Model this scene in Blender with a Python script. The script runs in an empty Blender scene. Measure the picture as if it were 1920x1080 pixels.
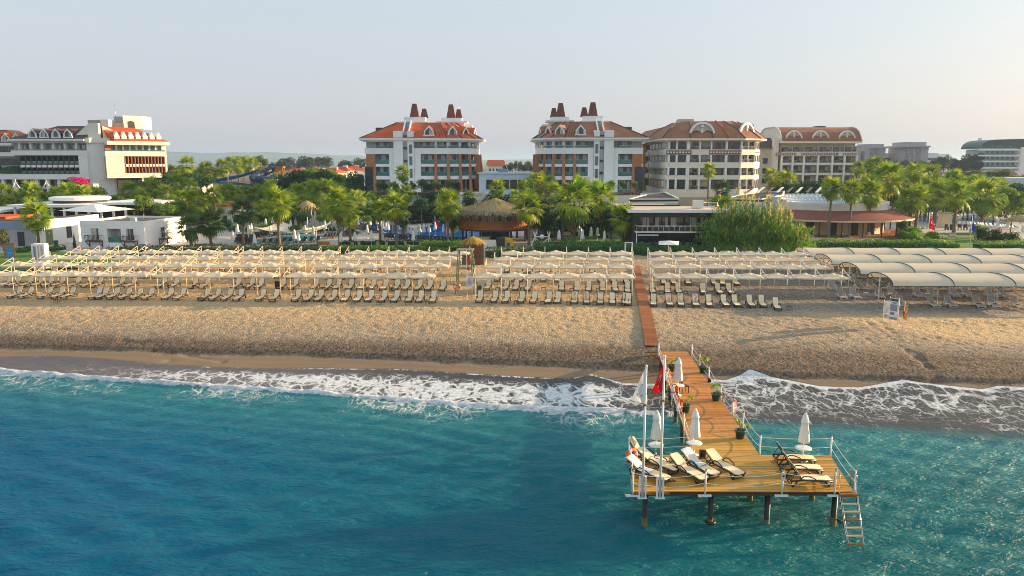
import bpy, math, random
import numpy as np
from mathutils import Vector, Matrix, Euler

random.seed(7)
rng = np.random.default_rng(11)
SC = bpy.context.scene
COL = SC.collection
R = math.radians
PI = math.pi

# ------------------------------------------------------------------ camera
FPX, CAM_H = 1400.0, 17.1
PITCH = math.atan(235.0 / FPX)
cam_data = bpy.data.cameras.new('camera')
cam_data.sensor_width = 36.0
cam_data.lens = 36.0 * FPX / 1920.0
cam_data.clip_start = 0.5
cam_data.clip_end = 30000.0
cam = bpy.data.objects.new('camera', cam_data)
cam.location = (0, 0, CAM_H)
cam.rotation_euler = (R(90) - PITCH, 0, 0)
COL.objects.link(cam)
SC.camera = cam

# ------------------------------------------------------------------ sky, sun, exposure
SUN_EL, SUN_AZ = R(10.5), R(16.0)          # azimuth measured from +X towards +Y
world = bpy.data.worlds.new('World')
SC.world = world
world.use_nodes = True
wn, wl = world.node_tree.nodes, world.node_tree.links
wn.clear()
sky = wn.new('ShaderNodeTexSky')
sky.sky_type = 'NISHITA'
sky.sun_disc = False
sky.sun_elevation = SUN_EL
sky.sun_rotation = R(90) - SUN_AZ
sky.altitude = 0
sky.air_density = 1.0
sky.dust_density = 3.0
sky.ozone_density = 1.0
veil = wn.new('ShaderNodeMix'); veil.data_type = 'RGBA'
veil.inputs[0].default_value = 0.58
geo = wn.new('ShaderNodeNewGeometry'); sep = wn.new('ShaderNodeSeparateXYZ'); wl.new(geo.outputs['Incoming'], sep.inputs[0])
hgt = wn.new('ShaderNodeMapRange'); hgt.interpolation_type = 'SMOOTHSTEP'        # thin high haze: rosy low down, bluish overhead
hgt.inputs[1].default_value = 0.0; hgt.inputs[2].default_value = -0.36
wl.new(sep.outputs[2], hgt.inputs[0])
hz_c = wn.new('ShaderNodeMix'); hz_c.data_type = 'RGBA'
hz_c.inputs[6].default_value = (5.7, 5.7, 6.5, 1); hz_c.inputs[7].default_value = (5.6, 6.7, 7.2, 1)
wl.new(hgt.outputs[0], hz_c.inputs[0]); wl.new(hz_c.outputs[2], veil.inputs[7])
bg = wn.new('ShaderNodeBackground'); bg.inputs[1].default_value = 0.069
wo = wn.new('ShaderNodeOutputWorld')
wl.new(sky.outputs[0], veil.inputs[6]); wl.new(veil.outputs[2], bg.inputs[0]); wl.new(bg.outputs[0], wo.inputs[0])

sun_data = bpy.data.lights.new('sun', 'SUN')
sun_data.energy = 5.0
sun_data.angle = R(0.6)
sun_data.color = (1.0, 0.70, 0.38)
sun = bpy.data.objects.new('sun', sun_data)
SUN_DIR = Vector((math.cos(SUN_EL) * math.cos(SUN_AZ), math.cos(SUN_EL) * math.sin(SUN_AZ), math.sin(SUN_EL)))
sun.rotation_euler = SUN_DIR.to_track_quat('Z', 'Y').to_euler()
sun.location = (60, 30, 60)
COL.objects.link(sun)

SC.view_settings.view_transform = 'Standard'
SC.view_settings.look = 'None'
SC.view_settings.exposure = 1.17
SC.view_settings.gamma = 1.0
SC.view_settings.use_curve_mapping = False
SC.render.engine = 'CYCLES'
SC.cycles.use_denoising = True
SC.cycles.filter_width = 0.95
SC.cycles.max_bounces = 6
SC.cycles.diffuse_bounces = 3
SC.cycles.glossy_bounces = 3
SC.cycles.transmission_bounces = 4
SC.cycles.transparent_max_bounces = 6
SC.cycles.volume_bounces = 0
SC.cycles.sample_clamp_indirect = 6.0

# ------------------------------------------------------------------ pixel to world helpers (measured on the photograph)
_cp, _sp = math.cos(PITCH), math.sin(PITCH)
def ray(px, py):
    v = 540.0 - py
    f = FPX * _cp + v * _sp
    return (px - 960.0) / f, (v * _cp - FPX * _sp) / f
def G(px, py, z=2.6):
    """the point of the level z that shows at pixel (px, py)"""
    x, u = ray(px, py)
    t = (z - CAM_H) / u
    return Vector((x * t, t, z))
def D(px, py, Y):
    """the point at distance Y that shows at pixel (px, py)"""
    x, u = ray(px, py)
    return Vector((x * Y, Y, CAM_H + u * Y))

# ------------------------------------------------------------------ mesh builder
class MB:
    def __init__(s):
        s.v, s.f, s.m, s.s = [], [], [], []
    def add(s, vs, fs, mi=0, sm=False):
        o = len(s.v)
        s.v.extend([tuple(p) for p in vs])
        for f in fs:
            s.f.append([i + o for i in f]); s.m.append(mi); s.s.append(sm)
        return s
    def box(s, x0, x1, y0, y1, z0, z1, mi=0):
        return s.add([(x0,y0,z0),(x1,y0,z0),(x1,y1,z0),(x0,y1,z0),(x0,y0,z1),(x1,y0,z1),(x1,y1,z1),(x0,y1,z1)],
                     [(0,3,2,1),(4,5,6,7),(0,1,5,4),(1,2,6,5),(2,3,7,6),(3,0,4,7)], mi)
    def tbox(s, cx, cy, z0, z1, w0, d0, w1, d1, mi=0, cx1=None, cy1=None):
        """a box whose top has another size and place than its bottom"""
        if cx1 is None: cx1 = cx
        if cy1 is None: cy1 = cy
        a = [(cx-w0/2,cy-d0/2,z0),(cx+w0/2,cy-d0/2,z0),(cx+w0/2,cy+d0/2,z0),(cx-w0/2,cy+d0/2,z0),
             (cx1-w1/2,cy1-d1/2,z1),(cx1+w1/2,cy1-d1/2,z1),(cx1+w1/2,cy1+d1/2,z1),(cx1-w1/2,cy1+d1/2,z1)]
        return s.add(a, [(0,3,2,1),(4,5,6,7),(0,1,5,4),(1,2,6,5),(2,3,7,6),(3,0,4,7)], mi)
    def slab(s, p0, p1, w, h, mi=0):
        """a bar of rectangular section w x h from p0 to p1"""
        p0, p1 = Vector(p0), Vector(p1)
        d = (p1 - p0).normalized()
        up = Vector((0,0,1)) if abs(d.z) < .95 else Vector((0,1,0))
        a = d.cross(up).normalized() * (w / 2); b = a.cross(d).normalized() * (h / 2)
        vs = [p + q for p in (p0, p1) for q in (-a-b, a-b, a+b, -a+b)]
        return s.add(vs, [(0,1,2,3),(7,6,5,4),(0,4,5,1),(1,5,6,2),(2,6,7,3),(3,7,4,0)], mi)
    def tube(s, p0, p1, r0, r1=None, n=6, mi=0, sm=True):
        if r1 is None: r1 = r0
        return s.path([p0, p1], [r0, r1], n, mi, sm)
    def path(s, pts, r, n=5, mi=0, sm=True, closed=False):
        pts = [Vector(p) for p in pts]
        k = len(pts)
        rr = r if isinstance(r, (list, tuple)) else [r] * k
        vs = []
        for i, p in enumerate(pts):
            if closed: d = pts[(i+1) % k] - pts[i-1]
            else: d = pts[min(i+1, k-1)] - pts[max(i-1, 0)]
            d = d.normalized() if d.length > 1e-9 else Vector((0,0,1))
            up = Vector((0,0,1)) if abs(d.z) < .9 else Vector((0,1,0))
            a = d.cross(up).normalized(); b = a.cross(d).normalized()
            for j in range(n):
                t = 2 * PI * j / n
                vs.append(p + (a * math.cos(t) + b * math.sin(t)) * rr[i])
        fs = []
        for i in range(k if closed else k - 1):
            for j in range(n):
                i2 = (i + 1) % k
                fs.append((i*n+j, i*n+(j+1) % n, i2*n+(j+1) % n, i2*n+j))
        s.add(vs, fs, mi, sm)
        if not closed:
            o = len(s.v) - len(vs)
            s.f.append([o + j for j in range(n)][::-1]); s.m.append(mi); s.s.append(False)
            s.f.append([o + (k-1)*n + j for j in range(n)]); s.m.append(mi); s.s.append(False)
        return s
    def lathe(s, prof, n=12, c=(0,0,0), mi=0, sm=True, fold=0.0, nf=8):
        vs, fs = [], []
        for (r, z) in prof:
            for j in range(n):
                t = 2 * PI * j / n
                q = r * (1 + fold * math.cos(nf * t))
                vs.append((c[0] + q * math.cos(t), c[1] + q * math.sin(t), c[2] + z))
        for i in range(len(prof) - 1):
            for j in range(n):
                fs.append((i*n+j, i*n+(j+1) % n, (i+1)*n+(j+1) % n, (i+1)*n+j))
        fs.append(tuple(range(n))[::-1]); fs.append(tuple((len(prof)-1)*n + j for j in range(n)))
        return s.add(vs, fs, mi, sm)
    def prism(s, poly, z0, z1, mi=0, top=None, mtop=None):
        """poly: counter-clockwise outline; top: another outline of as many points"""
        n = len(poly); top = top or poly
        vs = [(x, y, z0) for x, y in poly] + [(x, y, z1) for x, y in top]
        s.add(vs, [(i, (i+1) % n, n + (i+1) % n, n + i) for i in range(n)] + [tuple(range(n))[::-1]], mi)
        o = len(s.v) - 2 * n
        s.f.append([o + n + i for i in range(n)]); s.m.append(mi if mtop is None else mtop); s.s.append(False)
        return s
    def band(s, line, z0, z1, th, mi=0):
        """a wall of thickness th standing along an open line; th goes to the left of the walk"""
        k = len(line); inn = offset_line(line, th)
        for i in range(k - 1):
            a, b, c, d = line[i], line[i+1], inn[i+1], inn[i]
            s.add([(a[0],a[1],z0),(b[0],b[1],z0),(c[0],c[1],z0),(d[0],d[1],z0),(a[0],a[1],z1),(b[0],b[1],z1),(c[0],c[1],z1),(d[0],d[1],z1)],
                  [(0,3,2,1),(4,5,6,7),(0,1,5,4),(2,3,7,6)] + ([(3,0,4,7)] if i == 0 else []) + ([(1,2,6,5)] if i == k-2 else []), mi)
        return s
    def sheet(s, rows, mi=0, sm=False):
        n = len(rows[0])
        vs = [p for r_ in rows for p in r_]
        return s.add(vs, [(i*n+j, i*n+j+1, (i+1)*n+j+1, (i+1)*n+j) for i in range(len(rows)-1) for j in range(n-1)], mi, sm)
    def mesh(s, name, mats):
        me = bpy.data.meshes.new(name)
        me.from_pydata(s.v, [], s.f)
        for m in (mats if isinstance(mats, (list, tuple)) else [mats]):
            me.materials.append(m)
        me.polygons.foreach_set('material_index', s.m)
        me.polygons.foreach_set('use_smooth', s.s)
        me.update()
        return me
    def build(s, name, mats, parent=None, loc=None, rz=0.0):
        return put(name, s.mesh(name, mats), parent, loc, rz)

def offset_line(line, d):
    out = []
    k = len(line)
    for i in range(k):
        a = Vector(line[max(i-1,0)]); b = Vector(line[i]); c = Vector(line[min(i+1,k-1)])
        n = Vector((0.0, 0.0))
        for p, q in ((a, b), (b, c)):
            e = q - p
            if e.length > 1e-6:
                e.normalize(); n += Vector((-e.y, e.x))
        n.normalize()
        e = (c - b) if (c - b).length > 1e-6 else (b - a)
        e.normalize()
        co = max(.4, n.dot(Vector((-e.y, e.x))))
        out.append((b.x + n.x * d / co, b.y + n.y * d / co))
    return out

def put(name, me, parent=None, loc=None, rz=0.0, sc=None, rot=None):
    o = bpy.data.objects.new(name, me)
    if parent is not None: o.parent = parent
    if loc is not None: o.location = loc
    if rot is not None: o.rotation_euler = rot
    elif rz: o.rotation_euler = (0, 0, rz)
    if sc is not None: o.scale = sc if isinstance(sc, (tuple, list)) else (sc, sc, sc)
    COL.objects.link(o)
    return o

def tag(o, label=None, cat=None, group=None, kind=None):
    if label: o['label'] = label
    if cat: o['category'] = cat
    if group: o['group'] = group
    if kind: o['kind'] = kind
    return o

def thing(name, label, cat, loc=(0,0,0), rz=0.0, group=None, sc=None):
    o = put(name, None, None, loc, rz, sc)
    o.empty_display_size = .2
    return tag(o, label, cat, group)

KIDS = {}
def dup(root, loc, rz=0.0, label=None, group=None, sc=None):
    """a copy of a thing with copies of its parts and sub-parts (mesh data shared)"""
    r = root.copy(); COL.objects.link(r)
    r.location = loc; r.rotation_euler = (0, 0, rz)
    if sc is not None: r.scale = sc if isinstance(sc, (tuple, list)) else (sc, sc, sc)
    if label: r['label'] = label
    if group: r['group'] = group
    if root.name not in KIDS:
        KIDS[root.name] = [(c, list(c.children)) for c in root.children]
    for c, subs in KIDS[root.name]:
        k = c.copy(); COL.objects.link(k); k.parent = r
        for g in subs:
            q = g.copy(); COL.objects.link(q); q.parent = k
    return r

ORD = ('first second third fourth fifth sixth seventh eighth ninth tenth eleventh twelfth thirteenth fourteenth fifteenth sixteenth '
       'seventeenth eighteenth nineteenth twentieth').split()
def nth(i):
    if i < 20: return ORD[i]
    t = ('twenty', 'thirty', 'forty')[(i + 1) // 10 - 2]
    return (t + '-' + ORD[(i + 1) % 10 - 1]) if (i + 1) % 10 else {30: 'thirtieth', 40: 'fortieth'}[i + 1]

# ------------------------------------------------------------------ materials
def _mixc(nt, fac, a, b):
    m = nt.nodes.new('ShaderNodeMix'); m.data_type = 'RGBA'
    if hasattr(fac, 'node'): nt.links.new(fac, m.inputs[0])
    else: m.inputs[0].default_value = fac
    for k, q in ((6, a), (7, b)):
        if hasattr(q, 'node'): nt.links.new(q, m.inputs[k])
        else: m.inputs[k].default_value = (*q, 1) if len(q) == 3 else q
    return m.outputs[2]
def _noise(nt, vec, scale, detail=3, rough=.55, dist=0):
    n = nt.nodes.new('ShaderNodeTexNoise')
    n.inputs['Scale'].default_value = scale; n.inputs['Detail'].default_value = detail
    n.inputs['Roughness'].default_value = rough; n.inputs['Distortion'].default_value = dist
    if vec is not None: nt.links.new(vec, n.inputs['Vector'])
    return n.outputs[0]
def _math(nt, op, a, b=None, clamp=False):
    m = nt.nodes.new('ShaderNodeMath'); m.operation = op; m.use_clamp = clamp
    for k, q in ((0, a), (1, b)):
        if q is None: continue
        if hasattr(q, 'node'): nt.links.new(q, m.inputs[k])
        else: m.inputs[k].default_value = q
    return m.outputs[0]
def _map(nt, v, a, b, c=0.0, d=1.0, smooth=False):
    m = nt.nodes.new('ShaderNodeMapRange'); m.clamp = True
    if smooth: m.interpolation_type = 'SMOOTHSTEP'
    nt.links.new(v, m.inputs[0])
    for k, q in zip((1, 2, 3, 4), (a, b, c, d)): m.inputs[k].default_value = q
    return m.outputs[0]
def _attr(nt, name):
    a = nt.nodes.new('ShaderNodeAttribute'); a.attribute_name = name
    return a.outputs['Fac']
def _new(name):
    m = bpy.data.materials.new(name); m.use_nodes = True
    nt = m.node_tree; nt.nodes.clear()
    out = nt.nodes.new('ShaderNodeOutputMaterial')
    return m, nt, out
def _sat(c, k=1.18):
    g = .3 * c[0] + .55 * c[1] + .15 * c[2]
    return tuple(min(.95, max(.001, g + (x - g) * k)) for x in c)
def _scale(c, k): return tuple(min(1.0, max(0.0, x * k)) for x in c)

def pm(name, col, rough=.6, var=.14, scale=1.2, col2=None, bump=0.0, bscale=18.0, metal=0.0, spec=.5, rnd=0.0, world_pos=False, stripe=None, fine=.1):
    """a plain procedural surface: broad and fine colour noise, optional relief, per-object brightness and plank/tile stripes"""
    m, nt, out = _new(name)
    col = _sat(col); col2 = _sat(col2) if col2 else None
    b = nt.nodes.new('ShaderNodeBsdfPrincipled')
    if world_pos:
        g = nt.nodes.new('ShaderNodeNewGeometry'); vec = g.outputs['Position']
    else:
        g = nt.nodes.new('ShaderNodeTexCoord'); vec = g.outputs['Object']
    n1 = _noise(nt, vec, scale, 4)
    c = _mixc(nt, _map(nt, n1, .3, .7), _scale(col, 1 - var), col2 if col2 else _scale(col, 1 + var))
    if fine:
        n2 = _noise(nt, vec, scale * 11, 2)
        c = _mixc(nt, _map(nt, n2, .35, .65, 0, fine * 2), c, _scale(col, .35))
    if rnd:
        oi = nt.nodes.new('ShaderNodeObjectInfo')
        h = nt.nodes.new('ShaderNodeHueSaturation')
        nt.links.new(_map(nt, oi.outputs['Random'], 0, 1, 1 - rnd, 1 + rnd), h.inputs['Value'])
        nt.links.new(c, h.inputs['Color']); c = h.outputs[0]
    nt.links.new(c, b.inputs['Base Color'])
    b.inputs['Roughness'].default_value = rough
    b.inputs['Metallic'].default_value = metal
    b.inputs['Specular IOR Level'].default_value = spec
    hgt = None
    if stripe:
        w = nt.nodes.new('ShaderNodeTexWave'); w.bands_direction = stripe[0]
        w.inputs['Scale'].default_value = stripe[1]; w.inputs['Distortion'].default_value = .3
        nt.links.new(vec, w.inputs['Vector']); hgt = w.outputs['Fac']
    if bump:
        n3 = _noise(nt, vec, bscale, 3)
        if hgt is not None: n3 = _math(nt, 'ADD', n3, hgt)
        bp = nt.nodes.new('ShaderNodeBump'); bp.inputs['Strength'].default_value = bump
        bp.inputs['Distance'].default_value = .05
        nt.links.new(n3, bp.inputs['Height']); nt.links.new(bp.outputs[0], b.inputs['Normal'])
    nt.links.new(b.outputs[0], out.inputs[0])
    return m

def leafm(name, col, col2, trans=.4, scale=.7, rnd=.25):
    m, nt, out = _new(name)
    g = nt.nodes.new('ShaderNodeNewGeometry')
    n = _noise(nt, g.outputs['Position'], scale, 3)
    c = _mixc(nt, _map(nt, n, .35, .65), col, col2)
    oi = nt.nodes.new('ShaderNodeObjectInfo')
    h = nt.nodes.new('ShaderNodeHueSaturation')
    nt.links.new(_map(nt, oi.outputs['Random'], 0, 1, 1 - rnd, 1 + rnd), h.inputs['Value'])
    nt.links.new(c, h.inputs['Color']); c = h.outputs[0]
    p = nt.nodes.new('ShaderNodeBsdfPrincipled'); p.inputs['Roughness'].default_value = .5
    p.inputs['Specular IOR Level'].default_value = .3
    nt.links.new(c, p.inputs['Base Color'])
    t = nt.nodes.new('ShaderNodeBsdfTranslucent'); nt.links.new(c, t.inputs[0])
    mx = nt.nodes.new('ShaderNodeMixShader'); mx.inputs[0].default_value = trans
    nt.links.new(p.outputs[0], mx.inputs[1]); nt.links.new(t.outputs[0], mx.inputs[2])
    nt.links.new(mx.outputs[0], out.inputs[0])
    return m

M = {}
M['cream_canvas'] = None
M['arm_wood'] = pm('arm_wood', (.56, .48, .36), .6, .12, 2)
M['mast_wood'] = pm('mast_wood', (.68, .55, .36), .6, .12, 2)
M['mast_white'] = pm('mast_white', (.78, .76, .70), .5, .05, 2)
M['lounger_fabric'] = pm('lounger_fabric', (.92, .74, .52), .8, .06, 3, rnd=.06)
M['lounger_frame'] = pm('lounger_frame', (.012, .022, .02), .4, .1, 3)
M['grey_fabric'] = pm('grey_fabric', (.34, .30, .27), .8, .1, 3, rnd=.12)
M['white_plastic'] = pm('white_plastic', (.78, .77, .74), .4, .04, 2)
M['black_plastic'] = pm('black_plastic', (.02, .02, .022), .45, .1, 3, rnd=.2)
M['dark_fabric'] = pm('dark_fabric', (.035, .035, .04), .7, .15, 3, rnd=.3)
M['white_canvas'] = pm('white_canvas', (.78, .77, .74), .8, .05, 2, rnd=.05)
M['towel_white'] = pm('towel_white', (.76, .76, .80), .9, .06, 5)
M['towel_tan'] = pm('towel_tan', (.62, .45, .30), .9, .1, 5)
M['towel_pink'] = pm('towel_pink', (.62, .36, .28), .9, .15, 5)
M['towel_red'] = pm('towel_red', (.55, .06, .04), .9, .15, 5)
M['white_paint'] = pm('white_paint', (.86, .85, .84), .6, .05, .25, fine=.03)
M['cream_paint'] = pm('cream_paint', (.80, .75, .67), .6, .06, .25, fine=.03)
M['beige_paint'] = pm('beige_paint', (.58, .53, .46), .7, .07, .3, fine=.04)
M['grey_paint'] = pm('grey_paint', (.40, .40, .41), .7, .08, .3, fine=.04)
M['bluegrey_paint'] = pm('bluegrey_paint', (.24, .30, .40), .7, .08, .3, fine=.04)
M['pale_blue_wall'] = pm('pale_blue_wall', (.56, .64, .70), .6, .06, .3, fine=.03)
M['dark_wall'] = pm('dark_wall', (.022, .021, .022), .6, .2, .5)
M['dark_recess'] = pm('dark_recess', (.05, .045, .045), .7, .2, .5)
M['brick'] = pm('brick', (.42, .19, .11), .8, .16, 1.3, bump=.3, bscale=9, stripe=('Z', 3.2))
M['roof_tile'] = pm('roof_tile', (.50, .10, .035), .7, .22, .35, bump=.5, bscale=5, stripe=('X', 1.6))
M['roof_tile_brown'] = pm('roof_tile_brown', (.29, .125, .07), .75, .2, .35, bump=.5, bscale=5, stripe=('X', 1.6))
M['roof_dark'] = pm('roof_dark', (.055, .04, .04), .7, .2, .4, bump=.3, bscale=5)
M['roof_chimney'] = pm('roof_chimney', (.17, .06, .045), .7, .18, .6, bump=.4, bscale=6, stripe=('Z', 2.0))
M['purple_roof'] = pm('purple_roof', (.24, .075, .06), .75, .14, .4, bump=.3, bscale=6)
M['felt_roof'] = pm('felt_roof', (.09, .075, .07), .85, .15, .5)
M['roof_pale'] = pm('roof_pale', (.62, .55, .45), .85, .1, .4)
M['green_metal'] = pm('green_metal', (.03, .075, .07), .4, .2, .5)
M['stone_strip'] = pm('stone_strip', (.50, .42, .34), .8, .1, .5, bump=.3, bscale=3, stripe=('Z', 1.2))
M['red_brown_strip'] = pm('red_brown_strip', (.26, .12, .09), .7, .1, .6)
M['steel'] = pm('steel', (.62, .62, .62), .25, .06, 2, metal=1.0)
M['rust'] = pm('rust', (.34, .15, .05), .8, .3, 3)
M['wood_dark'] = pm('wood_dark', (.085, .05, .035), .75, .25, 1.4, bump=.3, bscale=12)
M['wood_green'] = pm('wood_green', (.20, .22, .13), .75, .2, 2, bump=.2)
M['wood_red'] = pm('wood_red', (.46, .17, .07), .65, .2, 1.2, rnd=.15)
M['pile_paint'] = pm('pile_paint', (.018, .018, .02), .5, .3, 2, bump=.2)
M['algae'] = pm('algae', (.16, .14, .06), .8, .35, 4, bump=.4)
M['terracotta'] = pm('terracotta', (.40, .16, .07), .7, .15, 1)
M['pot_green'] = pm('pot_green', (.03, .10, .085), .5, .12, 3)
M['soil'] = pm('soil', (.05, .035, .025), .9, .2, 8)
M['rope_white'] = pm('rope_white', (.74, .72, .68), .8, .06, 6)
M['red_cloth'] = None
M['white_cloth'] = None
M['blue_cloth'] = pm('blue_cloth', (.015, .06, .45), .7, .08, 2)
M['yellow_cloth'] = pm('yellow_cloth', (.72, .42, .03), .7, .08, 2)
M['orange_foam'] = pm('orange_foam', (.70, .16, .04), .6, .08, 3)
M['blue_board'] = pm('blue_board', (.08, .30, .55), .5, .08, 3)
M['grey_ink'] = pm('grey_ink', (.22, .24, .26), .7, .05, 3)
M['brown_ink'] = pm('brown_ink', (.45, .36, .25), .7, .05, 3)
M['slide_blue'] = pm('slide_blue', (.012, .14, .50), .35, .1, .8)
M['slide_navy'] = pm('slide_navy', (.015, .035, .085), .35, .2, .8)
M['slide_yellow'] = pm('slide_yellow', (.75, .48, .03), .4, .1, .8)
M['tower_tan'] = pm('tower_tan', (.46, .24, .08), .7, .12, .8)
M['cream_canvas'] = leafm('cream_canvas', (.81, .69, .52), (.76, .64, .48), .22, .5, .05)
M['red_cloth'] = leafm('red_cloth', (.75, .01, .012), (.62, .008, .01), .4, 2, .02)
M['white_cloth'] = leafm('white_cloth', (.82, .82, .84), (.76, .76, .78), .4, 2, .02)
M['magenta'] = leafm('magenta', (.50, .01, .14), (.62, .03, .26), .3, 1.2)
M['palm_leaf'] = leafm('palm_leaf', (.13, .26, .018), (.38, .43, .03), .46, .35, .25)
M['palm_leaf_shade'] = leafm('palm_leaf_shade', (.045, .10, .03), (.10, .16, .04), .38, .35, .25)  # shaded copy of the palm leaf, shade put into the colour
M['palm_dead'] = leafm('palm_dead', (.26, .15, .05), (.36, .23, .09), .3, .8, .3)
M['trunk'] = pm('trunk', (.20, .15, .11), .9, .25, 3, bump=.6, bscale=14)
M['tree_dark'] = leafm('tree_dark', (.018, .07, .026), (.05, .125, .034), .3, .45, .3)
M['tree_mid'] = leafm('tree_mid', (.075, .18, .02), (.24, .32, .03), .43, .4, .3)
M['tree_olive'] = leafm('tree_olive', (.10, .15, .045), (.21, .23, .07), .4, .5, .3)
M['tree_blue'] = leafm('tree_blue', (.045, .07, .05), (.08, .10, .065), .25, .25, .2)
M['hedge_leaf'] = leafm('hedge_leaf', (.06, .19, .015), (.20, .32, .025), .42, .5, .2)
M['hedge_grey'] = leafm('hedge_grey', (.07, .14, .04), (.15, .22, .055), .4, .5, .2)
M['hedge_dark'] = leafm('hedge_dark', (.022, .11, .022), (.07, .22, .035), .4, .5, .2)
M['bright_leaf'] = leafm('bright_leaf', (.18, .34, .012), (.36, .48, .02), .45, .6, .15)
M['reed_leaf'] = leafm('reed_leaf', (.09, .28, .03), (.30, .46, .045), .5, .35, .2)
M['reed_plume'] = leafm('reed_plume', (.36, .32, .09), (.48, .42, .13), .45, .8, .2)
M['thatch'] = pm('thatch', (.44, .34, .19), .95, .3, 3.5, col2=(.58, .45, .24), bump=.9, bscale=22)
M['thatch_gold'] = pm('thatch_gold', (.50, .33, .10), .95, .25, 3.5, bump=.9, bscale=22)
M['thatch_grey'] = pm('thatch_grey', (.27, .22, .15), .95, .3, 3.5, bump=.9, bscale=22)

def glassm(name, col, rough=.06, spec=.8, curtain=None):
    m, nt, out = _new(name)
    b = nt.nodes.new('ShaderNodeBsdfPrincipled')
    g = nt.nodes.new('ShaderNodeTexCoord')
    oi = nt.nodes.new('ShaderNodeObjectInfo')
    c = _mixc(nt, _map(nt, _noise(nt, g.outputs['Object'], .5, 2), .35, .65), _scale(col, .7), _scale(col, 1.3))
    if curtain:
        w = nt.nodes.new('ShaderNodeTexWave'); w.bands_direction = 'X'; w.inputs['Scale'].default_value = .14
        w.inputs['Distortion'].default_value = .8
        nt.links.new(g.outputs['Object'], w.inputs['Vector'])
        nt.links.new(_math(nt, 'MULTIPLY', oi.outputs['Random'], 40.0), w.inputs['Phase Offset'])
        c = _mixc(nt, _map(nt, w.outputs['Fac'], .42, .58), c, curtain)
    nt.links.new(c, b.inputs['Base Color'])
    b.inputs['Roughness'].default_value = rough; b.inputs['Specular IOR Level'].default_value = spec
    nt.links.new(b.outputs[0], out.inputs[0])
    return m
M['glass_room'] = glassm('glass_room', (.05, .06, .065), .08, .7, (.42, .43, .42))
M['glass_dark'] = glassm('glass_dark', (.02, .028, .034), .06, .8)
M['glass_brown'] = glassm('glass_brown', (.05, .04, .034), .08, .7, (.14, .11, .09))
M['glass_green'] = glassm('glass_green', (.05, .17, .16), .06, .8)
M['glass_blue'] = glassm('glass_blue', (.025, .10, .13), .06, .8)
M['frame_dark'] = pm('frame_dark', (.035, .03, .03), .5, .1, 2)
M['frame_white'] = pm('frame_white', (.75, .74, .72), .5, .04, 2)
M['frame_brown'] = pm('frame_brown', (.12, .05, .035), .5, .1, 2)
M['room_dark'] = pm('room_dark', (.10, .085, .075), .8, .2, .6)
# ================================================================== SETTING: beach, sea, land
def vnoise(x, y, seed=0):
    """smooth value noise, 0..1, on numpy arrays"""
    xi, yi = np.floor(x).astype(np.int64), np.floor(y).astype(np.int64)
    fx, fy = x - xi, y - yi
    fx = fx * fx * (3 - 2 * fx); fy = fy * fy * (3 - 2 * fy)
    def h(a, b):
        n = (a * 374761393 + b * 668265263 + seed * 974634777) & 0x7fffffff
        n = ((n ^ (n >> 13)) * 1274126177) & 0x7fffffff
        return ((n ^ (n >> 16)) & 0xffff) / 65535.0
    return (h(xi, yi) * (1 - fx) + h(xi + 1, yi) * fx) * (1 - fy) + (h(xi, yi + 1) * (1 - fx) + h(xi + 1, yi + 1) * fx) * fy

def xtable(pix, z):
    pts = sorted([(p.x, p.y) for p in (G(a, b, z) for a, b in pix)])
    xs, ys = zip(*pts)
    return lambda X: np.interp(X, (-4000, -120) + xs + (120, 4000), (ys[0] + 5, ys[0] + 5) + ys + (ys[-1] - 5, ys[-1] - 5))

RIDGE = lambda X: np.interp(X, (-4000, -60, -44.5, -16.9, 10.4, 22.4, 38, 60, 4000), (70, 68, 66.5, 63.7, 59.4, 57, 55.4, 53.5, 50))
_ps = (-60, -12, -5, -3, -1.5, -.3, .3, 1.5, 4, 9, 16, 25, 40, 60, 200)
_pz = (-4, -1.2, -.05, .06, .2, .38, .70, .98, 1.32, 1.75, 2.05, 2.2, 2.45, 2.55, 2.55)
def beach_z(X, d):
    return np.interp(d - RIDGE(X), _ps, _pz)
def bz(x, y):
    return float(beach_z(np.array([x]), np.array([y]))[0])
def B(px, py):
    """the point of the beach that shows at pixel (px, py)"""
    p = G(px, py, 2.2)
    for _ in range(5): p = G(px, py, bz(p.x, p.y))
    return p

SWASH = xtable([(0,668),(100,667),(200,672),(300,680),(400,685),(500,688),(600,688),(750,691),(870,698),(960,703),(1060,708),(1110,702),(1170,716),
                (1250,717),(1330,712),(1360,713.6),(1405,704.6),(1470,715),(1540,724.6),(1610,727),(1690,718),(1760,724.6),(1840,731),(1870,727),(1920,729)], .2)
BREAK = xtable([(0,697),(100,704),(200,711),(300,718),(400,725),(500,731),(600,738),(700,746),(800,753),(900,760),(1000,765),(1100,768),(1180,771),
                (1290,776),(1380,782),(1500,788),(1600,793),(1750,800),(1900,806)], .05)

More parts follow.
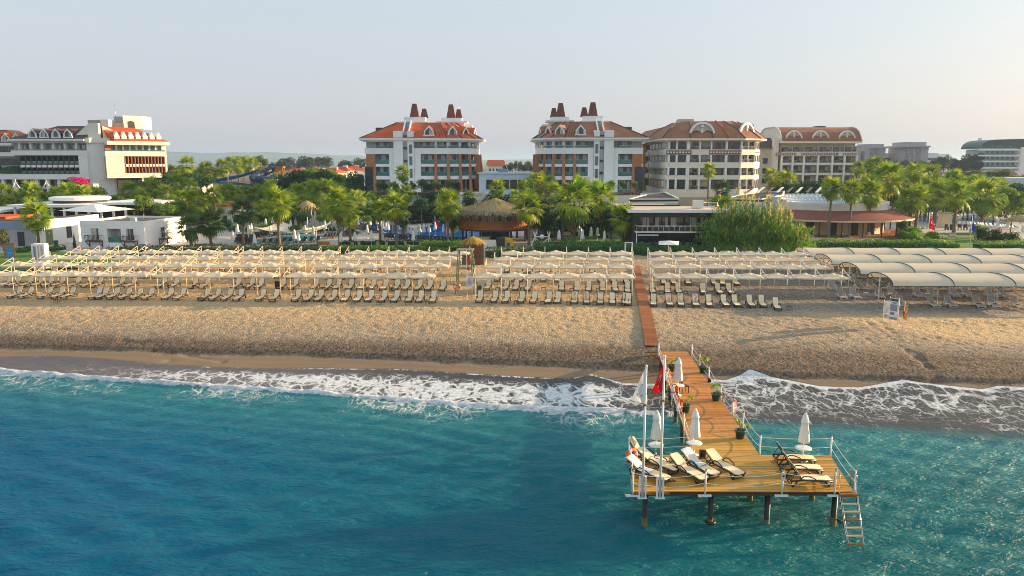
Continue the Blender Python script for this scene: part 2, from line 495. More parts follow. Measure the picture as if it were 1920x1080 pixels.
def grid_object(name, X, Y, Z, attrs, mat):
    ny, nx = X.shape
    me = bpy.data.meshes.new(name)
    co = np.stack([X, Y, Z], -1).reshape(-1, 3).astype(np.float32)
    idx = np.arange(ny * nx).reshape(ny, nx)
    q = np.stack([idx[:-1, :-1], idx[:-1, 1:], idx[1:, 1:], idx[1:, :-1]], -1).reshape(-1, 4).astype(np.int32)
    me.vertices.add(len(co)); me.vertices.foreach_set('co', co.ravel())
    me.loops.add(q.size); me.loops.foreach_set('vertex_index', q.ravel())
    me.polygons.add(len(q)); me.polygons.foreach_set('loop_start', np.arange(0, q.size, 4, dtype=np.int32))
    me.polygons.foreach_set('loop_total', np.full(len(q), 4, dtype=np.int32))
    me.polygons.foreach_set('use_smooth', np.ones(len(q), dtype=bool))
    me.update(calc_edges=True)
    for k, a in attrs.items():
        at = me.attributes.new(k, 'FLOAT', 'POINT'); at.data.foreach_set('value', a.reshape(-1).astype(np.float32))
    me.materials.append(mat)
    return put(name, me)

# ---- sand and gravel
def sand_material():
    m, nt, out = _new('beach_sand')
    g = nt.nodes.new('ShaderNodeNewGeometry'); P = g.outputs['Position']
    s = _attr(nt, 'shore'); rt = _attr(nt, 'gravel')
    s = _math(nt, 'ADD', s, _math(nt, 'MULTIPLY', _math(nt, 'SUBTRACT', _noise(nt, P, .35, 4), .5), 2.6))
    c = _mixc(nt, _noise(nt, P, .5, 4), (.54, .36, .18), (.69, .485, .265))
    # broad reddish and greyish bands that run with the shore
    sc = nt.nodes.new('ShaderNodeMapping'); sc.inputs['Scale'].default_value = (.02, .3, .3)
    nt.links.new(P, sc.inputs[0])
    c = _mixc(nt, _map(nt, _noise(nt, sc.outputs[0], 1.0, 3), .52, .72, 0, .6), c, (.42, .27, .14))
    # gravel with single pebbles of several tints
    vo = nt.nodes.new('ShaderNodeTexVoronoi'); vo.inputs['Scale'].default_value = 5.5
    nt.links.new(P, vo.inputs['Vector'])
    sep = nt.nodes.new('ShaderNodeSeparateColor'); nt.links.new(vo.outputs['Color'], sep.inputs[0])
    peb = _mixc(nt, sep.outputs[0], (.13, .105, .085), (.40, .34, .28))
    peb = _mixc(nt, _map(nt, sep.outputs[1], .86, .9), peb, (.40, .17, .10))
    peb = _mixc(nt, _map(nt, sep.outputs[2], .85, .9), peb, (.18, .20, .19))
    dark = _mixc(nt, sep.outputs[1], (.085, .058, .04), (.25, .175, .115))
    gmask = _math(nt, 'MULTIPLY', rt, _map(nt, _noise(nt, P, 1.6, 4), .3, .6, .55, 1.0))
    c = _mixc(nt, gmask, c, peb)
    c = _mixc(nt, _map(nt, sep.outputs[2], .55, .75, 0, .3), c, (.16, .12, .09))
    c = _mixc(nt, _math(nt, 'MULTIPLY', _map(nt, _math(nt, 'DIVIDE', s, _attr(nt, 'darkw')), .45, 1.15, 1, 0, True), _map(nt, s, -.9, -.1, 0, 1, True)), c, dark)
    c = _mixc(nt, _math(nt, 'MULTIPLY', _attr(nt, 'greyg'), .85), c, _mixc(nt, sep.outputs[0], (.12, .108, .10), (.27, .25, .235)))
    # bare wet sand below the gravel step
    wet = _map(nt, s, -1.1, -.3, 1, 0, True)
    c = _mixc(nt, wet, c, (.27, .18, .11))
    c = _mixc(nt, _map(nt, _attr(nt, 'damp'), .15, .85, 0, .93, True), c, (.085, .066, .06))
    b = nt.nodes.new('ShaderNodeBsdfPrincipled')
    nt.links.new(c, b.inputs['Base Color'])
    b.inputs['Specular IOR Level'].default_value = .25
    nt.links.new(_map(nt, _attr(nt, 'damp'), .2, .9, .9, .38), b.inputs['Roughness'])
    n = _math(nt, 'ADD', _noise(nt, P, 4.6, 4, .6), _math(nt, 'MULTIPLY', vo.outputs['Distance'], -.5))
    bp = nt.nodes.new('ShaderNodeBump'); bp.inputs['Distance'].default_value = .22
    nt.links.new(_map(nt, s, -.6, .4, .05, .6), bp.inputs['Strength'])
    nt.links.new(n, bp.inputs['Height']); nt.links.new(bp.outputs[0], b.inputs['Normal'])
    nt.links.new(b.outputs[0], out.inputs[0])
    return m

xs = np.concatenate([[-3000, -900, -300, -160, -110, -90], np.arange(-78, 78.01, .17), [90, 110, 160, 300, 900, 3000]])
ss = np.concatenate([np.arange(-14, 18, .17), np.arange(18, 64.01, .5)])
Xb, Sb = np.meshgrid(xs, ss)
Yb = RIDGE(Xb) + Sb
Zb = beach_z(Xb, Yb)
rough = np.clip((Sb - .2) / 2.0, 0, 1) * np.clip((62 - Sb) / 4, 0, 1)
foot = vnoise(Xb * 2.7, Yb * 2.4, 3) - .5 + .45 * (vnoise(Xb * 1.2 + 9, Yb * 1.1, 5) - .5)
walked = .6 + .4 * np.clip((Sb - 4) / 6, 0, 1)
Zb = Zb + rough * walked * foot * .10 + .10 * rough * (vnoise(Xb * .16, Yb * .2, 8) - .5)
for (a0, b0), (a1, b1) in (((1600, 592), (1790, 700)), ((1640, 600), (1760, 690)), ((300, 640), (900, 604)), ((1300, 655), (1560, 600)), ((60, 600), (420, 648))):
    p0, p1 = G(a0, b0, 1.9), G(a1, b1, 1.6)                # trodden trails
    ex, ey = p1.x - p0.x, p1.y - p0.y; L2 = ex * ex + ey * ey
    tt = ((Xb - p0.x) * ex + (Yb - p0.y) * ey) / L2
    dd = np.abs((Xb - p0.x) * ey - (Yb - p0.y) * ex) / math.sqrt(L2) + .5 * (vnoise(tt * 14, tt * 3, 61) - .5)
    Zb = Zb - .10 * np.exp(-(dd / .3) ** 2) * (tt > 0) * (tt < 1) * vnoise(tt * math.sqrt(L2) * 1.6, dd, 62)
gx = np.clip((Xb - 6) / 16, 0, 1)
grav = np.clip(np.interp(Sb, (-1, 0, 3, 6, 9, 13, 30, 64), (1, 1, .9, .62, .36, .2, .15, .2)) + gx * np.interp(Sb, (0, 6, 12, 20, 40, 64), (0, .3, .5, .7, .75, .3)), 0, 1)
# the smooth raked patch by the two sign boards on the right
smooth = np.clip((Xb - 34 - (Yb - 66) * -.9) / 5, 0, 1) * np.clip((Sb - 7) / 3, 0, 1) * np.clip((20 - Sb) / 3, 0, 1)
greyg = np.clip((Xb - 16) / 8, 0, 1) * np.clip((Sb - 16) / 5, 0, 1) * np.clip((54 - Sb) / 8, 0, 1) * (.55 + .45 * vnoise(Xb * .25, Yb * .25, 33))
grav = grav * (1 - .9 * smooth)
damp = np.clip((SWASH(Xb) + .5 - Yb) / .9, 0, 1) + .35 * np.exp(-((Yb - SWASH(Xb) - .9) / .6) ** 2) * (vnoise(Xb * .3, Yb * .3, 21) > .45)
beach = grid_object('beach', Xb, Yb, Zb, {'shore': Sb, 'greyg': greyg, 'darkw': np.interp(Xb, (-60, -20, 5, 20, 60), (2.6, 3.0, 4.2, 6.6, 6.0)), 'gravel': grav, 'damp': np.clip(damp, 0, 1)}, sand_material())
tag(beach, 'sand and gravel beach with footprints and a dark wet strip', 'beach', kind='structure')

# ---- sea
def water_material():
    m, nt, out = _new('sea_water')
    g = nt.nodes.new('ShaderNodeNewGeometry'); P = g.outputs['Position']
    off = _attr(nt, 'off'); foam = _attr(nt, 'foam'); film = _attr(nt, 'film'); east = _attr(nt, 'east')
    b1 = _noise(nt, P, .07, 3)
    blue = _mixc(nt, b1, (.001, .095, .20), (.003, .15, .275))
    teal = _mixc(nt, b1, (.001, .11, .13), (.004, .17, .185))
    c = _mixc(nt, east, blue, teal)
    c = _mixc(nt, _map(nt, off, 0, 14, .85, 0, True), c, (.03, .22, .25))
    grey = _mixc(nt, _map(nt, east, .1, .5), _mixc(nt, _noise(nt, P, .9, 3), (.095, .082, .088), (.15, .13, .135)), _mixc(nt, _noise(nt, P, .9, 3), (.040, .037, .038), (.074, .068, .069)))  # left film paler and lilac: sky reflection put into its colour
    c = _mixc(nt, film, c, grey)
    # foam lace
    mp = nt.nodes.new('ShaderNodeMapping'); mp.inputs['Scale'].default_value = (1.0, .62, 1.0); mp.inputs['Rotation'].default_value = (0, 0, R(-24))
    nt.links.new(P, mp.inputs[0])
    nz = nt.nodes.new('ShaderNodeTexNoise'); nz.inputs['Scale'].default_value = 1.1; nz.inputs['Detail'].default_value = 3
    nt.links.new(mp.outputs[0], nz.inputs['Vector'])
    va = nt.nodes.new('ShaderNodeVectorMath'); va.operation = 'MULTIPLY_ADD'
    va.inputs[1].default_value = (1.3, 1.3, 0)
    nt.links.new(nz.outputs['Color'], va.inputs[0]); nt.links.new(mp.outputs[0], va.inputs[2])
    def edge(scale):
        v = nt.nodes.new('ShaderNodeTexVoronoi'); v.feature = 'DISTANCE_TO_EDGE'; v.inputs['Scale'].default_value = scale
        nt.links.new(va.outputs[0], v.inputs['Vector']); return v.outputs['Distance']
    fn = _math(nt, 'ADD', foam, _math(nt, 'MULTIPLY', _math(nt, 'SUBTRACT', _noise(nt, P, .8, 5, .65), .5), .55))
    fn = _math(nt, 'MULTIPLY', fn, _map(nt, foam, .01, .06))
    rdg = _math(nt, 'MULTIPLY', _math(nt, 'ABSOLUTE', _math(nt, 'SUBTRACT', _noise(nt, mp.outputs[0], .55, 3, .5, 1.0), .5)), 1.9)
    e1 = _math(nt, 'SUBTRACT', _math(nt, 'MULTIPLY', fn, .30), _math(nt, 'MINIMUM', rdg, _math(nt, 'MULTIPLY', edge(.75), 1.2)))
    e2 = _math(nt, 'SUBTRACT', _math(nt, 'MULTIPLY', fn, .22), edge(3.1))
    f = _math(nt, 'MAXIMUM', _map(nt, e1, .0, .08), _math(nt, 'MULTIPLY', _map(nt, e2, -.01, .07), .45))
    f = _math(nt, 'MAXIMUM', f, _map(nt, fn, .86, 1.05))
    f = _math(nt, 'MULTIPLY', f, _map(nt, foam, .015, .10))
    f = _math(nt, 'MULTIPLY', f, _map(nt, _noise(nt, P, 2.6, 5, .7), .3, .6, .5, 1))
    c = _mixc(nt, f, c, (.72, .75, .78))
    b = nt.nodes.new('ShaderNodeBsdfPrincipled')
    nt.links.new(c, b.inputs['Base Color'])
    nt.links.new(_map(nt, f, 0, .6, .48, .8), b.inputs['Roughness'])
    b.inputs['IOR'].default_value = 1.33
    b.subsurface_method = 'BURLEY'
    nt.links.new(_map(nt, _math(nt, 'MAXIMUM', f, film), 0, .5, .6, 0), b.inputs['Subsurface Weight'])
    b.inputs['Subsurface Radius'].default_value = (.6, 1.6, 2.0); b.inputs['Subsurface Scale'].default_value = 2.0
    nt.links.new(_map(nt, f, 0, .6, .27, .15), b.inputs['Specular IOR Level'])
    m2 = nt.nodes.new('ShaderNodeMapping'); m2.inputs['Scale'].default_value = (.5, 1.55, 1); m2.inputs['Rotation'].default_value = (0, 0, R(9))
    nt.links.new(P, m2.inputs[0])
    h = _math(nt, 'ADD', _noise(nt, m2.outputs[0], 1.7, 3, .55, .6), _math(nt, 'MULTIPLY', _noise(nt, m2.outputs[0], 4.2, 3, .6, .4), .5))
    h = _math(nt, 'ADD', h, _math(nt, 'MULTIPLY', f, .25))
    bp = nt.nodes.new('ShaderNodeBump'); bp.inputs['Distance'].default_value = .5
    nt.links.new(_map(nt, film, 0, 1, 1.0, .12), bp.inputs['Strength'])
    nt.links.new(h, bp.inputs['Height']); nt.links.new(bp.outputs[0], b.inputs['Normal'])
    nt.links.new(b.outputs[0], out.inputs[0])
    return m

xs = np.concatenate([[-3000, -900, -300, -160, -110, -90], np.arange(-78, 78.01, .24), [90, 110, 160, 300, 900, 3000]])
ws = np.concatenate([np.arange(0, 17, .14), np.arange(17, 44, .19), [60, 120, 400, 3000]])
Xw, Ww = np.meshgrid(xs, ws)
Yw = SWASH(Xw) + .08 * (vnoise(Xw * 1.3, Xw * 0, 4) - .5) - Ww
off = BREAK(Xw) - Yw                                   # metres seaward of the breaking line
span = np.maximum(SWASH(Xw) - BREAK(Xw), .5)
u = Ww / span                                          # 0 at the swash edge, 1 at the breaking line
near = (np.abs(Xw) < 80) & (Ww < 50)
fade = np.clip(off / 2.5, 0, 1) * near
def sines(x, y):
    z = 0
    for k, (lam, deg, amp, ph) in enumerate([(5.2, 96, .032, .3), (3.1, 118, .028, 1.7), (2.0, 74, .034, 4.1), (1.5, 131, .026, 2.2), (2.6, 52, .020, 5.0), (1.15, 100, .028, .9)]):
        a = R(deg); q = 2 * PI / lam
        wob = 1.6 * (vnoise(x * .11 + k * 7, y * .11, 30 + k) - .5) * 2
        am = amp * 1.25 * (.45 + 1.1 * vnoise(x * .13 + 5 * k, y * .17, 50 + k))
        z = z + am * np.sin(q * (x * math.cos(a) + y * math.sin(a)) + ph + wob * 2.0)
    return z
swell = sines(Xw, Yw)
Zw = fade * swell
floor_z = beach_z(Xw, Yw)
west = 1 - np.clip((Xw - 6) / 6, 0, 1)
crest = np.interp(Xw, (-80, -50, -40, -20, 0, 8, 12, 40, 80), (.34, .34, .30, .24, .20, .16, .02, .04, .05))
bump_w = crest * (np.exp(-((off) / .42) ** 2) * (.45 + .6 * vnoise(Xw * .8, Yw * .8, 14) + .55 * vnoise(Xw * 2.3, Yw * 2.3, 15)))
film_h = floor_z + .03 + .035 * vnoise(Xw * .9, Yw * .7, 17) * np.clip(Ww / .6, 0, 1)
Zw = np.where(off < 0, np.maximum(film_h, .02 + 0 * Zw), np.maximum(Zw, floor_z + .04)) + bump_w * near
nb = vnoise(Xw * .22, Yw * .35, 71); nb2 = vnoise(Xw * .7, Yw * .8, 72)
line_w = np.interp(Xw, (-80, -48, -38, -26, -12, 0, 10), (1.5, 1.15, .62, .36, .40, .62, .6))
f_line = west * np.exp(-(off / line_w) ** 4) * 1.15
zone = np.clip(u * 6, 0, 1) * (off < .3)
lace_x = np.interp(Xw, (-80, -40, -33, -27, -18, -8, 0, 6, 10), (.02, .05, .13, .40, .56, .62, .58, .50, .40))
body = np.interp(u, (0, .15, .35, .6, .8, 1.0), (.06, .14, .85, 1.0, .70, .55))
f_lace = west * zone * lace_x * body * (.72 + .6 * nb)
f_edge = west * np.exp(-((Ww - .12) / .2) ** 2) * np.interp(Xw, (-80, -30, -15, 10), (.10, .12, .22, .4)) * (.3 + nb2)
f_out = west * (off > 0) * np.exp(-off / 2.2) * .52 * np.clip(1.7 * nb - .2, 0, 1)
e = 1 - west
f_e = e * (np.exp(-((Ww - .1) / .28) ** 2) * 1.0
           + np.clip(1 - u * 1.05, 0, 1) ** .9 * .34 * (.5 + .8 * nb) * (off < 0)
           + np.clip(.5 - np.abs(u - .8), 0, 1) * .30 * (.4 + nb) * (off < .2) + (off > 0) * np.exp(-off / 1.5) * .16 * nb2)
foam = np.clip(np.maximum.reduce([f_line, f_lace, f_edge, f_out]) + f_e, 0, 1.2) * near
film = np.clip(1 - (off + .3) / .8, 0, 1) * west + e * np.clip(1 - (off + .2) / np.interp(Xw, (0, 25, 40), (.9, 2.2, 5)), 0, 1)
east = np.clip((Xw + 22) / 34, 0, 1) * np.clip(1.25 - np.abs(Yw - 42) / 60, .0, 1)
sea = grid_object('sea', Xw, Yw, Zw, {'off': off, 'foam': foam, 'film': film, 'east': east}, water_material())
tag(sea, 'blue-green sea breaking in white foam along the beach', 'sea', kind='structure')

# ---- inland ground, paving, lawns, pools
M['ground'] = pm('ground', (.10, .10, .05), .95, .3, .08, col2=(.16, .12, .07), world_pos=True, bump=.4, bscale=1.5)
M['paving'] = pm('paving', (.50, .44, .40), .8, .08, .2, world_pos=True, fine=.05)
M['paving_pale'] = pm('paving_pale', (.47, .42, .39), .8, .06, .2, world_pos=True, fine=.05)
M['coping'] = pm('coping', (.70, .66, .60), .7, .05, .4, world_pos=True)
M['lawn'] = pm('lawn', (.055, .15, .015), .95, .25, .25, col2=(.12, .21, .025), world_pos=True, bump=.5, bscale=6)
def poolm(name, a, b):
    m, nt, out = _new(name)
    g = nt.nodes.new('ShaderNodeNewGeometry')
    p = nt.nodes.new('ShaderNodeBsdfPrincipled'); p.inputs['Roughness'].default_value = .12
    nt.links.new(_mixc(nt, _map(nt, _noise(nt, g.outputs['Position'], .35, 3), .35, .65), a, b), p.inputs['Base Color'])
    bp = nt.nodes.new('ShaderNodeBump'); bp.inputs['Strength'].default_value = .3; bp.inputs['Distance'].default_value = .1
    nt.links.new(_noise(nt, g.outputs['Position'], 2.2, 3), bp.inputs['Height']); nt.links.new(bp.outputs[0], p.inputs['Normal'])
    nt.links.new(p.outputs[0], out.inputs[0])
    return m
M['pool_blue'] = poolm('pool_blue', (.003, .075, .48), (.008, .19, .64))
M['pool_teal'] = poolm('pool_teal', (.02, .36, .50), (.06, .50, .58))
M['pool_sky'] = poolm('pool_sky', (.02, .26, .55), (.05, .40, .66))

gm = MB()
gy = [124, 160, 220, 330, 520, 900, 1700, 3500, 9000]
gx_ = [-9000, -3000, -1000, -400, -200, -100, -40, 0, 40, 100, 200, 400, 1000, 3000, 9000]
gm.sheet([[(x, y, 2.6) for x in gx_] for y in gy])
tag(gm.build('ground', M['ground']), 'flat inland ground behind the beach', 'ground', kind='structure')

def sheet_px(name, pix, z, mat, label, cat, rim=None):
    poly = [(p.x, p.y) for p in (G(a, b, z) for a, b in pix)]
    m_ = MB(); m_.add([(x, y, z) for x, y in poly], [tuple(range(len(poly)))])
    o = tag(m_.build(name, mat), label, cat, kind='structure')
    if rim:
        r_ = MB()
        for i in range(len(poly)):
            a, b = Vector((*poly[i], z)), Vector((*poly[(i + 1) % len(poly)], z))
            if (b - a).length > .05: r_.slab(a + Vector((0, 0, .06)), b + Vector((0, 0, .06)), .45, .14)
        r_.build('coping', rim, o)
    return o
sheet_px('pool_terrace', [(300,470),(330,428),(400,418),(470,410),(560,404),(640,402),(760,404),(868,408),(985,425),(1010,470)], 2.604, M['paving_pale'], 'pale paved terrace round the pools behind the beach', 'terrace')
sheet_px('pool_terrace', [(1668,394),(1790,392),(1930,404),(1990,440),(1915,448),(1830,436),(1720,438),(1690,432),(1640,452),(1470,452),(1480,430)], 2.604, M['paving_pale'], 'pale paved terrace round the right-hand pool', 'terrace')
sheet_px('service_yard', [(-60,500),(-60,452),(140,440),(350,440),(420,468),(300,476)], 2.608, M['paving'], 'grey paved yard between the low white buildings', 'yard')
sheet_px('pool_water', [(480,457),(478,450),(520,443.5),(555,442),(634,440),(636,443),(600,446),(575,453),(549,455.5),(500,458)], 2.63, M['pool_teal'], 'turquoise pool beyond the left-hand hedge', 'pool', M['coping'])
sheet_px('pool_water', [(592,428),(606,423),(626,419),(640,421),(640,428),(600,429.5)], 2.63, M['pool_sky'], 'small raised blue pool behind the shade sail', 'pool', M['coping'])
sheet_px('pool_water', [(664,421),(664,415.6),(695,415),(717,420),(767,421),(795,420),(826,415),(870,414),(960,425),(965,452),(860,451),(820,446),(757,450),(745,445),(730,440),(707,431),(695,427)], 2.63, M['pool_blue'], 'deep blue lagoon pool in front of the hotels', 'pool', M['coping'])
sheet_px('pool_island', [(763,413),(805,414),(812,421),(800,425),(772,427),(757,424)], 2.78, M['paving_pale'], 'pale sunbathing peninsula in the lagoon pool', 'deck')
sheet_px('pool_water', [(1670,403),(1700,402),(1750,407),(1796,413),(1797,421),(1740,419),(1690,412)], 2.63, M['pool_sky'], 'blue pool beyond the round restaurant', 'pool', M['coping'])
sheet_px('pool_water', [(1800,410),(1840,409),(1895,420),(1915,428),(1850,426),(1803,422)], 2.63, M['pool_sky'], 'far right blue pool among white loungers', 'pool', M['coping'])
sheet_px('lawn', [(1690,470),(1722,441),(1780,437),(1832,437),(1868,444),(1990,452),(1990,470)], 2.612, M['lawn'], 'mown lawn beyond the arched canopies', 'lawn')
sheet_px('lawn', [(590,472),(625,461.5),(860,461.5),(890,472)], 2.612, M['lawn'], 'lawn strip between pool path and hedge', 'lawn')
sheet_px('lawn', [(1050,466),(1070,442),(1190,440),(1200,466)], 2.612, M['lawn'], 'shaded lawn beside the dark restaurant', 'lawn')
sheet_px('lawn', [(-60,520),(-60,478),(100,470),(235,486),(190,500),(60,505)], 2.612, M['lawn'], 'grass verge by the left signboard', 'lawn')
sheet_px('footpath', [(1684,428),(1704,428),(1724,443),(1752,452),(1735,455),(1706,446)], 2.618, M['paving_pale'], 'pale path curving down to the lawn', 'path')

# ---- far hills
def hills(name, Y, pts, label):
    m_ = MB()
    rows = []
    for k, f in enumerate((0, .45, .8, 1.0)):
        rows.append([(x * (1 + .06 * k), Y + 260 * k, max(2.0, z * (f ** .8))) for x, z in pts])
    m_.sheet(rows, 0, True)
    o = m_.build(name, M['hill'])
    return tag(o, label, 'hills', kind='structure')
M['hill'] = pm('hill', (.05, .075, .05), .95, .3, .004, world_pos=True)
hp = []
for i in range(90):
    x = (-2600 + i * 60)
    z = 18 + 40 * max(0, 1 - abs(x + 1320) / 620) ** .7 + 16 * max(0, 1 - abs(x + 700) / 500) + 14 * float(vnoise(np.array([x * .004]), np.array([1.0]), 2)[0]) + 7 * float(vnoise(np.array([x * .02]), np.array([1.0]), 5)[0])
    if x > 300: z *= .75
    hp.append((x * 1.75, z * 1.62))
hills('hills', 5400, hp, 'low blue wooded hills on the horizon')

# ---- air
hz = MB().box(-8500, 8500, -120, 8600, -6.0, 78.0)
hm, hnt, hout = _new('haze_air')
pv = hnt.nodes.new('ShaderNodeVolumePrincipled')
pv.inputs['Color'].default_value = (.52, .74, 1.0, 1)
pv.inputs['Density'].default_value = .00016
pv.inputs['Anisotropy'].default_value = .2
hnt.links.new(pv.outputs[0], hout.inputs['Volume'])
haze = hz.build('haze', hm)
tag(haze, 'pale morning haze over the whole coast', 'haze', kind='stuff')
# ================================================================== BEACH FURNITURE
# ---- parasols: square canopies hung in strings from masts with a sloping arm
def canopy_mesh(w, d=2.55):
    m = MB()
    n = 6
    rows = []
    for j in range(n + 1):
        row = []
        for i in range(n + 1):
            a, b = 2 * i / n - 1, 2 * j / n - 1
            h = 1 - max(abs(a), abs(b))
            sag = .05 * (h * (1 - h)) * 2 + .03 * (1 - a * a) * (1 - h) + .03 * (1 - b * b) * (1 - h)
            row.append((a * w / 2, b * d / 2, 2.44 + .44 * h - sag))
        rows.append(row)
    m.sheet(rows)
    edge = [rows[0][i] for i in range(n + 1)] + [rows[j][n] for j in range(1, n + 1)] + [rows[n][i] for i in range(n - 1, -1, -1)] + [rows[j][0] for j in range(n - 1, 0, -1)]
    k = len(edge)
    m.add(edge + [(x * 1.003, y * 1.003, z - .13) for x, y, z in edge], [(i, (i + 1) % k, k + (i + 1) % k, k + i) for i in range(k)])
    return m.mesh('canopy', M['cream_canvas'])
_mast = {}
def mast_mesh(mat):
    if mat not in _mast:
        a = MB().tube((0, 0, -.25), (0, 0, 3.2), .052, .045, 7); a.lathe([(.12, -.02), (.12, .04), (.06, .07)], 8)
        b = MB().slab((0, -.02, 3.17), (.02, -2.35, 2.5), .05, .06); b.slab((0, 0, 2.5), (.0, -1.0, 2.88), .05, .06)
        _mast[mat] = (a.mesh('mast', M[mat]), b.mesh('arm', M['arm_wood' if mat == 'mast_wood' else mat]))
    return _mast[mat]
_canopy = {}
def parasol(x, y, w, rz, label, group, mat):
    z = bz(x, y)
    t = thing('parasol', label, 'parasol', (x, y, z), rz, group)
    if w not in _canopy: _canopy[w] = canopy_mesh(w)
    put('canopy', _canopy[w], t, (0, 0, 0), rot=(R(random.uniform(-1.2, 1.2)), R(random.uniform(-1.2, 1.2)), 0))
    mm, am = mast_mesh(mat)
    put('mast', mm, t, (-w / 2 - .02, 1.12, 0))
    put('arm', am, t, (-w / 2 - .02, 1.12, 0))
    return t

ROW_D = (82.9, 89.9, 96.0, 101.6)
ROWN = ('front', 'second', 'third', 'back')
ROW_RZ = R(-2.0)
def row_pt(row, x0):
    """x0: place along the row, measured on the front row; lines into depth lean to the right"""
    d = ROW_D[row]
    x = x0 + .15 * (d - 82)
    return x, d - .033 * x
# block: (first x, step, how many in each row, name, mast material)
PBLOCK = [
    ((-57.0, -2.75), (2, 3, 3, 3), 'the far left string', 'mast_wood'),
    ((-53.2, 2.66), (5, 5, 5, 5), 'the second string from the left', 'mast_wood'),
    ((-39.2, 2.74), (5, 5, 5, 5), 'the third string from the left', 'mast_wood'),
    ((-24.3, 2.82), (6, 6, 6, 6), 'the string left of the lifeguard tower', 'mast_wood'),
    ((-2.9, 2.98), (6, 6, 6, 6), 'the string between tower and boardwalk', 'mast_white'),
    ((17.2, 3.02), (7, 7, 7, 7), 'the string right of the boardwalk', 'mast_white'),
]
for (x0, st), ns, bname, mat in PBLOCK:
    for r in range(4):
        order = range(ns[r]) if st > 0 else range(ns[r] - 1, -1, -1)
        for j, i in enumerate(order):
            x, y = row_pt(r, x0 + st * i)
            parasol(x, y, round(abs(st) - .03, 2), ROW_RZ, f'cream parasol, {nth(j)} from left in the {ROWN[r]} row, {bname}',
                    'cream square parasols in strings on the beach', mat)
        xe, ye = row_pt(r, x0 + st * (ns[r] - 1) + st / 2 if st > 0 else x0 + 2.75 / 2)
        t = thing('end_mast', f'bare end mast closing the {ROWN[r]} parasol row of {bname}', 'mast', (xe + .02, ye + 1.12, bz(xe, ye)), ROW_RZ, 'end masts of the parasol strings')
        mm, am = mast_mesh(mat)
        put('mast', mm, t); put('arm', am, t)

# ---- sun loungers
def lounger_parts(frame, fabric, back=55):
    """local: foot towards -y, head towards +y; lies on z=0"""
    L = thing('sun_lounger', 'x', 'sun lounger', (0, 0, -50))
    c, s = math.cos(R(back)), math.sin(R(back))
    hy, hz = .28, .34
    f = MB()
    for sx in (-1, 1):
        f.path([(sx*.33, -1.18, .26), (sx*.34, -.6, .31), (sx*.34, hy, .33), (sx*.34, .8, .30)], .042, 5)
        f.path([(sx*.33, -1.12, .28), (sx*.35, -1.02, .02), (sx*.35, -.82, .30)], .04, 5)
        f.path([(sx*.34, .82, .31), (sx*.35, .72, .02), (sx*.35, .5, .31)], .04, 5)
    f.slab((-.34, -1.17, .27), (.34, -1.17, .27), .06, .05); f.slab((-.34, .8, .29), (.34, .8, .29), .05, .05)
    f.slab((-.36, .72, .03), (.36, .72, .03), .04, .04); f.slab((-.36, -1.02, .03), (.36, -1.02, .03), .04, .04)
    f.build('frame', frame, L)
    bf = MB()
    for sx in (-1, 1):
        bf.path([(sx*.33, hy, hz), (sx*.32, hy + .74*c, hz + .74*s), (sx*.2, hy + .84*c, hz + .84*s)], .026, 5)
        bf.path([(sx*.3, hy + .5*c, hz + .5*s), (sx*.3, hy + .5*c + .28, .31)], .02, 4)
    bf.slab((-.22, hy + .84*c, hz + .84*s), (.22, hy + .84*c, hz + .84*s), .05, .05)
    bf.build('backrest_frame', frame, L)
    def sling(pts, w0, th=.035, w1=None):
        w1 = w1 or w0; k = len(pts); m = MB(); top, bot = [], []
        for i, (y, z) in enumerate(pts):
            y2, z2 = pts[min(i+1, k-1)]; y1, z1 = pts[max(i-1, 0)]
            n = Vector((0, -(z2 - z1), y2 - y1)).normalized() * th
            w = w0 + (w1 - w0) * (i / (k - 1))
            if i == 0 or i == k - 1: w -= .08
            top.append([(-w, y + n.y, z + n.z), (-w*.5, y + n.y*.6, z + n.z*.6), (w*.5, y + n.y*.6, z + n.z*.6), (w, y + n.y, z + n.z)])
            bot.append([(-w, y, z), (w, y, z)])
        m.sheet(top, 0, True); m.sheet([b[::-1] for b in bot])
        for i in range(k - 1):
            m.add([top[i][0], top[i+1][0], bot[i+1][0], bot[i][0]], [(0,1,2,3)]); m.add([top[i][3], bot[i][1], bot[i+1][1], top[i+1][3]], [(0,1,2,3)])
        m.add([top[0][0], bot[0][0], bot[0][1], top[0][3]], [(0,1,2,3)]); m.add([top[-1][0], top[-1][3], bot[-1][1], bot[-1][0]], [(0,1,2,3)])
        return m
    sling([(-1.2, .28), (-1.12, .295), (-.7, .325), (-.2, .335), (.1, .335), (hy, .345)], .29).build('seat', fabric, L)
    sling([(hy + t*c, hz + .012 + t*s + .03*math.sin(PI*t/.86)) for t in (0.02, .2, .42, .64, .8, .87)], .29, w1=.27).build('backrest', fabric, L)
    for sx in (-1, 1):
        MB().path([(sx*.36, -.42, .30), (sx*.39, -.30, .44), (sx*.39, 0, .55), (sx*.38, .22, .55), (sx*.36, .38, .42), (sx*.35, .45, .30)], .03, 5).build('armrest', frame, L)
    return L
L_cream = lounger_parts(M['lounger_frame'], M['lounger_fabric'], 58)
L_flat = lounger_parts(M['lounger_frame'], M['lounger_fabric'], 30)
L_white = lounger_parts(M['white_plastic'], M['grey_fabric'], 62)
SPARE = [L_cream, L_flat, L_white]

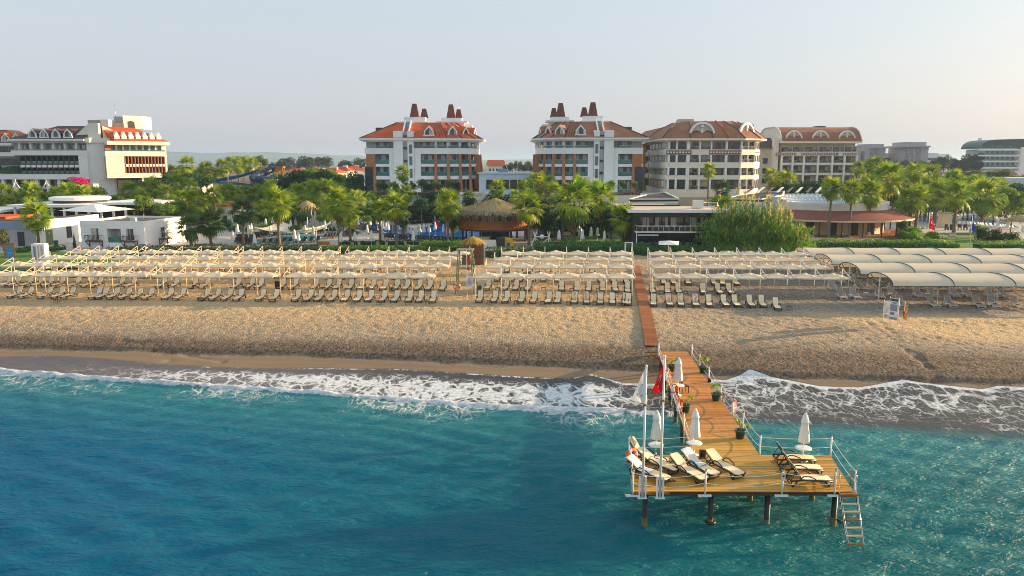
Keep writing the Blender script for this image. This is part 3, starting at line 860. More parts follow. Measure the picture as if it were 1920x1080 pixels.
SEA_RZ = R(-6)
def set_row(proto, pix, rowname, place, group, colour, dz=0.0, rz=SEA_RZ, zf=None):
    """pix: pixel of each lounger's foot on the ground"""
    out = []
    for i, q in enumerate(sorted(pix)):
        p = B(q[0], q[1]) if zf is None else G(q[0], q[1], zf)
        y = p.y + 1.1
        o = dup(proto, (p.x, y, (bz(p.x, y) + .0) if zf is None else zf), rz + R(random.uniform(-5, 5)),
                f'{colour} lounger, {nth(i)} from left in the {rowname} row, {place}', group)
        out.append(o)
    return out
def towel(x, y, z, rz, mat, label, back=58):
    """a towel laid over a backrest"""
    t = MB(); c, s = math.cos(R(back)), math.sin(R(back))
    rows = []
    for v in (-.55, -.3, 0, .25, .5, .75, .9):
        yy, zz = (.28 + v*c, .40 + v*s) if v > 0 else (.28 + v, .395)
        rows.append([(u*.30, yy + random.uniform(-.015, .015), zz + random.uniform(.0, .03) - (.05 if abs(u) > .9 else 0)) for u in (-1.08, -.5, 0, .5, 1.08)])
    rows.append([(u*.30, .28 + .95*c + .07, .40 + .72*s) for u in (-1.05, -.5, 0, .5, 1.05)])
    t.sheet(rows, 0, True)
    return tag(t.build('towel', mat, None, (x, y, z), rz), label, 'towel', 'towels left on the loungers')

GRP = 'cream sun loungers in rows under the parasols'
def cx(vals, off, sc): return [off + v / sc for v in vals]
# left of the tower (feet); slightly different levels along the row
def yline(xs, y0, y1, x0=0.0, x1=840.0): return [(x, y0 + (y1 - y0) * (x - x0) / (x1 - x0)) for x in xs]
LEFT = 'left of the lifeguard tower'
r1 = cx([85,175,325,425,505,720,770,860,955,1045,1135,1290,1385,1580,1665,1760,1850], 0, 4.174) + cx([55,225,330,500,595,675,780,880,975,1065,1170,1265,1370,1455,1555], 430, 4.085)
front_left = set_row(L_cream, yline(r1, 560.5, 569.5), 'front', LEFT, GRP, 'cream')
r2 = cx([15,80,180,265,345,430,555,660,730,905,1000,1240,1340,1490,1585,1830], 0, 4.174) + cx([35,140,215,385,480,640,740,815,915,1000,1085,1180,1270,1350,1445,1525,1630], 430, 4.085)
set_row(L_cream, yline(r2, 538.5, 546.5), 'second', LEFT, GRP, 'cream')
r3 = cx([270,370,570,665,790,895,965,1120,1215,1290,1380,1860], 0, 4.174) + cx([60,140,370,465,535,765,865,940,1035,1275,1360,1440,1535], 430, 4.085)
set_row(L_cream, yline(r3, 520.0, 526.0), 'third', LEFT, GRP, 'cream')
r4 = cx([655,735,845,1060,1205,1360,1530,1740], 0, 4.174) + cx([90,180,400,470,770,1000,1120,1290,1440,1560], 430, 4.085)
set_row(L_cream, yline(r4, 506.0, 511.0), 'back', LEFT, GRP, 'cream')
MID = 'between tower and boardwalk'
mid_front = set_row(L_cream, yline(cx([325,455,560,695,805,935,1015,1165,1270,1395,1500,1615], 830, 4.683), 568.5, 573.5, 900, 1175), 'front', MID, GRP, 'cream')
set_row(L_cream, yline(cx([395,555,645,755,1050,1185,1290,1415,1525,1635], 830, 4.683), 545, 549.5, 900, 1175), 'second', MID, GRP, 'cream')
set_row(L_cream, yline(cx([480,610,685,795,890,1015,1395,1505,1620], 830, 4.683), 528, 531.5, 900, 1175), 'third', MID, GRP, 'cream')
set_row(L_cream, yline(cx([565,680,765,835,930,1320], 830, 4.683), 512, 515, 900, 1175), 'back', MID, GRP, 'cream')
RGT = 'right of the boardwalk'
right_front = set_row(L_cream, yline(cx([25+20-170+170,] , 1170, 4.267), 574, 574) + yline(cx([250,375,470,590,700,825,915,1035,1130], 1170, 4.267), 575.5, 578, 1220, 1440) + [(1462, 583)], 'front', RGT, GRP, 'cream')
set_row(L_cream, yline(cx([40,240,362,450,650,775,865], 1170, 4.267), 551, 553.5, 1170, 1380), 'second', RGT, GRP, 'cream')
set_row(L_cream, yline(cx([30,330,405,528,735,805,915], 1170, 4.267), 533.5, 536.5, 1170, 1380), 'third', RGT, GRP, 'cream')
# towels on a few of them
def on(o, mat, lab):
    return towel(o.location.x, o.location.y, o.location.z, o.rotation_euler.z, mat, lab)
on(mid_front[7], M['towel_tan'], 'tan towel over the eighth front-row lounger right of the tower')
on(mid_front[8], M['towel_pink'], 'pink towel over the ninth front-row lounger right of the tower')
on(mid_front[9], M['towel_pink'], 'rose towel over the tenth front-row lounger right of the tower')
on(right_front[2], M['towel_pink'], 'pink towel over the second lounger past the boardwalk, front row')
on(right_front[3], M['towel_tan'], 'tan towel over the third lounger past the boardwalk, front row')
on(right_front[4], M['towel_pink'], 'rose towel over the fourth lounger past the boardwalk, front row')
on(front_left[5], M['towel_white'], 'white and red towel bundle on the sixth front-row lounger at left')

# white loungers with grey slings under the arched canopies
TENT = 'by the arched canopies'
WG = 'white framed loungers under the arched canopies'
wl1 = set_row(L_white, [(1698,578),(1758,578),(1791,578),(1845,579),(1873,579),(1918,581)], 'front', TENT, WG, 'white grey')
wl2 = set_row(L_white, [(1585,563),(1610,563),(1657,562),(1682,560),(1731,561),(1757,560),(1799,560),(1823,560),(1868,561),(1892,561)], 'second', TENT, WG, 'white grey')
set_row(L_white, [(1567,546),(1618,545),(1642,544),(1684,545),(1706,545),(1728,545),(1776,545),(1828,545),(1893,545)], 'third', TENT, WG, 'white grey')
set_row(L_white, [(1582,533),(1604,532),(1650,532),(1575,518),(1596,518),(1610,521),(1622,524)], 'back', TENT, WG, 'white grey')
on(wl1[3], M['towel_pink'], 'pink towel over the fourth front lounger by the arched canopies')
on(wl1[4], M['towel_white'], 'white towel over the fifth front lounger by the arched canopies')
on(wl1[5], M['towel_tan'], 'tan towel over the last front lounger by the arched canopies')
on(wl2[3], M['towel_pink'], 'rose towel over the fourth second-row lounger by the arched canopies')

# ---- small side tables
def side_table(frame, top):
    t = thing('side_table', 'x', 'side table', (0, 0, -50))
    MB().box(-.24, .24, -.24, .24, .40, .44).build('table_top', top, t)
    for sx in (-1, 1):
        for sy in (-1, 1):
            MB().tube((sx*.2, sy*.2, .40), (sx*.23, sy*.23, 0), .02, .016, 4).build('leg', frame, t)
    return t
T_dark = side_table(M['lounger_frame'], M['lounger_frame']); T_white = side_table(M['white_plastic'], M['white_plastic'])
SPARE += [T_dark, T_white]
TABLES = [
    (T_dark, 'dark side table', 'front row', LEFT, [(438-332,568)] + [(375, 565),(512,568),(570,571),(608,571),(662,571),(710,572),(765,572),(801,572)], 'dark side tables between the loungers'),
    (T_dark, 'dark side table', 'front row', MID, [(917,571),(968,571),(1017,572),(1066,573),(1115,573),(1164,575)], 'dark side tables between the loungers'),
    (T_dark, 'dark side table', 'second row', MID, [(933,546),(979,546),(1019,546),(1072,547),(1121,548)], 'dark side tables between the loungers'),
    (T_dark, 'dark side table', 'front row', RGT, [(1246,577),(1293,577),(1348,577),(1397,578),(1480,582)], 'dark side tables between the loungers'),
    (T_dark, 'dark side table', 'second row', RGT, [(1239,552),(1286,552),(1334,553),(1381,554)], 'dark side tables between the loungers'),
    (T_dark, 'dark side table', 'second row', LEFT, [(316,541),(365,541),(458,543),(606,545),(690,546),(735,546)], 'dark side tables between the loungers'),
    (T_white, 'white side table', 'front row', TENT, [(1709,576),(1774,576),(1855,577)], 'white side tables between the white loungers'),
    (T_white, 'white side table', 'second row', TENT, [(1596,560),(1624,556),(1668,558),(1737,557),(1805,557),(1874,558)], 'white side tables between the white loungers'),
]
for proto, w, rown, place, pix, grp in TABLES:
    for i, (a, b) in enumerate(sorted(pix)):
        p = B(a, b)
        dup(proto, p, R(random.uniform(-10, 10)), f'{w}, {nth(i)} from left in the {rown}, {place}', grp)

# ---- arched shade canopies on the right: four parallel barrel vaults
def arched_row(label, x0, d, n, step, lean):
    z0 = 2.25
    t = thing('arched_canopy', label, 'shade canopy', (x0, d, z0), R(-2), 'arched canopies in rows on the right')
    prof = []
    for k in range(13):
        a = PI * (k / 12)
        y = -3.0 * math.cos(a)
        prof.append((y, 2.22 + .88 * math.sin(a) ** .85))
    pm_ = MB(); rows = []
    for (y, z) in prof:
        rows.append([(i * step / 5, y + lean * (y + 3) * 0, z - .06 * math.sin(PI * i / 5) * (1 if 1 < y or True else 0)) for i in range(6)])
    pm_.sheet(rows, 0, True)
    panel = pm_.mesh('canopy_panel', M['cream_canvas'])
    rib = MB().path([(0, y, z + .03) for y, z in prof], .055, 6)
    rib.slab((0, -3.0, 2.2), (0, 3.0, 2.2), .05, .05)
    for q in (-1, 1): rib.slab((0, 0, 1.5), (0, q * 2.2, 2.7), .06, .06)
    ribm = rib.mesh('rib', M['green_metal'])
    postm = MB().tube((0, 0, -.4), (0, 0, 3.1), .075, .065, 7).mesh('post', M['mast_white'])
    edge = MB()
    for q in (-1, 1): edge.tube((0, q * 3.0, 2.22), (n * step, q * 3.0, 2.22), .035, .035, 5)
    edge.build('edge_pipe', M['green_metal'], t)
    for i in range(n): put('canopy_panel', panel, t, (i * step, 0, 0))
    for i in range(n + 1):
        put('rib', ribm, t, (i * step, 0, 0)); put('post', postm, t, (i * step, 0, 0))
    return t
for i, (w, d, st, x0) in enumerate([('front', 79.4, 6.25, 39.6), ('second', 87.6, 6.2, 40.0), ('third', 96.0, 6.15, 40.3), ('back', 104.0, 6.1, 40.6)]):
    arched_row(f'{w} row of cream barrel-vault shade canopies on the right of the beach', x0, d, 4 + i if i else 4, st, 0)

# ---- boardwalk across the beach
bw = thing('boardwalk', 'reddish wooden boardwalk crossing the sand to the pier', 'boardwalk', (0, 0, 0))
M['plank_red'] = pm('plank_red', (.36, .13, .05), .7, .2, 1.0, rnd=.22, bump=.3, bscale=8)
M['plank_pier'] = pm('plank_pier', (.53, .28, .07), .6, .28, 1.1, col2=(.64, .38, .11), rnd=.28, bump=.3, bscale=8)
bp0, bp1 = B(1222, 652), B(1191, 500)
bw_dir = (bp1 - bp0); bw_len = Vector((bw_dir.x, bw_dir.y)).length
bw_rz = math.atan2(bw_dir.y, bw_dir.x) - PI / 2
plank_mesh = MB().box(-.58, .58, -.067, .067, -.035, 0).mesh('plank', M['plank_red'])
nb_ = 290
for i in range(nb_):
    f = (i + .5) / nb_
    x, y = bp0.x + bw_dir.x * f, bp0.y + bw_dir.y * f
    put('plank', plank_mesh, bw, (x, y, bz(x, y) + .16), rot=(0, R(random.uniform(-.4, .4)), bw_rz + R(random.uniform(-.6, .6))), sc=(random.uniform(.985, 1.01), bw_len / nb_ / .143, 1))
jo = MB()
for sx in (-.42, .42):
    pts = []
    for k in range(24):
        f = k / 23; x, y = bp0.x + bw_dir.x * f, bp0.y + bw_dir.y * f
        pts.append((x + sx * math.cos(bw_rz), y + sx * math.sin(bw_rz), bz(x, y) + .08))
    for a, b in zip(pts, pts[1:]): jo.slab(a, b, .09, .09)
jo.build('joist', M['wood_dark'], bw)

# ---- lifeguard tower, red flag pole, notice board, life ring
def post_ring(m, a, b, r=.05, n=5): m.tube(a, b, r, r, n)
p = B(873, 549)
lt = thing('lifeguard_tower', 'tall greenish wooden lifeguard tower with ladder beside the front parasols', 'lifeguard tower', p, R(-4))
for sx in (-1, 1):
    for sy in (-1, 1):
        MB().slab((sx*1.05, sy*.9, -.3), (sx*.72, sy*.62, 5.0), .12, .12).build('leg', M['wood_green'], lt)
m = MB()
m.box(-.95, .95, -.8, .8, 2.86, 2.96); m.build('platform', M['wood_green'], lt)
MB().box(-.95, .95, -.85, .85, 5.0, 5.1).build('roof', M['wood_green'], lt)
m = MB()
for z in (1.0, 3.5, 3.9, 4.3):
    w = 1.05 - .33 * (z + .3) / 5.3; e = .9 - .28 * (z + .3) / 5.3
    m.slab((-w, -e, z), (-w, e, z), .07, .07); m.slab((w, -e, z), (w, e, z), .07, .07); m.slab((-w, e, z), (w, e, z), .07, .07)
    if z < 3: m.slab((-w, -e, z), (w, -e, z), .07, .07)
m.slab((-1.0, -.88, .2), (-.9, .8, 2.7), .06, .06); m.slab((1.0, .88, .2), (.9, -.8, 2.7), .06, .06)
m.build('brace', M['wood_green'], lt)
lad = MB()
for sy in (-.3, .3): lad.slab((1.55, sy, -.2), (.8, sy, 5.0), .07, .09)
lad.build('ladder', M['wood_green'], lt)
for k in range(12):
    f = k / 12 + .05
    put('rung', MB().slab((0, -.3, 0), (0, .3, 0), .06, .05).mesh('rung', M['wood_green']), lt, (1.55 - .75 * f, 0, -.2 + 5.2 * f))
MB().box(-.5, .5, .2, .75, 3.2, 3.26).box(-.5, .5, .7, .76, 3.26, 4.0).build('seat', M['wood_green'], lt)

def ring(name, loc, rot, R0, r0, label, cat='life ring', bands=True):
    m = MB()
    n, k = 24, 8; vs = []; fs = []
    for i in range(n):
        a = 2 * PI * i / n
        for j in range(k):
            b = 2 * PI * j / k
            vs.append(((R0 + r0 * math.cos(b)) * math.cos(a), r0 * math.sin(b) * .8, (R0 + r0 * math.cos(b)) * math.sin(a)))
    for i in range(n):
        m_i = 1 if i % 6 in (0, 1) else 0
        for j in range(k):
            m.f.append([i*k+j, ((i+1) % n)*k+j, ((i+1) % n)*k+(j+1) % k, i*k+(j+1) % k]); m.m.append(m_i); m.s.append(True)
    m.v = vs
    o = put(name, m.mesh(name, [M['orange_foam'], M['white_plastic']]), None, loc, rot=rot)
    return tag(o, label, cat)
ring('life_ring', p + Vector((-.95, -.98, .95)), (0, 0, 0), .33, .11, 'orange and white life ring on the lifeguard tower leg')

p = B(876, 562)
fp = thing('flag_pole', 'thin pale pole with a limp red warning flag beside the lifeguard tower', 'flagpole', p)
MB().tube((0, 0, -.3), (-.02, 0, 5.5), .045, .035, 6).build('pole', M['mast_white'], fp)
m = MB(); rows = []
for k in range(9):
    z = 4.95 - k * .2
    w = .16 + .12 * math.sin(k * .9) + .05 * k * .3
    rows.append([(u * w * 1.1 - .06, .06 * math.sin(k * 1.3 + u * 6), z - .1 * u) for u in (0, .35, .7, 1.0)])
m.sheet(rows, 0, True); m.build('flag', M['red_cloth'], fp)
p = B(880, 557)
nb = thing('notice_board', 'white printed notice board on two posts below the lifeguard tower', 'notice board', p + Vector((.05, .35, 0)))
MB().box(-.40, .40, -.02, .02, 1.05, 2.35).build('board', M['white_plastic'], nb)
MB().tube((-.34, .05, -.2), (-.34, .05, 2.3), .03, n=5).build('post', M['mast_white'], nb); MB().tube((.34, .05, -.2), (.34, .05, 2.3), .03, n=5).build('post', M['mast_white'], nb)
m = MB()
for k in range(9): m.box(-.30, random.uniform(.0, .30), -.026, -.021, 2.1 - k * .1, 2.14 - k * .1)
m.build('printed_text', M['grey_ink'], nb)

# ---- wooden kiosk with a thatched top
p = G(886, 497, 2.5)
k = thing('beach_kiosk', 'brown slatted wooden kiosk with shaggy golden thatch beside the tower', 'kiosk', p + Vector((0, 1.4, 0)), R(8))
w, h = 1.4, 2.75
MB().box(-w + .06, w - .06, -w + .06, w - .06, 0, h).build('wall', M['wood_dark'], k)
slat = MB().box(-w, w, -.03, .03, -.12, .12).mesh('slat', pm('kiosk_slat', (.14, .075, .05), .75, .2, 1.2, rnd=.2))
for i in range(11):
    z = .16 + i * .275
    put('slat', slat, k, (0, -w, z)); put('slat', slat, k, (w, 0, z), R(90)); put('slat', slat, k, (-w, 0, z), R(90))
m = MB()
for i in range(420):
    a = random.uniform(0, 2 * PI); r0 = random.uniform(0, .5); r1 = random.uniform(1.5, 2.25)
    zz = random.uniform(-.15, .2)
    A = Vector((r0 * math.cos(a), r0 * math.sin(a), h + 1.15 - r0 * .5 + zz)); Bq = Vector((r1 * math.cos(a + .1), r1 * math.sin(a + .1), h + .25 + zz - .3 * (r1 - 1.5)))
    t = Vector((-math.sin(a), math.cos(a), 0)) * .07; mid = (A + Bq) / 2 + Vector((0, 0, .18))
    m.add([A - t, A + t, mid + t, mid - t, Bq], [(0,1,2,3),(3,2,4)])
m.build('thatch_roof', M['thatch_gold'], k)

# ---- small things on the beach
def rubbish_bin(px, py, label, z=None, mat='black_plastic', hgt=.95):
    q = B(px, py) if z is None else G(px, py, z)
    t = thing('rubbish_bin', label, 'bin', q)
    MB().tbox(0, 0, 0, hgt, .42, .42, .54, .54).build('body', M[mat], t)
    MB().tbox(0, 0, hgt, hgt + .09, .6, .6, .5, .5).build('lid', M[mat], t)
    return t
rubbish_bin(521, 543, 'black rubbish bin behind the left loungers')
rubbish_bin(899, 551, 'dark green bin beside the lifeguard tower', None, 'pot_green', .9)

def sign_board(name, px, py, w, h, z0, mat, label, marks, rz=0.0, frame='mast_white', zg=None):
    q = B(px, py) if zg is None else G(px, py, zg)
    t = thing(name, label, 'sign', q, rz)
    MB().box(-w/2, w/2, -.02, .02, z0, z0 + h).build('board', M[mat], t)
    for sx in (-1, 1): MB().tube((sx*w/2, .03, -.2), (sx*w/2, .03, z0 + h + .1), .03, n=5).build('post', M[frame], t)
    groups = {}
    for (a, b, c, d, mm) in marks: groups.setdefault(mm, []).append((a, b, c, d))
    for mm, bs in groups.items():
        m = MB()
        for (a, b, c, d) in bs: m.box(-w/2 + a*w, -w/2 + b*w, -.027, -.0215, z0 + c*h, z0 + d*h)
        m.build('print', M[mm], t)
    return t
lines = [(.12, random.uniform(.55, .9), .12 + .085*k, .15 + .085*k, 'grey_ink') for k in range(9)]
sign_board('information_sign', 1662, 606, .85, 1.25, .85, 'white_plastic', 'plain white information board on two posts at the edge of the gravel', lines, R(-60))
sign_board('beach_sign', 1673, 612, .9, 2.1, .6, 'white_plastic', 'tall white board with dark pictures beside the plain white board',
           [(.06,.94,.86,.97,'green_metal'), (.12,.88,.42,.72,'bluegrey_paint'), (.16,.6,.24,.36,'grey_ink'), (.08,.92,.04,.14,'bluegrey_paint'), (.3,.8,.75,.83,'bluegrey_paint')], R(-58))
q = B(1691, 626)
t = thing('beach_flag', 'red and yellow lifeguard flag hanging on a white pole by the sign boards', 'flag', q)
MB().tube((0, 0, -.3), (.05, 0, 2.95), .035, .03, 6).build('pole', M['mast_white'], t)
for mm, dz in (('red_cloth', 0), ('yellow_cloth', -.0)):
    m = MB(); rows = []
    for k in range(7):
        z = 2.7 - k * .22 - (0 if mm == 'red_cloth' else .0)
        a0, a1 = ((0, .5) if mm == 'red_cloth' else (.5, 1.0))
        w = .42 + .06 * math.sin(k * 1.2)
        rows.append([(-.05 + w * u * .8, .07 * math.sin(k * .9 + u * 5), z - .12 * u) for u in (a0, (a0 + a1) / 2, a1)])
    m.sheet(rows, 0, True); m.build('flag_cloth', M[mm], t)
sign_board('entrance_sign', 20, 491, 1.5, 2.6, .25, 'terracotta', 'brown framed board with a blue panel at the far left', [(.16,.84,.2,.8,'blue_board'), (.42,.58,.55,.66,'white_plastic'), (.3,.7,.4,.46,'white_plastic'), (0,1,.0,.1,'white_plastic')], R(14), 'wood_dark', 2.4)
q = G(79, 505, 2.4)
t = thing('changing_cabin', 'white beach changing cabin with dark doorways on the left', 'changing cabin', q, R(6))
MB().box(-.85, -.05, -.6, .6, 0, 3.6).build('wall', M['white_paint'], t); MB().box(.12, .85, -.6, .6, 0, 3.6).build('wall', M['white_paint'], t)
MB().box(-.62, -.28, -.62, -.605, 1.4, 3.3).build('doorway', M['bluegrey_paint'], t); MB().box(.34, .62, -.62, -.605, 1.4, 3.3).build('doorway', M['beige_paint'], t)
MB().box(-.05, .12, -.3, .3, .3, 3.3).build('panel', M['white_paint'], t)
q = G(1727, 470, 2.5)
q = G(1178, 497, 2.5)
t = thing('shower_post', 'white shower stand with two posts at the boardwalk head', 'shower', q, 0)
for sx in (-.5, .5): MB().box(sx - .09, sx + .09, -.09, .09, 0, 3.2).build('post', M['white_plastic'], t)
MB().box(-.6, .6, -.06, .06, 3.2, 3.34).build('crossbar', M['white_plastic'], t)
q = G(1252, 488, 2.5)
t = thing('white_parasol', 'single small flat white parasol near the boardwalk head', 'parasol', q)
MB().tube((0, 0, 0), (0, 0, 2.55), .04, n=6).build('pole', M['mast_white'], t)
m = MB(); m.add([(-1.7,-1.2,2.5),(1.2,-1.5,2.45),(1.9,1.2,2.75),(-1.2,1.3,2.8),(0,0,3.0)], [(0,1,4),(1,2,4),(2,3,4),(3,0,4)]); m.build('canopy', M['white_canvas'], t)
q = B(1462, 575)
# ================================================================== PIER
DZ = 1.9
pier = thing('pier', 'wooden bathing pier on black piles with a T-shaped head', 'pier', (0, 0, 0))
WL = lambda d: 9.6 + (11.9 - 9.6) * (d - 38.0) / 21.2      # left and right edge of the walkway
WR = lambda d: 13.05 + (14.3 - 13.05) * (d - 37.2) / 22.0
TL = lambda d: 5.62 + .5 * (d - 33.0) / 4.4
TR = lambda d: 16.02 + .75 * (d - 33.0) / 4.4
M['plank_worn'] = pm('plank_worn', (.50, .20, .06), .6, .28, 1.1, col2=(.62, .28, .09), rnd=.28, bump=.3, bscale=8)
unit = MB().box(-.5, .5, -.066, .066, -.04, 0).mesh('plank', M['plank_pier']); unit_w = MB().box(-.5, .5, -.066, .066, -.04, 0).mesh('plank', M['plank_worn'])
def deck_plank(d, a, b):
    put('plank', unit_w if d > 41.5 + random.uniform(-2.2, 2.2) else unit, pier, ((a + b) / 2 + random.uniform(-.012, .012), d, DZ + random.uniform(-.004, .004)), rot=(0, R(random.uniform(-.12, .12)), R(random.uniform(-.25, .25))), sc=(b - a, random.uniform(.97, 1.02), 1))
d = 33.02
while d < 37.42: deck_plank(d, TL(d), TR(d)); d += .142
d += .0
while d < 59.2: deck_plank(d, WL(d), WR(d)); d += .142
m = MB()
for d in (33.12, 35.2, 37.2): m.box(TL(d) + .05, TR(d) - .05, d - .08, d + .08, DZ - .26, DZ - .045)
for x in (6.3, 9.5, 12.2, 15.4): m.box(x - .07, x + .07, 33.22, 37.1, DZ - .24, DZ - .05)
for k in range(10):
    a, b = 37.5 + k * 2.17, 37.5 + (k + 1) * 2.17
    for fL in (.12, .5, .88):
        m.slab((WL(a) + (WR(a) - WL(a)) * fL, a, DZ - .15), (WL(b) + (WR(b) - WL(b)) * fL, b, DZ - .15), .14, .2)
m.build('deck_beam', M['wood_dark'], pier)
MB().box(TL(33) - .05, 7.4, 32.9, 32.96, DZ - .14, DZ - .02).build('edge_angle', M['rust'], pier)
def pile(x, y, bot=-2.6, top=DZ - .25):
    o = MB().tube((0, 0, bot), (0, 0, top), .135, .135, 10).build('pile', M['pile_paint'], pier, (x, y, 0))
    MB().tube((0, 0, -.6), (0, 0, .32 + random.uniform(-.1, .12)), .15, .145, 10).build('encrusted_foot', M['algae'], o)
for x in (6.35, 9.5, 12.2, 15.4): pile(x, 33.45); pile(x + .12, 36.3)
for k in range(6):
    d = 40.2 + k * 3.7
    z0 = min(-.5, bz(11, d) - .5)
    pile(WL(d) + .25, d, z0); pile(WR(d) - .25, d, z0)
    MB().box(WL(d) + .05, WR(d) - .05, d - .09, d + .09, DZ - .33, DZ - .25).build('cross_beam', M['wood_dark'], pier)
# railing: posts and two sagging ropes
def rpost(x, d, flange=False, h=1.06):
    m = MB().tube((0, 0, -.16), (0, 0, h - .05), .043, .043, 7); m.lathe([(.05, h - .05), (.055, h), (.02, h + .03)], 7)
    if flange: m.box(-.33, .30, -.05, .05, -.25, -.16)
    o = m.build('railing_post', M['white_paint'], pier, (x, d, DZ))
    MB().tube((0, 0, h * .96), (0, 0, h + .035), .052, .05, 7).build('cap', M['frame_dark'], o)
    return Vector((x, d, DZ))
def ropes(pts, sag=.16):
    for a, b in zip(pts, pts[1:]):
        for z in (.92, .42):
            sg = sag * min(1.6, (b - a).length / 2.6) * random.uniform(.6, 1.1)
            MB().path([a.lerp(b, t) + Vector((0, 0, z - sg * 4 * t * (1 - t))) for t in [k / 8 for k in range(9)]], .017, 5).build('rope', M['rope_white'], pier)
fr = [rpost(x, 32.93, True) for x in (5.66, 9.05, 12.65, 15.12)]
ropes(fr)
lf = [fr[0], rpost(5.98, 35.6), rpost(6.16, 37.35)]; ropes(lf, .08)
bk = [lf[-1], rpost(9.55, 37.6)]; ropes(bk, .05)
rt = [rpost(16.1, 33.05), rpost(16.78, 37.35)]; ropes(rt, .05)
ropes([rt[1], rpost(13.1, 37.5)], .04)
rw = [Vector((13.1, 37.5, DZ))] + [rpost(WR(q) + .06, q) for q in (41.2, 43.7, 47.0, 50.9, 54.4, 57.6)]; ropes(rw, .14)
lw = [bk[-1]] + [rpost(WL(q) - .06, q) for q in (41.0, 44.0, 47.0, 50.5, 54.2, 58.0)]; ropes(lw, .14)
put('post_label', MB().box(-.09, .09, -.075, -.055, .55, .95).mesh('post_label', M['white_plastic']), pier, (12.65, 32.93, DZ))
put('post_label_print', MB().box(-.05, .05, -.082, -.0765, .74, .84).mesh('post_label_print', M['red_cloth']), pier, (12.65, 32.93, DZ))
# ramp between boardwalk and pier
a, b = Vector((11.95, 61.4, bz(12, 61.4) + .2)), Vector((12.5, 59.3, DZ))
m_pl = MB().box(-.75, .75, -.1, .1, -.04, 0).mesh('plank', M['plank_pier'])
for k in range(11):
    q = a.lerp(b, (k + .5) / 11)
    put('plank', m_pl, pier, q, rot=(math.atan2(b.z - a.z, -(a.y - b.y)) * 0 - .35, 0, 0))
# bathing ladder
lo = MB()
for x0, x1 in ((15.32, 15.02), (16.1, 15.68)):
    o = MB()
    o.path([(x0, 33.5, DZ), (x0, 33.5, DZ + .85), (x0, 33.35, DZ + .98), (x0, 33.12, DZ + .98), (x0, 32.95, DZ + .8), (x0, 32.85, DZ - .1), (x1, 30.75, -.35)], .03, 7)
    o.path([(x0 + .1, 32.95, DZ - .1), (x1 + .12, 31.0, -.2)], .025, 6)
    o.build('ladder_rail', M['steel'], pier)
for k in range(8):
    f = .03 + k * .122
    p0 = Vector((15.32, 32.85, DZ - .1)).lerp(Vector((15.02, 30.75, -.35)), f); p1 = Vector((16.1, 32.85, DZ - .1)).lerp(Vector((15.68, 30.75, -.35)), f)
    MB().slab(p0, p1, .13, .04).build('ladder_rung', M['mast_wood'] if k % 3 else M['rust'], pier)
MB().box(15.3, 16.15, 32.72, 32.9, DZ - .12, DZ - .04).build('ladder_step', M['rust'], pier)
for k in range(5):
    MB().path([(15.45, 33.4, .35), (15.6 + k * .08, 33.2, .1), (15.55 + k * .12, 32.9 - k * .1, -.35)], .018, 5).build('mooring_cable', M['black_plastic'], pier)
put('tyre_fender', MB().path([(9.5 + .2 * math.cos(t), 33.45 + .2 * math.sin(t), .12) for t in [2 * PI * i / 12 for i in range(12)]], .07, 6, closed=True).mesh('tyre_fender', M['black_plastic']), pier)

# ---- flags
def flag_fn(h, ox, oz, bx, bz_, curl):
    """u: 0 at the pole, 1 at the free edge; v: 0 top, 1 bottom -- a limp flag whose free corners hang low"""
    def f(u, v, off=0.0):
        x = u * (ox + (bx - ox) * v)
        z = (1 - u) * -h * v + u * (oz + (bz_ - oz) * v)
        y = curl * math.sin(u * 7.0 + v * 2.5) * (.25 + u) + off
        return (x, y, z)
    return f
def flag_pole(x, hgt, label, fmat, fn, top, marks):
    t = thing('flagpole', label, 'flagpole', (x, 32.86, DZ))
    MB().tube((0, 0, -.25), (0, 0, hgt), .06, .048, 8).lathe([(.05, hgt), (.07, hgt + .04), (.02, hgt + .1)], 8).build('pole', M['white_paint'], t)
    b = MB()
    for s in (-1, 1): b.box(s*.14 - .035, s*.14 + .035, -.05, .05, -.28, .78)
    b.box(-.17, .17, .03, .06, .1, .16); b.box(-.17, .17, .03, .06, .6, .66); b.box(-.22, .22, -.06, .06, -.32, -.26)
    b.build('bracket', M['white_paint'], t)
    MB().lathe([(.06, top - 1.78), (.09, top - 1.76), (.09, top - 1.70), (.06, top - 1.68)], 8).build('clamp', M['rust'], t)
    m = MB(); n, k = 10, 12
    m.sheet([[(fn(i/n, j/k)[0] - .05, fn(i/n, j/k)[1], fn(i/n, j/k)[2] + top) for i in range(n+1)] for j in range(k+1)], 0, True)
    fl = m.build('flag', fmat, t)
    for mname, polys, mm in marks:
        for off in (-.02, .02):
            q = MB()
            for P in polys:
                pts = [fn(u, v, off) for u, v in P]
                q.add([(a - .05, bb, c + top) for a, bb, c in pts], [tuple(range(len(P)))])
            q.build(mname, mm, fl)
    return t
def circ(u, v, ru, rv, n=20, a0=0, a1=2*PI): return [(u + ru*math.cos(a0 + (a1-a0)*i/n), v + rv*math.sin(a0 + (a1-a0)*i/n)) for i in range(n + (0 if abs(a1-a0-2*PI) < .01 else 1))]
def arc_quads(o, i_):
    return [[o[k], o[k+1], i_[k+1], i_[k]] for k in range(len(o)-1)]
oc = circ(.36, .30, .20, .11, 18, R(50), R(310)); ic = circ(.41, .30, .155, .085, 18, R(50), R(310))
star = []
for k in range(10):
    r_ = 1.0 if k % 2 == 0 else .4
    a = R(200) + k * PI / 5
    star.append((.60 + .125 * r_ * math.cos(a), .47 + .07 * r_ * math.sin(a)))
sc_ = (.60, .47)
red_marks = [('crescent', arc_quads(oc, ic), M['white_cloth']), ('star', [[sc_, star[k], star[(k+1) % 10]] for k in range(10)], M['white_cloth'])]
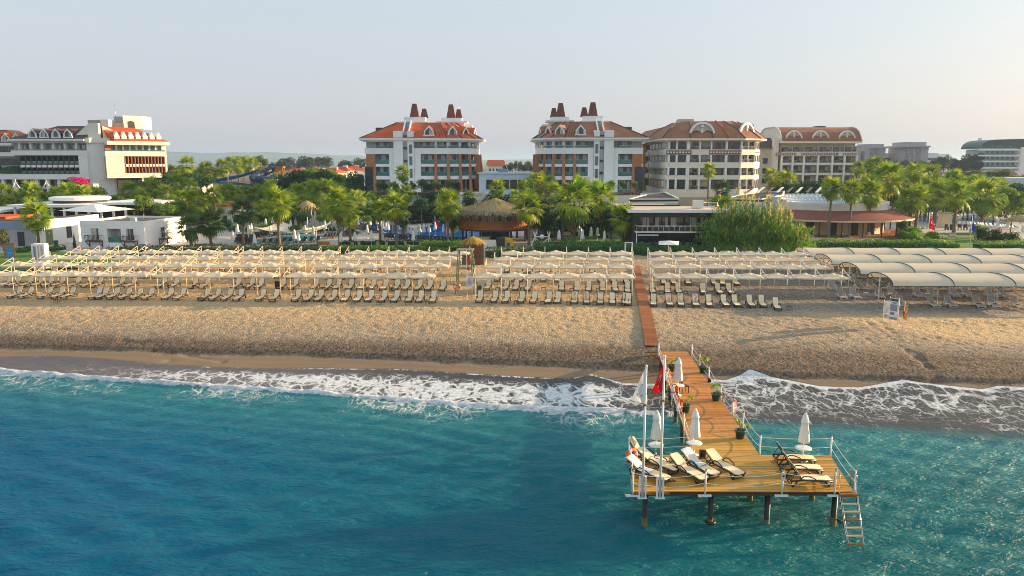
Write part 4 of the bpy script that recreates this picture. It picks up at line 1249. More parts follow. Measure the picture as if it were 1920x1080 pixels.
ro = circ(.45, .36, .26, .10, 20, R(10), R(350)); ri = circ(.45, .36, .21, .078, 20, R(10), R(350))
ring_m = [('ring_emblem', arc_quads(ro, ri), M['grey_ink'])]
let = []
for k, (u, v) in enumerate([(.62, .60), (.50, .64), (.38, .68), (.27, .72)]):
    o_ = circ(u, v, .055, .033, 10, R(30 * k), R(300 + 30 * k)); i_ = circ(u, v, .035, .02, 10, R(30 * k), R(300 + 30 * k))
    let += arc_quads(o_, i_)
let += [[(.70, .52), (.67, .52), (.25, .66), (.28, .66)]]
flag_pole(6.1, 6.05, 'white flagpole with a drooping white emblem flag at the pier corner', M['white_cloth'], flag_fn(1.58, -.62, -1.5, -.22, -1.66, .05), 5.98,
          ring_m + [('script_lettering', let, M['brown_ink'])])
flag_pole(6.92, 6.5, 'white flagpole with a drooping red flag bearing white crescent and star', M['red_cloth'], flag_fn(1.22, -.52, -1.36, -.16, -1.42, .05), 6.2, red_marks)

# ---- loungers on the pier head
def plounger(proto, x, y, deg, label, mat=None, tlabel=None, back=58):
    o = dup(proto, (x, y, DZ), R(deg), label, 'sun loungers on the pier head')
    if mat: towel(x, y, DZ, R(deg), mat, tlabel, back)
    return o
plounger(L_flat, 10.55, 35.3, 28, 'cream lounger with empty sling, rightmost of the left pier group')
plounger(L_flat, 9.35, 35.3, 28, 'lounger under a white towel beside the closed pier umbrella', M['towel_white'], 'white towel over a reclined pier lounger beside the umbrella', 30)
plounger(L_flat, 8.63, 34.75, 30, 'cream lounger nearest the pier front between flagpoles and rope post')
plounger(L_flat, 7.3, 35.65, 46, 'grey-looking lounger behind the red flag pole on the pier')
plounger(L_flat, 6.62, 34.55, 46, 'lounger with a crumpled towel at the left pier corner', M['towel_white'], 'crumpled white towel on the lounger at the pier corner', 30)
plounger(L_cream, 6.85, 36.5, 60, 'upright lounger under a tan towel by the pier life ring', M['towel_tan'], 'tan towel draped over the upright pier lounger')
plounger(L_cream, 14.05, 33.75, 90, 'cream lounger facing right, nearest the bathing ladder')
plounger(L_cream, 14.15, 35.05, 90, 'cream lounger facing right, middle of the right pier group')
plounger(L_cream, 14.3, 36.3, 88, 'cream lounger facing right, beside the right pier umbrella')

# ---- closed umbrellas with a small round table on the pole
def closed_umbrella(name, h, r, mat, table=True, small=False):
    t = thing(name, 'x', 'umbrella', (0, 0, -50))
    n = 24 if not small else 10
    MB().tube((0, 0, .05), (0, 0, h - .1), .026, .022, 6).build('pole', M['white_paint'], t)
    c = MB().lathe([(r*.92, h*.40), (r*1.0, h*.42), (r*.82, h*.6), (r*.62, h*.78), (r*.60, h*.80), (r*.66, h*.83), (r*.34, h*.95), (r*.10, h*1.0)], n, fold=.13 if not small else .08, nf=8 if not small else 5)
    c.build('folded_canopy', M[mat], t)
    if not small: MB().lathe([(r*.70, h*.80), (r*.74, h*.815), (r*.44, h*.93), (r*.40, h*.93)], n, fold=.1).build('top_flap', M[mat], t)
    MB().lathe([(.26, 0), (.26, .06), (.06, .12), (.05, .3)], 10).build('base', M['white_plastic'], t)
    if table: MB().lathe([(.30, .68), (.42, .70), (.42, .73), (.30, .735)], 16).build('table_top', M['white_plastic'], t)
    return t
U_pier = closed_umbrella('closed_umbrella', 2.6, .27, 'white_canvas')
U_pool = closed_umbrella('closed_umbrella', 2.75, .36, 'white_canvas', False, True)
SPARE += [U_pier, U_pool]
for x, y, lab in ((7.5, 37.0, 'closed white umbrella behind the flagpoles on the pier'), (9.55, 37.25, 'closed white umbrella where walkway meets pier head'),
                  (15.0, 36.55, 'closed white umbrella among the right-hand pier loungers'), (10.95, 47.5, 'closed white umbrella far along the pier walkway')):
    dup(U_pier, (x, y, DZ), R(random.uniform(0, 90)), lab, 'closed umbrellas on the pier')

# ---- potted plants
def fan_leaf(seg=11, L=.62, pet=.55, w=.12, droop=.35, spread=115, mi=0):
    """a fan palm leaf along +x from the origin"""
    m = MB()
    m.add([(0, -.02, 0), (0, .02, 0), (pet, .012, .06), (pet, -.012, .06)], [(0, 1, 2, 3)], mi)
    for i in range(seg):
        a = R(-spread + 2 * spread * i / (seg - 1))
        ln = L * (1.05 - .35 * abs(i / (seg - 1) * 2 - 1)) * random.uniform(.9, 1.08)
        ca, sa = math.cos(a), math.sin(a)
        ww = w * .5
        q = []
        for t, k in ((.08, .35), (.55, 1.0), (1.0, .12)):
            dz = .06 - droop * ln * t * t - .05 * abs(i - seg / 2) / seg
            q.append((pet + ca*ln*t + sa*ww*k, sa*ln*t - ca*ww*k, dz)); q.append((pet + ca*ln*t - sa*ww*k, sa*ln*t + ca*ww*k, dz + .012))
        m.add(q, [(0, 2, 3, 1), (2, 4, 5, 3)], mi)
    return m
pot_m = [MB().lathe([(.20, 0), (.27, .40), (.31, .40), (.32, .47), (.27, .47), (.25, .42), (.02, .41)], 14).mesh('pot', M['pot_green']), MB().lathe([(.25, .415), (.02, .43)], 12).mesh('soil', M['soil'])]
pleaf = [fan_leaf(9, .34, .5, .08, .6).mesh('leaf', M['palm_leaf']) for _ in range(2)]
pleafd = fan_leaf(7, .30, .5, .07, 1.0).mesh('leaf', M['palm_dead'])
for i, (x, y, n, lab) in enumerate([(14.0, 53.0, 4, 'potted palm on the right of the pier, nearest the beach'), (13.2, 46.5, 4, 'potted palm on the right of the pier, middle one'),
                                    (12.75, 39.8, 4, 'potted palm on the right of the pier, nearest the pier head'), (11.75, 53.4, 5, 'potted palm on the left of the pier by the far umbrella'),
                                    (10.7, 44.2, 5, 'potted palm on the left of the pier behind the near umbrella')]):
    t = thing('potted_palm', lab, 'potted plant', (x, y, DZ), 0, 'potted palms along the pier')
    put('pot', pot_m[0], t, sc=1.05); put('soil', pot_m[1], t, sc=1.05)
    MB().tube((0, 0, .4), (.02, 0, .66), .05, .035, 6).build('stem', M['trunk'], t)
    for k in range(n + 2):
        put('leaf', pleafd if k % 3 == 2 else pleaf[k % 2], t, (.02, 0, .64), rot=(R(random.uniform(-20, 20)), R(-random.uniform(15, 68) if k % 3 != 2 else random.uniform(-10, 30)), R(k * 140 + i * 50)), sc=random.uniform(.7, 1.05))

# ---- small things on the pier
def bucket(x, y, s, label):
    t = thing('bucket', label, 'bucket', (x, y, DZ), 0, None, s)
    MB().lathe([(.14, 0), (.17, .3), (.185, .31), (.16, .31), (.13, .02)], 12).build('body', M['black_plastic'], t)
    MB().path([(-.17, 0, .3), (-.1, -.02, .42), (.1, -.02, .42), (.17, 0, .3)], .012, 4).build('handle', M['black_plastic'], t)
bucket(13.85, 50.6, .8, 'small black bucket on the right edge of the pier')
bucket(9.95, 37.0, 1.15, 'black bucket beside the white-towelled pier lounger')
t = thing('wooden_chair', 'dark slat-back chair beside the far pier umbrella', 'chair', (11.55, 48.3, DZ), R(100))
MB().box(-.24, .24, -.24, .24, .43, .47).build('seat', M['frame_dark'], t)
for sx in (-1, 1):
    MB().slab((sx*.22, -.22, 0), (sx*.22, -.22, .43), .04, .04).build('leg', M['frame_dark'], t); MB().slab((sx*.22, .22, 0), (sx*.22, .27, .95), .04, .04).build('leg', M['frame_dark'], t)
m = MB()
for z in (.62, .72, .82, .92): m.box(-.22, .22, .235, .26, z - .025, z + .025)
m.build('backrest', M['frame_dark'], t)
ring('life_ring', (5.98, 35.5, DZ + .72), (0, 0, R(28)), .30, .095, 'orange and white life ring on the left pier railing')
def life_vest(x, y, z, rz, label, n):
    t = thing('life_vest', label, 'life vest', (x, y, z), rz, 'life vests hung on the pier railing')
    for s in (-1, 1): MB().tbox(s*.13, 0, -.62, 0, .20, .12, .17, .10).build('panel', M['orange_foam'] if s > 0 else M['white_cloth'], t)
    MB().box(-.25, .25, -.075, .075, -.42, -.36).build('strap', M['white_cloth'] if n else M['red_cloth'], t)
    MB().path([(-.13, 0, 0), (-.1, 0, .12), (.1, 0, .12), (.13, 0, 0)], .04, 5).build('collar', M['orange_foam'], t)
    return t
life_vest(WL(50.5) - .06, 50.35, DZ + .86, R(30), 'orange and white life vest on the left rail by the far umbrella', 1)
life_vest(WL(47.0) - .0, 46.85, DZ + .86, R(-10), 'bright orange life vest on the left rail, middle one', 0)
life_vest(WL(44.0) - .0, 43.85, DZ + .86, R(30), 'orange and white life vest on the left rail, nearest the pier head', 1)
life_vest(WR(43.7) + .06, 43.55, DZ + .9, R(50), 'orange and white life vest on the right-hand rail', 1)
t = thing('sandals', 'pair of dark sandals on the planks beside the middle lounger', 'sandals', (7.75, 34.1, DZ), R(20))
for s in (-.09, .09):
    o = MB().prism([(s-.045, -.13), (s+.045, -.13), (s+.05, .1), (s, .15), (s-.05, .1)], 0, .03).build('sole', M['black_plastic'], t)
    MB().path([(s-.05, .02, .03), (s, .05, .09), (s+.05, .02, .03)], .014, 4).build('strap', M['white_plastic'], t)
# ================================================================== HOTELS AND OTHER BUILDINGS
_wm = {}
def window(root, x, y, z, w, h, rz=0.0, glass='glass_room', frame='frame_dark', mull=1, name='window', t=.09):
    """a framed window whose outer face looks towards -y before turning by rz; (x, y, z) is the middle of its sill"""
    k = (round(w, 1), round(h, 1), glass, frame, mull, name)
    if k not in _wm:
        w_, h_ = k[0], k[1]
        f = MB()
        f.box(-w_/2, w_/2, -.07, .02, 0, t).box(-w_/2, w_/2, -.07, .02, h_ - t, h_)
        f.box(-w_/2, -w_/2 + t, -.07, .02, t, h_ - t).box(w_/2 - t, w_/2, -.07, .02, t, h_ - t)
        for i in range(mull):
            c = -w_/2 + w_ * (i + 1) / (mull + 1)
            f.box(c - t*.4, c + t*.4, -.06, .02, t, h_ - t)
        p = MB().box(-w_/2 + t, w_/2 - t, -.02, .012, t, h_ - t)
        _wm[k] = (f.mesh(name, M[frame]), p.mesh('pane', M[glass]))
    o = put(name, _wm[k][0], root, (x, y, z), rz)
    put('pane', _wm[k][1], o)
    return o
_rm = {}
def railing(root, x, y, z, w, rz=0.0, mat='glass_green', h=1.0, name='glass_railing'):
    k = (round(w, 1), mat, h)
    if k not in _rm:
        w_ = k[0]
        _rm[k] = MB().box(-w_/2, w_/2, -.02, .02, .06, h, 0).box(-w_/2, w_/2, -.035, .035, h, h + .05, 1).mesh(name, [M[mat], M['steel']])
    return put(name, _rm[k], root, (x, y, z), rz)
def dormer(root, x, y, z, w, h, depth, rz=0.0, wall='white_paint', roof='roof_tile', peak=True):
    """a gabled dormer: white frame with a window, roof wedge running back"""
    b = MB()
    t = w * .11
    out = [(-w*.5, 0), (w*.5, 0), (w*.40, h*.30), (w*.44, h*.45), (0, h), (-w*.44, h*.45), (-w*.40, h*.30)]
    inn = [(-w*.36, t), (w*.36, t), (w*.30, h*.32), (w*.32, h*.44), (0, h*.80), (-w*.32, h*.44), (-w*.30, h*.32)]
    n = len(out)
    vs = [(a, 0, c) for a, c in out] + [(a, 0, c) for a, c in inn] + [(a, .45, c) for a, c in out] + [(a, .45, c) for a, c in inn]
    b.add(vs, [(i, (i+1) % n, n+(i+1) % n, n+i) for i in range(n)] + [(2*n+i, 2*n+(i+1) % n, (i+1) % n, i) for i in range(n)] + [(n+i, n+(i+1) % n, 3*n+(i+1) % n, 3*n+i) for i in range(n)])
    o = b.build('dormer', M[wall], root, (x, y, z), rz)
    r = MB()
    k = [(-w*.44, h*.45), (0, h), (w*.44, h*.45)]
    r.add([(a*1.06, .1, c + .06) for a, c in k] + [(a*1.06, depth, c + .06) for a, c in k], [(0, 1, 4, 3), (1, 2, 5, 4)])
    r.build('dormer_roof', M[roof], o)
    s = MB().add([(a, .4, c) for a, c in out] + [(a, depth, c) for a, c in out], [(n+i, n+(i+1) % n, (i+1) % n, i) for i in (0, 1, 6)] + [(2, 3, n+3, n+2), (5, 6, n+6, n+5)])
    s.build('dormer_cheek', M[roof], o)
    p = MB().add([(a, .3, c) for a, c in inn], [tuple(range(n))]); p.build('pane', M['glass_room'], o)
    return o
def part(root, name, mat, fn):
    m = MB(); fn(m)
    return m.build(name, M[mat] if isinstance(mat, str) else mat, root)
def loft(m, a, za, b, zb, mi=0, cap=True):
    n = len(a)
    m.add([(x, y, za) for x, y in a] + [(x, y, zb) for x, y in b], [(i, (i+1) % n, n+(i+1) % n, n+i) for i in range(n)] + ([tuple(range(n, 2*n))] if cap else []), mi)

def twin_hotel(name, label, loc, sgn, xs, rz):
    """white hotel with tiled hip roof, obelisk chimneys and brick pillars; sgn=-1 mirrors it, xs squeezes the curved wing"""
    t = thing(name, label, 'hotel', loc, rz)
    X = lambda x: sgn * (x * xs if x > 0 else x)
    def P(pts):
        q = [(X(x), y) for x, y in pts]
        return q if sgn > 0 else q[::-1]
    fin = lambda line: [(X(x), y) for x, y in line]
    base = 6.2
    right = [(1.9, 0), (11, 0), (14.5, 1.2), (17.2, 3.6), (19, 7.5), (19.5, 12), (19.5, 22), (1.9, 22)]
    rcore = [(1.9, 1.6), (10.7, 1.6), (13.7, 2.7), (16, 4.8), (17.5, 8), (18, 12), (18, 21.5), (1.9, 21.5)]
    left = [(-11.7, 0), (-3.3, 0), (-3.3, 20), (-11.7, 20)]
    lcore = [(-11.5, 1.6), (-3.3, 1.6), (-3.3, 19.8), (-11.5, 19.8)]
    part(t, 'core_wall', 'grey_paint', lambda m: (m.prism(P(rcore), 0, 21), m.prism(P(lcore), 0, 21)))
    # storey slabs with their parapets; the top balcony band is deeper
    for z0, z1 in ((9.9, 10.9), (13.4, 14.2), (16.85, 18.5)):
        part(t, 'balcony_slab', 'white_paint', lambda m: m.prism(P(right), z0, z1))
        part(t, 'balcony_slab', 'white_paint', lambda m: m.prism(P(left), z0, z1))
    # white piers of the front
    part(t, 'pier_wall', 'white_paint', lambda m: m.box(*sorted((X(1.95), X(3.7))), -.04, 1.7, base, 18.5))
    part(t, 'pier_wall', 'white_paint', lambda m: m.box(*sorted((X(-5.0), X(-3.35))), -.04, 1.7, 4, 18.5))
    part(t, 'brick_corner', 'brick', lambda m: m.tbox(X(-10.1), .85, base, 16.84, 2.9, 1.9, 2.5, 1.7))
    part(t, 'stair_glazing', 'glass_dark', lambda m: m.box(*sorted((X(-11.75), X(-9.6))), -.2, 2, base, 13.38))
    # stair tower
    part(t, 'stair_tower', 'white_paint', lambda m: (m.box(*sorted((X(-3.6), X(-1.1))), -.9, 7, 4, 23.1), m.box(*sorted((X(.18), X(1.88))), -.6, 7, 4, 23.1)))
    part(t, 'stair_recess', 'grey_paint', lambda m: m.box(*sorted((X(-1.08), X(.16))), -.3, 7, 4, 22.8))
    for z in (8.2, 11.4, 14.6, 18.1, 21.2): window(t, X(-.45), -.32, z, 1.0, .7, 0, 'glass_dark', 'frame_dark', 0)
    for z in (7.0, 10.3, 13.7, 16.9): window(t, X(1.05), -.62, z, 1.0, 2.6, 0, 'glass_green', 'frame_white', 0)
    part(t, 'glass_roof_strip', 'glass_green', lambda m: m.add([(X(-1.05), .4, 21.6), (X(.1), .4, 21.6), (X(.1), 8, 26.0), (X(-1.05), 8, 26.0)], [(0, 1, 2, 3)]))
    part(t, 'roof_strip_kerb', 'white_paint', lambda m: [m.slab((X(x), .2, 21.7), (X(x), 8.1, 26.15), .35, .7) for x in (-1.25, .32)])
    # windows and glass railings storey by storey
    segs = [(5.5, 1.6, 3.6, 0), (9.2, 1.6, 2.8, 0)]
    ang = lambda a, b: math.atan2(b[1] - a[1], (b[0] - a[0]) * xs)
    for i in range(1, 6):
        a, b = rcore[i], rcore[i+1]
        if i < 5:
            L = math.hypot((b[0] - a[0]) * xs, b[1] - a[1])
            segs.append(((a[0] + b[0]) / 2, (a[1] + b[1]) / 2, L * .72, ang(a, b)))
        else:
            for y in (14, 18.5): segs.append((18.0, y, 2.8, PI / 2))
    rsegs = [(5.8, -.05, 4.0, 0), (9.6, -.05, 2.6, 0)]
    for i in range(1, 5):
        a, b = right[i], right[i+1]
        rsegs.append(((a[0] + b[0]) / 2, (a[1] + b[1]) / 2, math.hypot((b[0] - a[0]) * xs, b[1] - a[1]) - .5, ang(a, b)))
    for z, hgt in ((base + .1, 3.3), (10.95, 2.4), (14.25, 2.5), (18.55, 1.6)):
        for (x, y, w, a) in segs:
            n = Vector((math.sin(a), -math.cos(a))) * .03
            window(t, X(x) + sgn * n.x, y + n.y, z, w * (xs if a == 0 else 1), hgt, sgn * a)
        for (x, y, w, a) in rsegs:
            if z < 10 and x < 8: continue
            railing(t, X(x), y + .08, z, w * (xs if a == 0 else 1), sgn * a, 'glass_green', 1.0 if z < 18 else .55)
        window(t, X(-6.9), 1.56, z, 3.6, hgt)
        railing(t, X(-6.8), .06, z, 3.5, 0, 'glass_green', 1.0 if z < 18 else .5)
    for x, y in ((7.9, .3), (11.3, .35), (14.5, 1.6), (17.0, 4.0), (18.7, 7.7), (19.2, 12.2), (19.2, 17.0)):
        part(t, 'upper_column', 'white_paint', lambda m: m.box(X(x) - .4, X(x) + .4, y + .3, y + 1.1, 18.5, 20.3))
    # leaning brick pillars
    for k, (x, y) in enumerate([(7.9, .15), (11.3, .2), (14.5, 1.4), (17.1, 3.8), (18.9, 7.8), (19.4, 12.5), (19.4, 18)]):
        dx, dy = (x - 9) * .05, -.55 if k < 4 else -.2
        w = 1.0 if k < 4 else 2.2
        part(t, 'brick_pillar', 'brick', lambda m: m.tbox(X(x + dx), y + dy, base - 1.5, 16.86, w, 1.1 if k < 4 else 1.8, w * .72, .8 if k < 4 else 1.5, 0, X(x), y + .2))
    # eaves and hip roof
    eo = [(-13, -1.5), (11.3, -1.5), (15.6, -.1), (18.8, 2.7), (20.8, 7), (21.3, 12), (21.3, 23.4), (-13, 21.6)]
    ei = [(-12, -.3), (11.1, -.3), (14.8, 1.0), (17.6, 3.4), (19.4, 7.4), (19.9, 12), (19.9, 22.4), (-12, 20.4)]
    er = [(-12.8, -1.3), (11.2, -1.3), (15.4, .1), (18.6, 2.8), (20.5, 7), (21.0, 12), (21.0, 23.1), (-12.8, 21.3)]
    tp = [(-3.6, 8), (8.6, 8), (10.2, 8.5), (11.6, 9.2), (12.6, 10.5), (12.9, 12), (12.9, 15), (-3.6, 13)]
    part(t, 'eaves', 'white_paint', lambda m: (m.prism(P(ei), 20.2, 20.7, 0, P(eo)), m.prism(P(eo), 20.7, 21.1)))
    part(t, 'roof', 'roof_tile' if sgn > 0 else 'roof_tile_brown', lambda m: loft(m, P(er), 21.1, P(tp), 25.8))
    for i in range(8):
        part(t, 'roof_hip', 'roof_dark', lambda m: m.tube((X(er[i][0]), er[i][1], 21.15), (X(tp[i][0]), tp[i][1], 25.85), .13, n=5))
    for k in range(5):
        f = (k + 1) / 6
        a, b = (6 + 5 * f, -1.3), (4.6 + 4 * f, 8)
        part(t, 'roof_rib', 'roof_dark', lambda m: m.tube((X(a[0]), a[1], 21.15), (X(b[0]), b[1], 25.83), .07, n=4))
    # dormers
    for x, y, a, s in ((6.1, .0, 0, 1), (12.6, 1.3, .38, 1), (16.2, 4.4, .95, .95), (18.6, 9.5, 1.35, .9)):
        dormer(t, X(x), y, 21.75, 3.2 * s, 2.9 * s, 4.2, sgn * a, 'white_paint', 'roof_tile' if sgn > 0 else 'roof_tile_brown')
    part(t, 'rear_gable', 'roof_dark', lambda m: m.prism([(X(-10.5) - .1, 13), (X(-6) + .1, 13), (X(-6) + .1, 17), (X(-10.5) - .1, 17)], 22, 24.6) if sgn > 0 else m.box(*sorted((X(-10.5), X(-6))), 13, 17, 22, 24.6))
    # roof-top plant rooms and obelisk chimneys
    def slabs(x0, x1, y0, y1, z0, z1): return lambda m: m.box(*sorted((X(x0), X(x1))), y0, y1, z0, z1)
    part(t, 'plant_room', 'white_paint', slabs(-1.8, 4.4, 9, 14, 25.4, 27.4))
    part(t, 'plant_room_cap', 'white_paint', slabs(-3.4, 5.2, 8.4, 14.6, 25.7, 26.1))
    part(t, 'plant_room', 'cream_paint', slabs(11.8, 15.2, 13, 20, 22, 26.0))
    part(t, 'plant_room_cap', 'white_paint', slabs(7.0, 16.3, 12.4, 20.6, 26.0, 26.5))
    part(t, 'plant_room', 'white_paint', slabs(8.6, 14.6, 13, 19.6, 26.5, 27.4))
    part(t, 'plant_room_cap', 'white_paint', slabs(13, 17.6, 15, 21, 24.9, 25.4))
    for x, y, zt, w in ((1.15, 10.6, 31.2, 2.6), (3.7, 13.0, 30.0, 2.2), (11.4, 14.4, 31.3, 2.6), (13.5, 17.0, 30.1, 2.2)):
        part(t, 'obelisk_chimney', 'roof_chimney', lambda m: m.tbox(X(x), y, 27.38, zt, w, w, w * .48, w * .48))
    if sgn > 0: part(t, 'antenna', 'steel', lambda m: m.tube((X(13.6), 18.5, 27.4), (X(13.6), 18.5, 33.5), .05, .03, 4))
    return t
MID_Y = 210.0
p = D(766, 400, MID_Y)
twin_hotel('hotel', 'white hotel with bright red tiled roof and four dark obelisk chimneys', (p.x, MID_Y, 2.6), 1, 1.0, R(1))
p = D(1122.5, 400, 205.0)
twin_hotel('hotel', 'white hotel with brownish tiled roof beside the big rounded hotel', (p.x, 205.0, 2.6), -1, .86, R(0))

# terraces under the two hotels
def terrace(label, pts, z1, strip=None):
    t = thing('terrace_building', label, 'podium', (0, 0, 2.6))
    c = Vector((sum(a for a, b in pts) / len(pts), sum(b for a, b in pts) / len(pts)))
    inn = [tuple(c + (Vector(q) - c) * .9) for q in pts]
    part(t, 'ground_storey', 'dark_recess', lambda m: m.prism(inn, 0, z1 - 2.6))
    part(t, 'terrace_slab', 'cream_paint', lambda m: m.prism(pts, z1 - 2.6, z1))
    return t
pa = [(p_.x, p_.y) for p_ in (D(648, 380, 206), D(662, 384, 192), D(868, 384, 190), D(903, 384, 196), D(916, 384, 206), D(920, 384, 226), D(650, 384, 228))]
terrace('cream terrace storey below the red-roofed hotel', pa, 6.35)
tb = [(p_.x, p_.y) for p_ in (D(1030, 380, 200), D(1050, 384, 188), D(1238, 384, 188), D(1246, 384, 202), D(1240, 384, 222), D(1030, 384, 222))]
terrace('cream terrace storey below the brown-roofed hotel', tb, 6.35)
t = thing('banded_wall', 'rounded wall of beige stone courses between hotel terrace and bar', 'wall', (0, 0, 2.6))
line = [(p_.x, p_.y) for p_ in (D(862, 390, 188), D(888, 390, 190), D(903, 390, 196), D(909, 390, 206))]
for k in range(8):
    part(t, 'stone_course', 'beige_paint' if k % 2 else 'cream_paint', lambda m: m.band(line, .85 * k, .85 * k + .8, .5 + .05 * (k % 2)))

# link building between the twin hotels
t = thing('link_building', 'low pale blue building joining the twin hotels', 'building', (0, 0, 2.6))
a, b = D(898, 350, 212), D(1006, 350, 212)
part(t, 'wall', 'pale_blue_wall', lambda m: m.box(a.x, b.x, 212, 232, 0, 11.4))
part(t, 'roof_slab', 'pale_blue_wall', lambda m: m.box(a.x - .3, b.x + .3, 211.6, 232.4, 11.4, 11.8))
for k in range(6):
    px = 918 + k * 15
    if px < 912: continue
    q = D(px, 345, 211.9); window(t, q.x, 211.9, 7.0, 2.1, 2.9, 0, 'glass_dark', 'frame_white', 0)
part(t, 'canopy', 'pale_blue_wall', lambda m: m.box(a.x, b.x, 208.6, 211.9, 5.2, 6.2))
part(t, 'shop_front', 'glass_blue', lambda m: m.box(a.x + .5, b.x - .5, 211.2, 211.8, 3.0, 5.1))
part(t, 'dark_entrance', 'glass_dark', lambda m: m.box(a.x + .5, b.x - .5, 210.6, 211.1, 0, 3.6))
part(t, 'vault_roof', 'white_paint', lambda m: m.sheet([[(a.x + 6 + (b.x - a.x - 14) * i / 10, y, 11.8 + 2.2 * math.sin(PI * i / 10)) for i in range(11)] for y in (222, 236)]))
part(t, 'roof_box', 'bluegrey_paint', lambda m: m.box(a.x + 5.2, a.x + 7.8, 216, 219, 11.8, 12.8))
part(t, 'door_frame', 'frame_white', lambda m: (m.box(a.x + 9.6, a.x + 9.8, 210.2, 210.5, 0, 3.2), m.box(a.x + 12.6, a.x + 12.8, 210.2, 210.5, 0, 3.2), m.box(a.x + 9.6, a.x + 12.8, 210.2, 210.5, 3.2, 3.4)))
t = thing('pergola', 'dark slatted pergola behind the thatched bar', 'pergola', (0, 0, 2.6))
a, b = D(890, 390, 192), D(930, 372, 205)
for k in range(8):
    x = a.x + k * .9
    part(t, 'slat', 'frame_dark', lambda m: m.slab((x, 190, 3.6), (x + 2.5, 203, 6.0), .3, .3))
part(t, 'beam', 'frame_dark', lambda m: (m.slab((a.x, 190.5, 3.4), (a.x + 7, 190.5, 3.4), .25, .3), m.slab((a.x + 2.4, 202.5, 5.7), (a.x + 9, 202.5, 5.7), .25, .3)))
for x in (a.x, a.x + 6.6): part(t, 'post', 'frame_dark', lambda m: m.box(x - .12, x + .12, 190.4, 190.6, 0, 3.4))

# ---- rounded hotel with arched dormers
def arch_dormer(root, x, y, z, w, h, depth, rz, roof):
    n = 14
    oc = [(-w/2 * math.cos(PI * i / n), h * math.sin(PI * i / n)) for i in range(n + 1)]
    ic = [(a * .86, c * .84) for a, c in oc]
    k = n + 1
    m = MB().add([(a, 0, c) for a, c in oc] + [(a, 0, c) for a, c in ic] + [(a, .6, c) for a, c in oc] + [(a, .6, c) for a, c in ic],
                 [(i, i+1, k+i+1, k+i) for i in range(n)] + [(2*k+i, i, i+1, 2*k+i+1)[::-1] for i in range(n)] + [(k+i, k+i+1, 3*k+i+1, 3*k+i) for i in range(n)])
    o = m.build('arched_dormer', M['white_paint'], root, (x, y, z), rz)
    MB().add([(a, .5, c) for a, c in ic], [tuple(range(k))]).build('niche', M['beige_paint'], o)
    MB().sheet([[(a * .99, yy, c * .985) for a, c in oc] for yy in (.05, depth)]).build('dormer_roof', M[roof], o)
    b = MB()
    b.box(-w*.035, w*.035, .1, .45, 0, h*.62)
    b.lathe([(w*.075, -.1), (w*.075, .1)], 14, (0, 0, 0))
    v0 = len(b.v) - 28
    b.v[v0:] = [(px_, .2 + pz_, h * .66 + py_) for px_, py_, pz_ in b.v[v0:]]
    b.build('mullion_and_roundel', M['white_paint'], o)
    for s in (-1, 1):
        wm = MB(); c0 = s * w * .22; ww = w * .13
        pts = [(c0 - ww, .06*h), (c0 + ww, .06*h)] + [(c0 + ww * math.cos(a_), h*.24 + h*.15 * math.sin(a_)) for a_ in [PI * q / 6 for q in range(7)]]
        wm.add([(a, .42, c) for a, c in pts], [tuple(range(len(pts)))])
        wm.build('arched_window', M['glass_dark'], o)
    return o
D_Y = 200.0
p = D(1328, 400, D_Y)
t = thing('hotel', 'big cream rounded hotel with red-brown mansard roof and two arched dormers', 'hotel', (p.x, D_Y, 2.6), R(0))
front = [(-11.8, .5), (-5.9, -.2), (0, -.5), (8, -.1), (12.4, 2.4), (15.3, 7.2), (15.3, 24), (-11.8, 24)]
core = [(-11.6, 1.6), (-5.9, 1.2), (0, .9), (7.6, 1.3), (11.5, 3.4), (14.0, 7.6), (14.0, 23.5), (-11.6, 23.5)]
part(t, 'core_wall', 'beige_paint', lambda m: m.prism(core, 0, 20.2))
part(t, 'base_wall', 'stone_strip', lambda m: m.prism([(x, y + .05) for x, y in front], 0, 5.4))
for z0, z1 in ((5.4, 7.5), (10.1, 11.2), (13.1, 14.6), (16.55, 17.95)):
    part(t, 'storey_band', 'cream_paint', lambda m: m.prism(front, z0, z1))
lineF = front[:6]
for (a0, b0) in (((-11.7), (-5.2)), ((-.6), (8.0))):
    ln = [(a0, .33 if a0 < -5 else -.62), (b0, -.42 if a0 < -5 else -.28)]
    o = part(t, 'dotted_strip', 'red_brown_strip', lambda m: m.band(ln, 16.65, 17.7, .3))
    MBd = MB(); L = b0 - a0; n = int(L / .78)
    for k in range(n):
        x = a0 + .45 + k * .78; y = ln[0][1] + (ln[1][1] - ln[0][1]) * (x - a0) / L
        MBd.box(x - .2, x + .2, y - .07, y - .002, 16.98, 17.38)
    MBd.build('white_dots', M['white_paint'], o)
for k in range(6):
    f = k / 6 + .08; x, y = 12.45 + 2.9 * f, 2.45 + 4.8 * f
    part(t, 'band_stud', 'white_paint', lambda m: m.box(x - .15, x + .1, y - .2, y + .1, 16.98, 17.38))
FL = [(7.5, 10.1), (11.2, 13.1), (14.6, 16.55), (17.95, 20.0)]
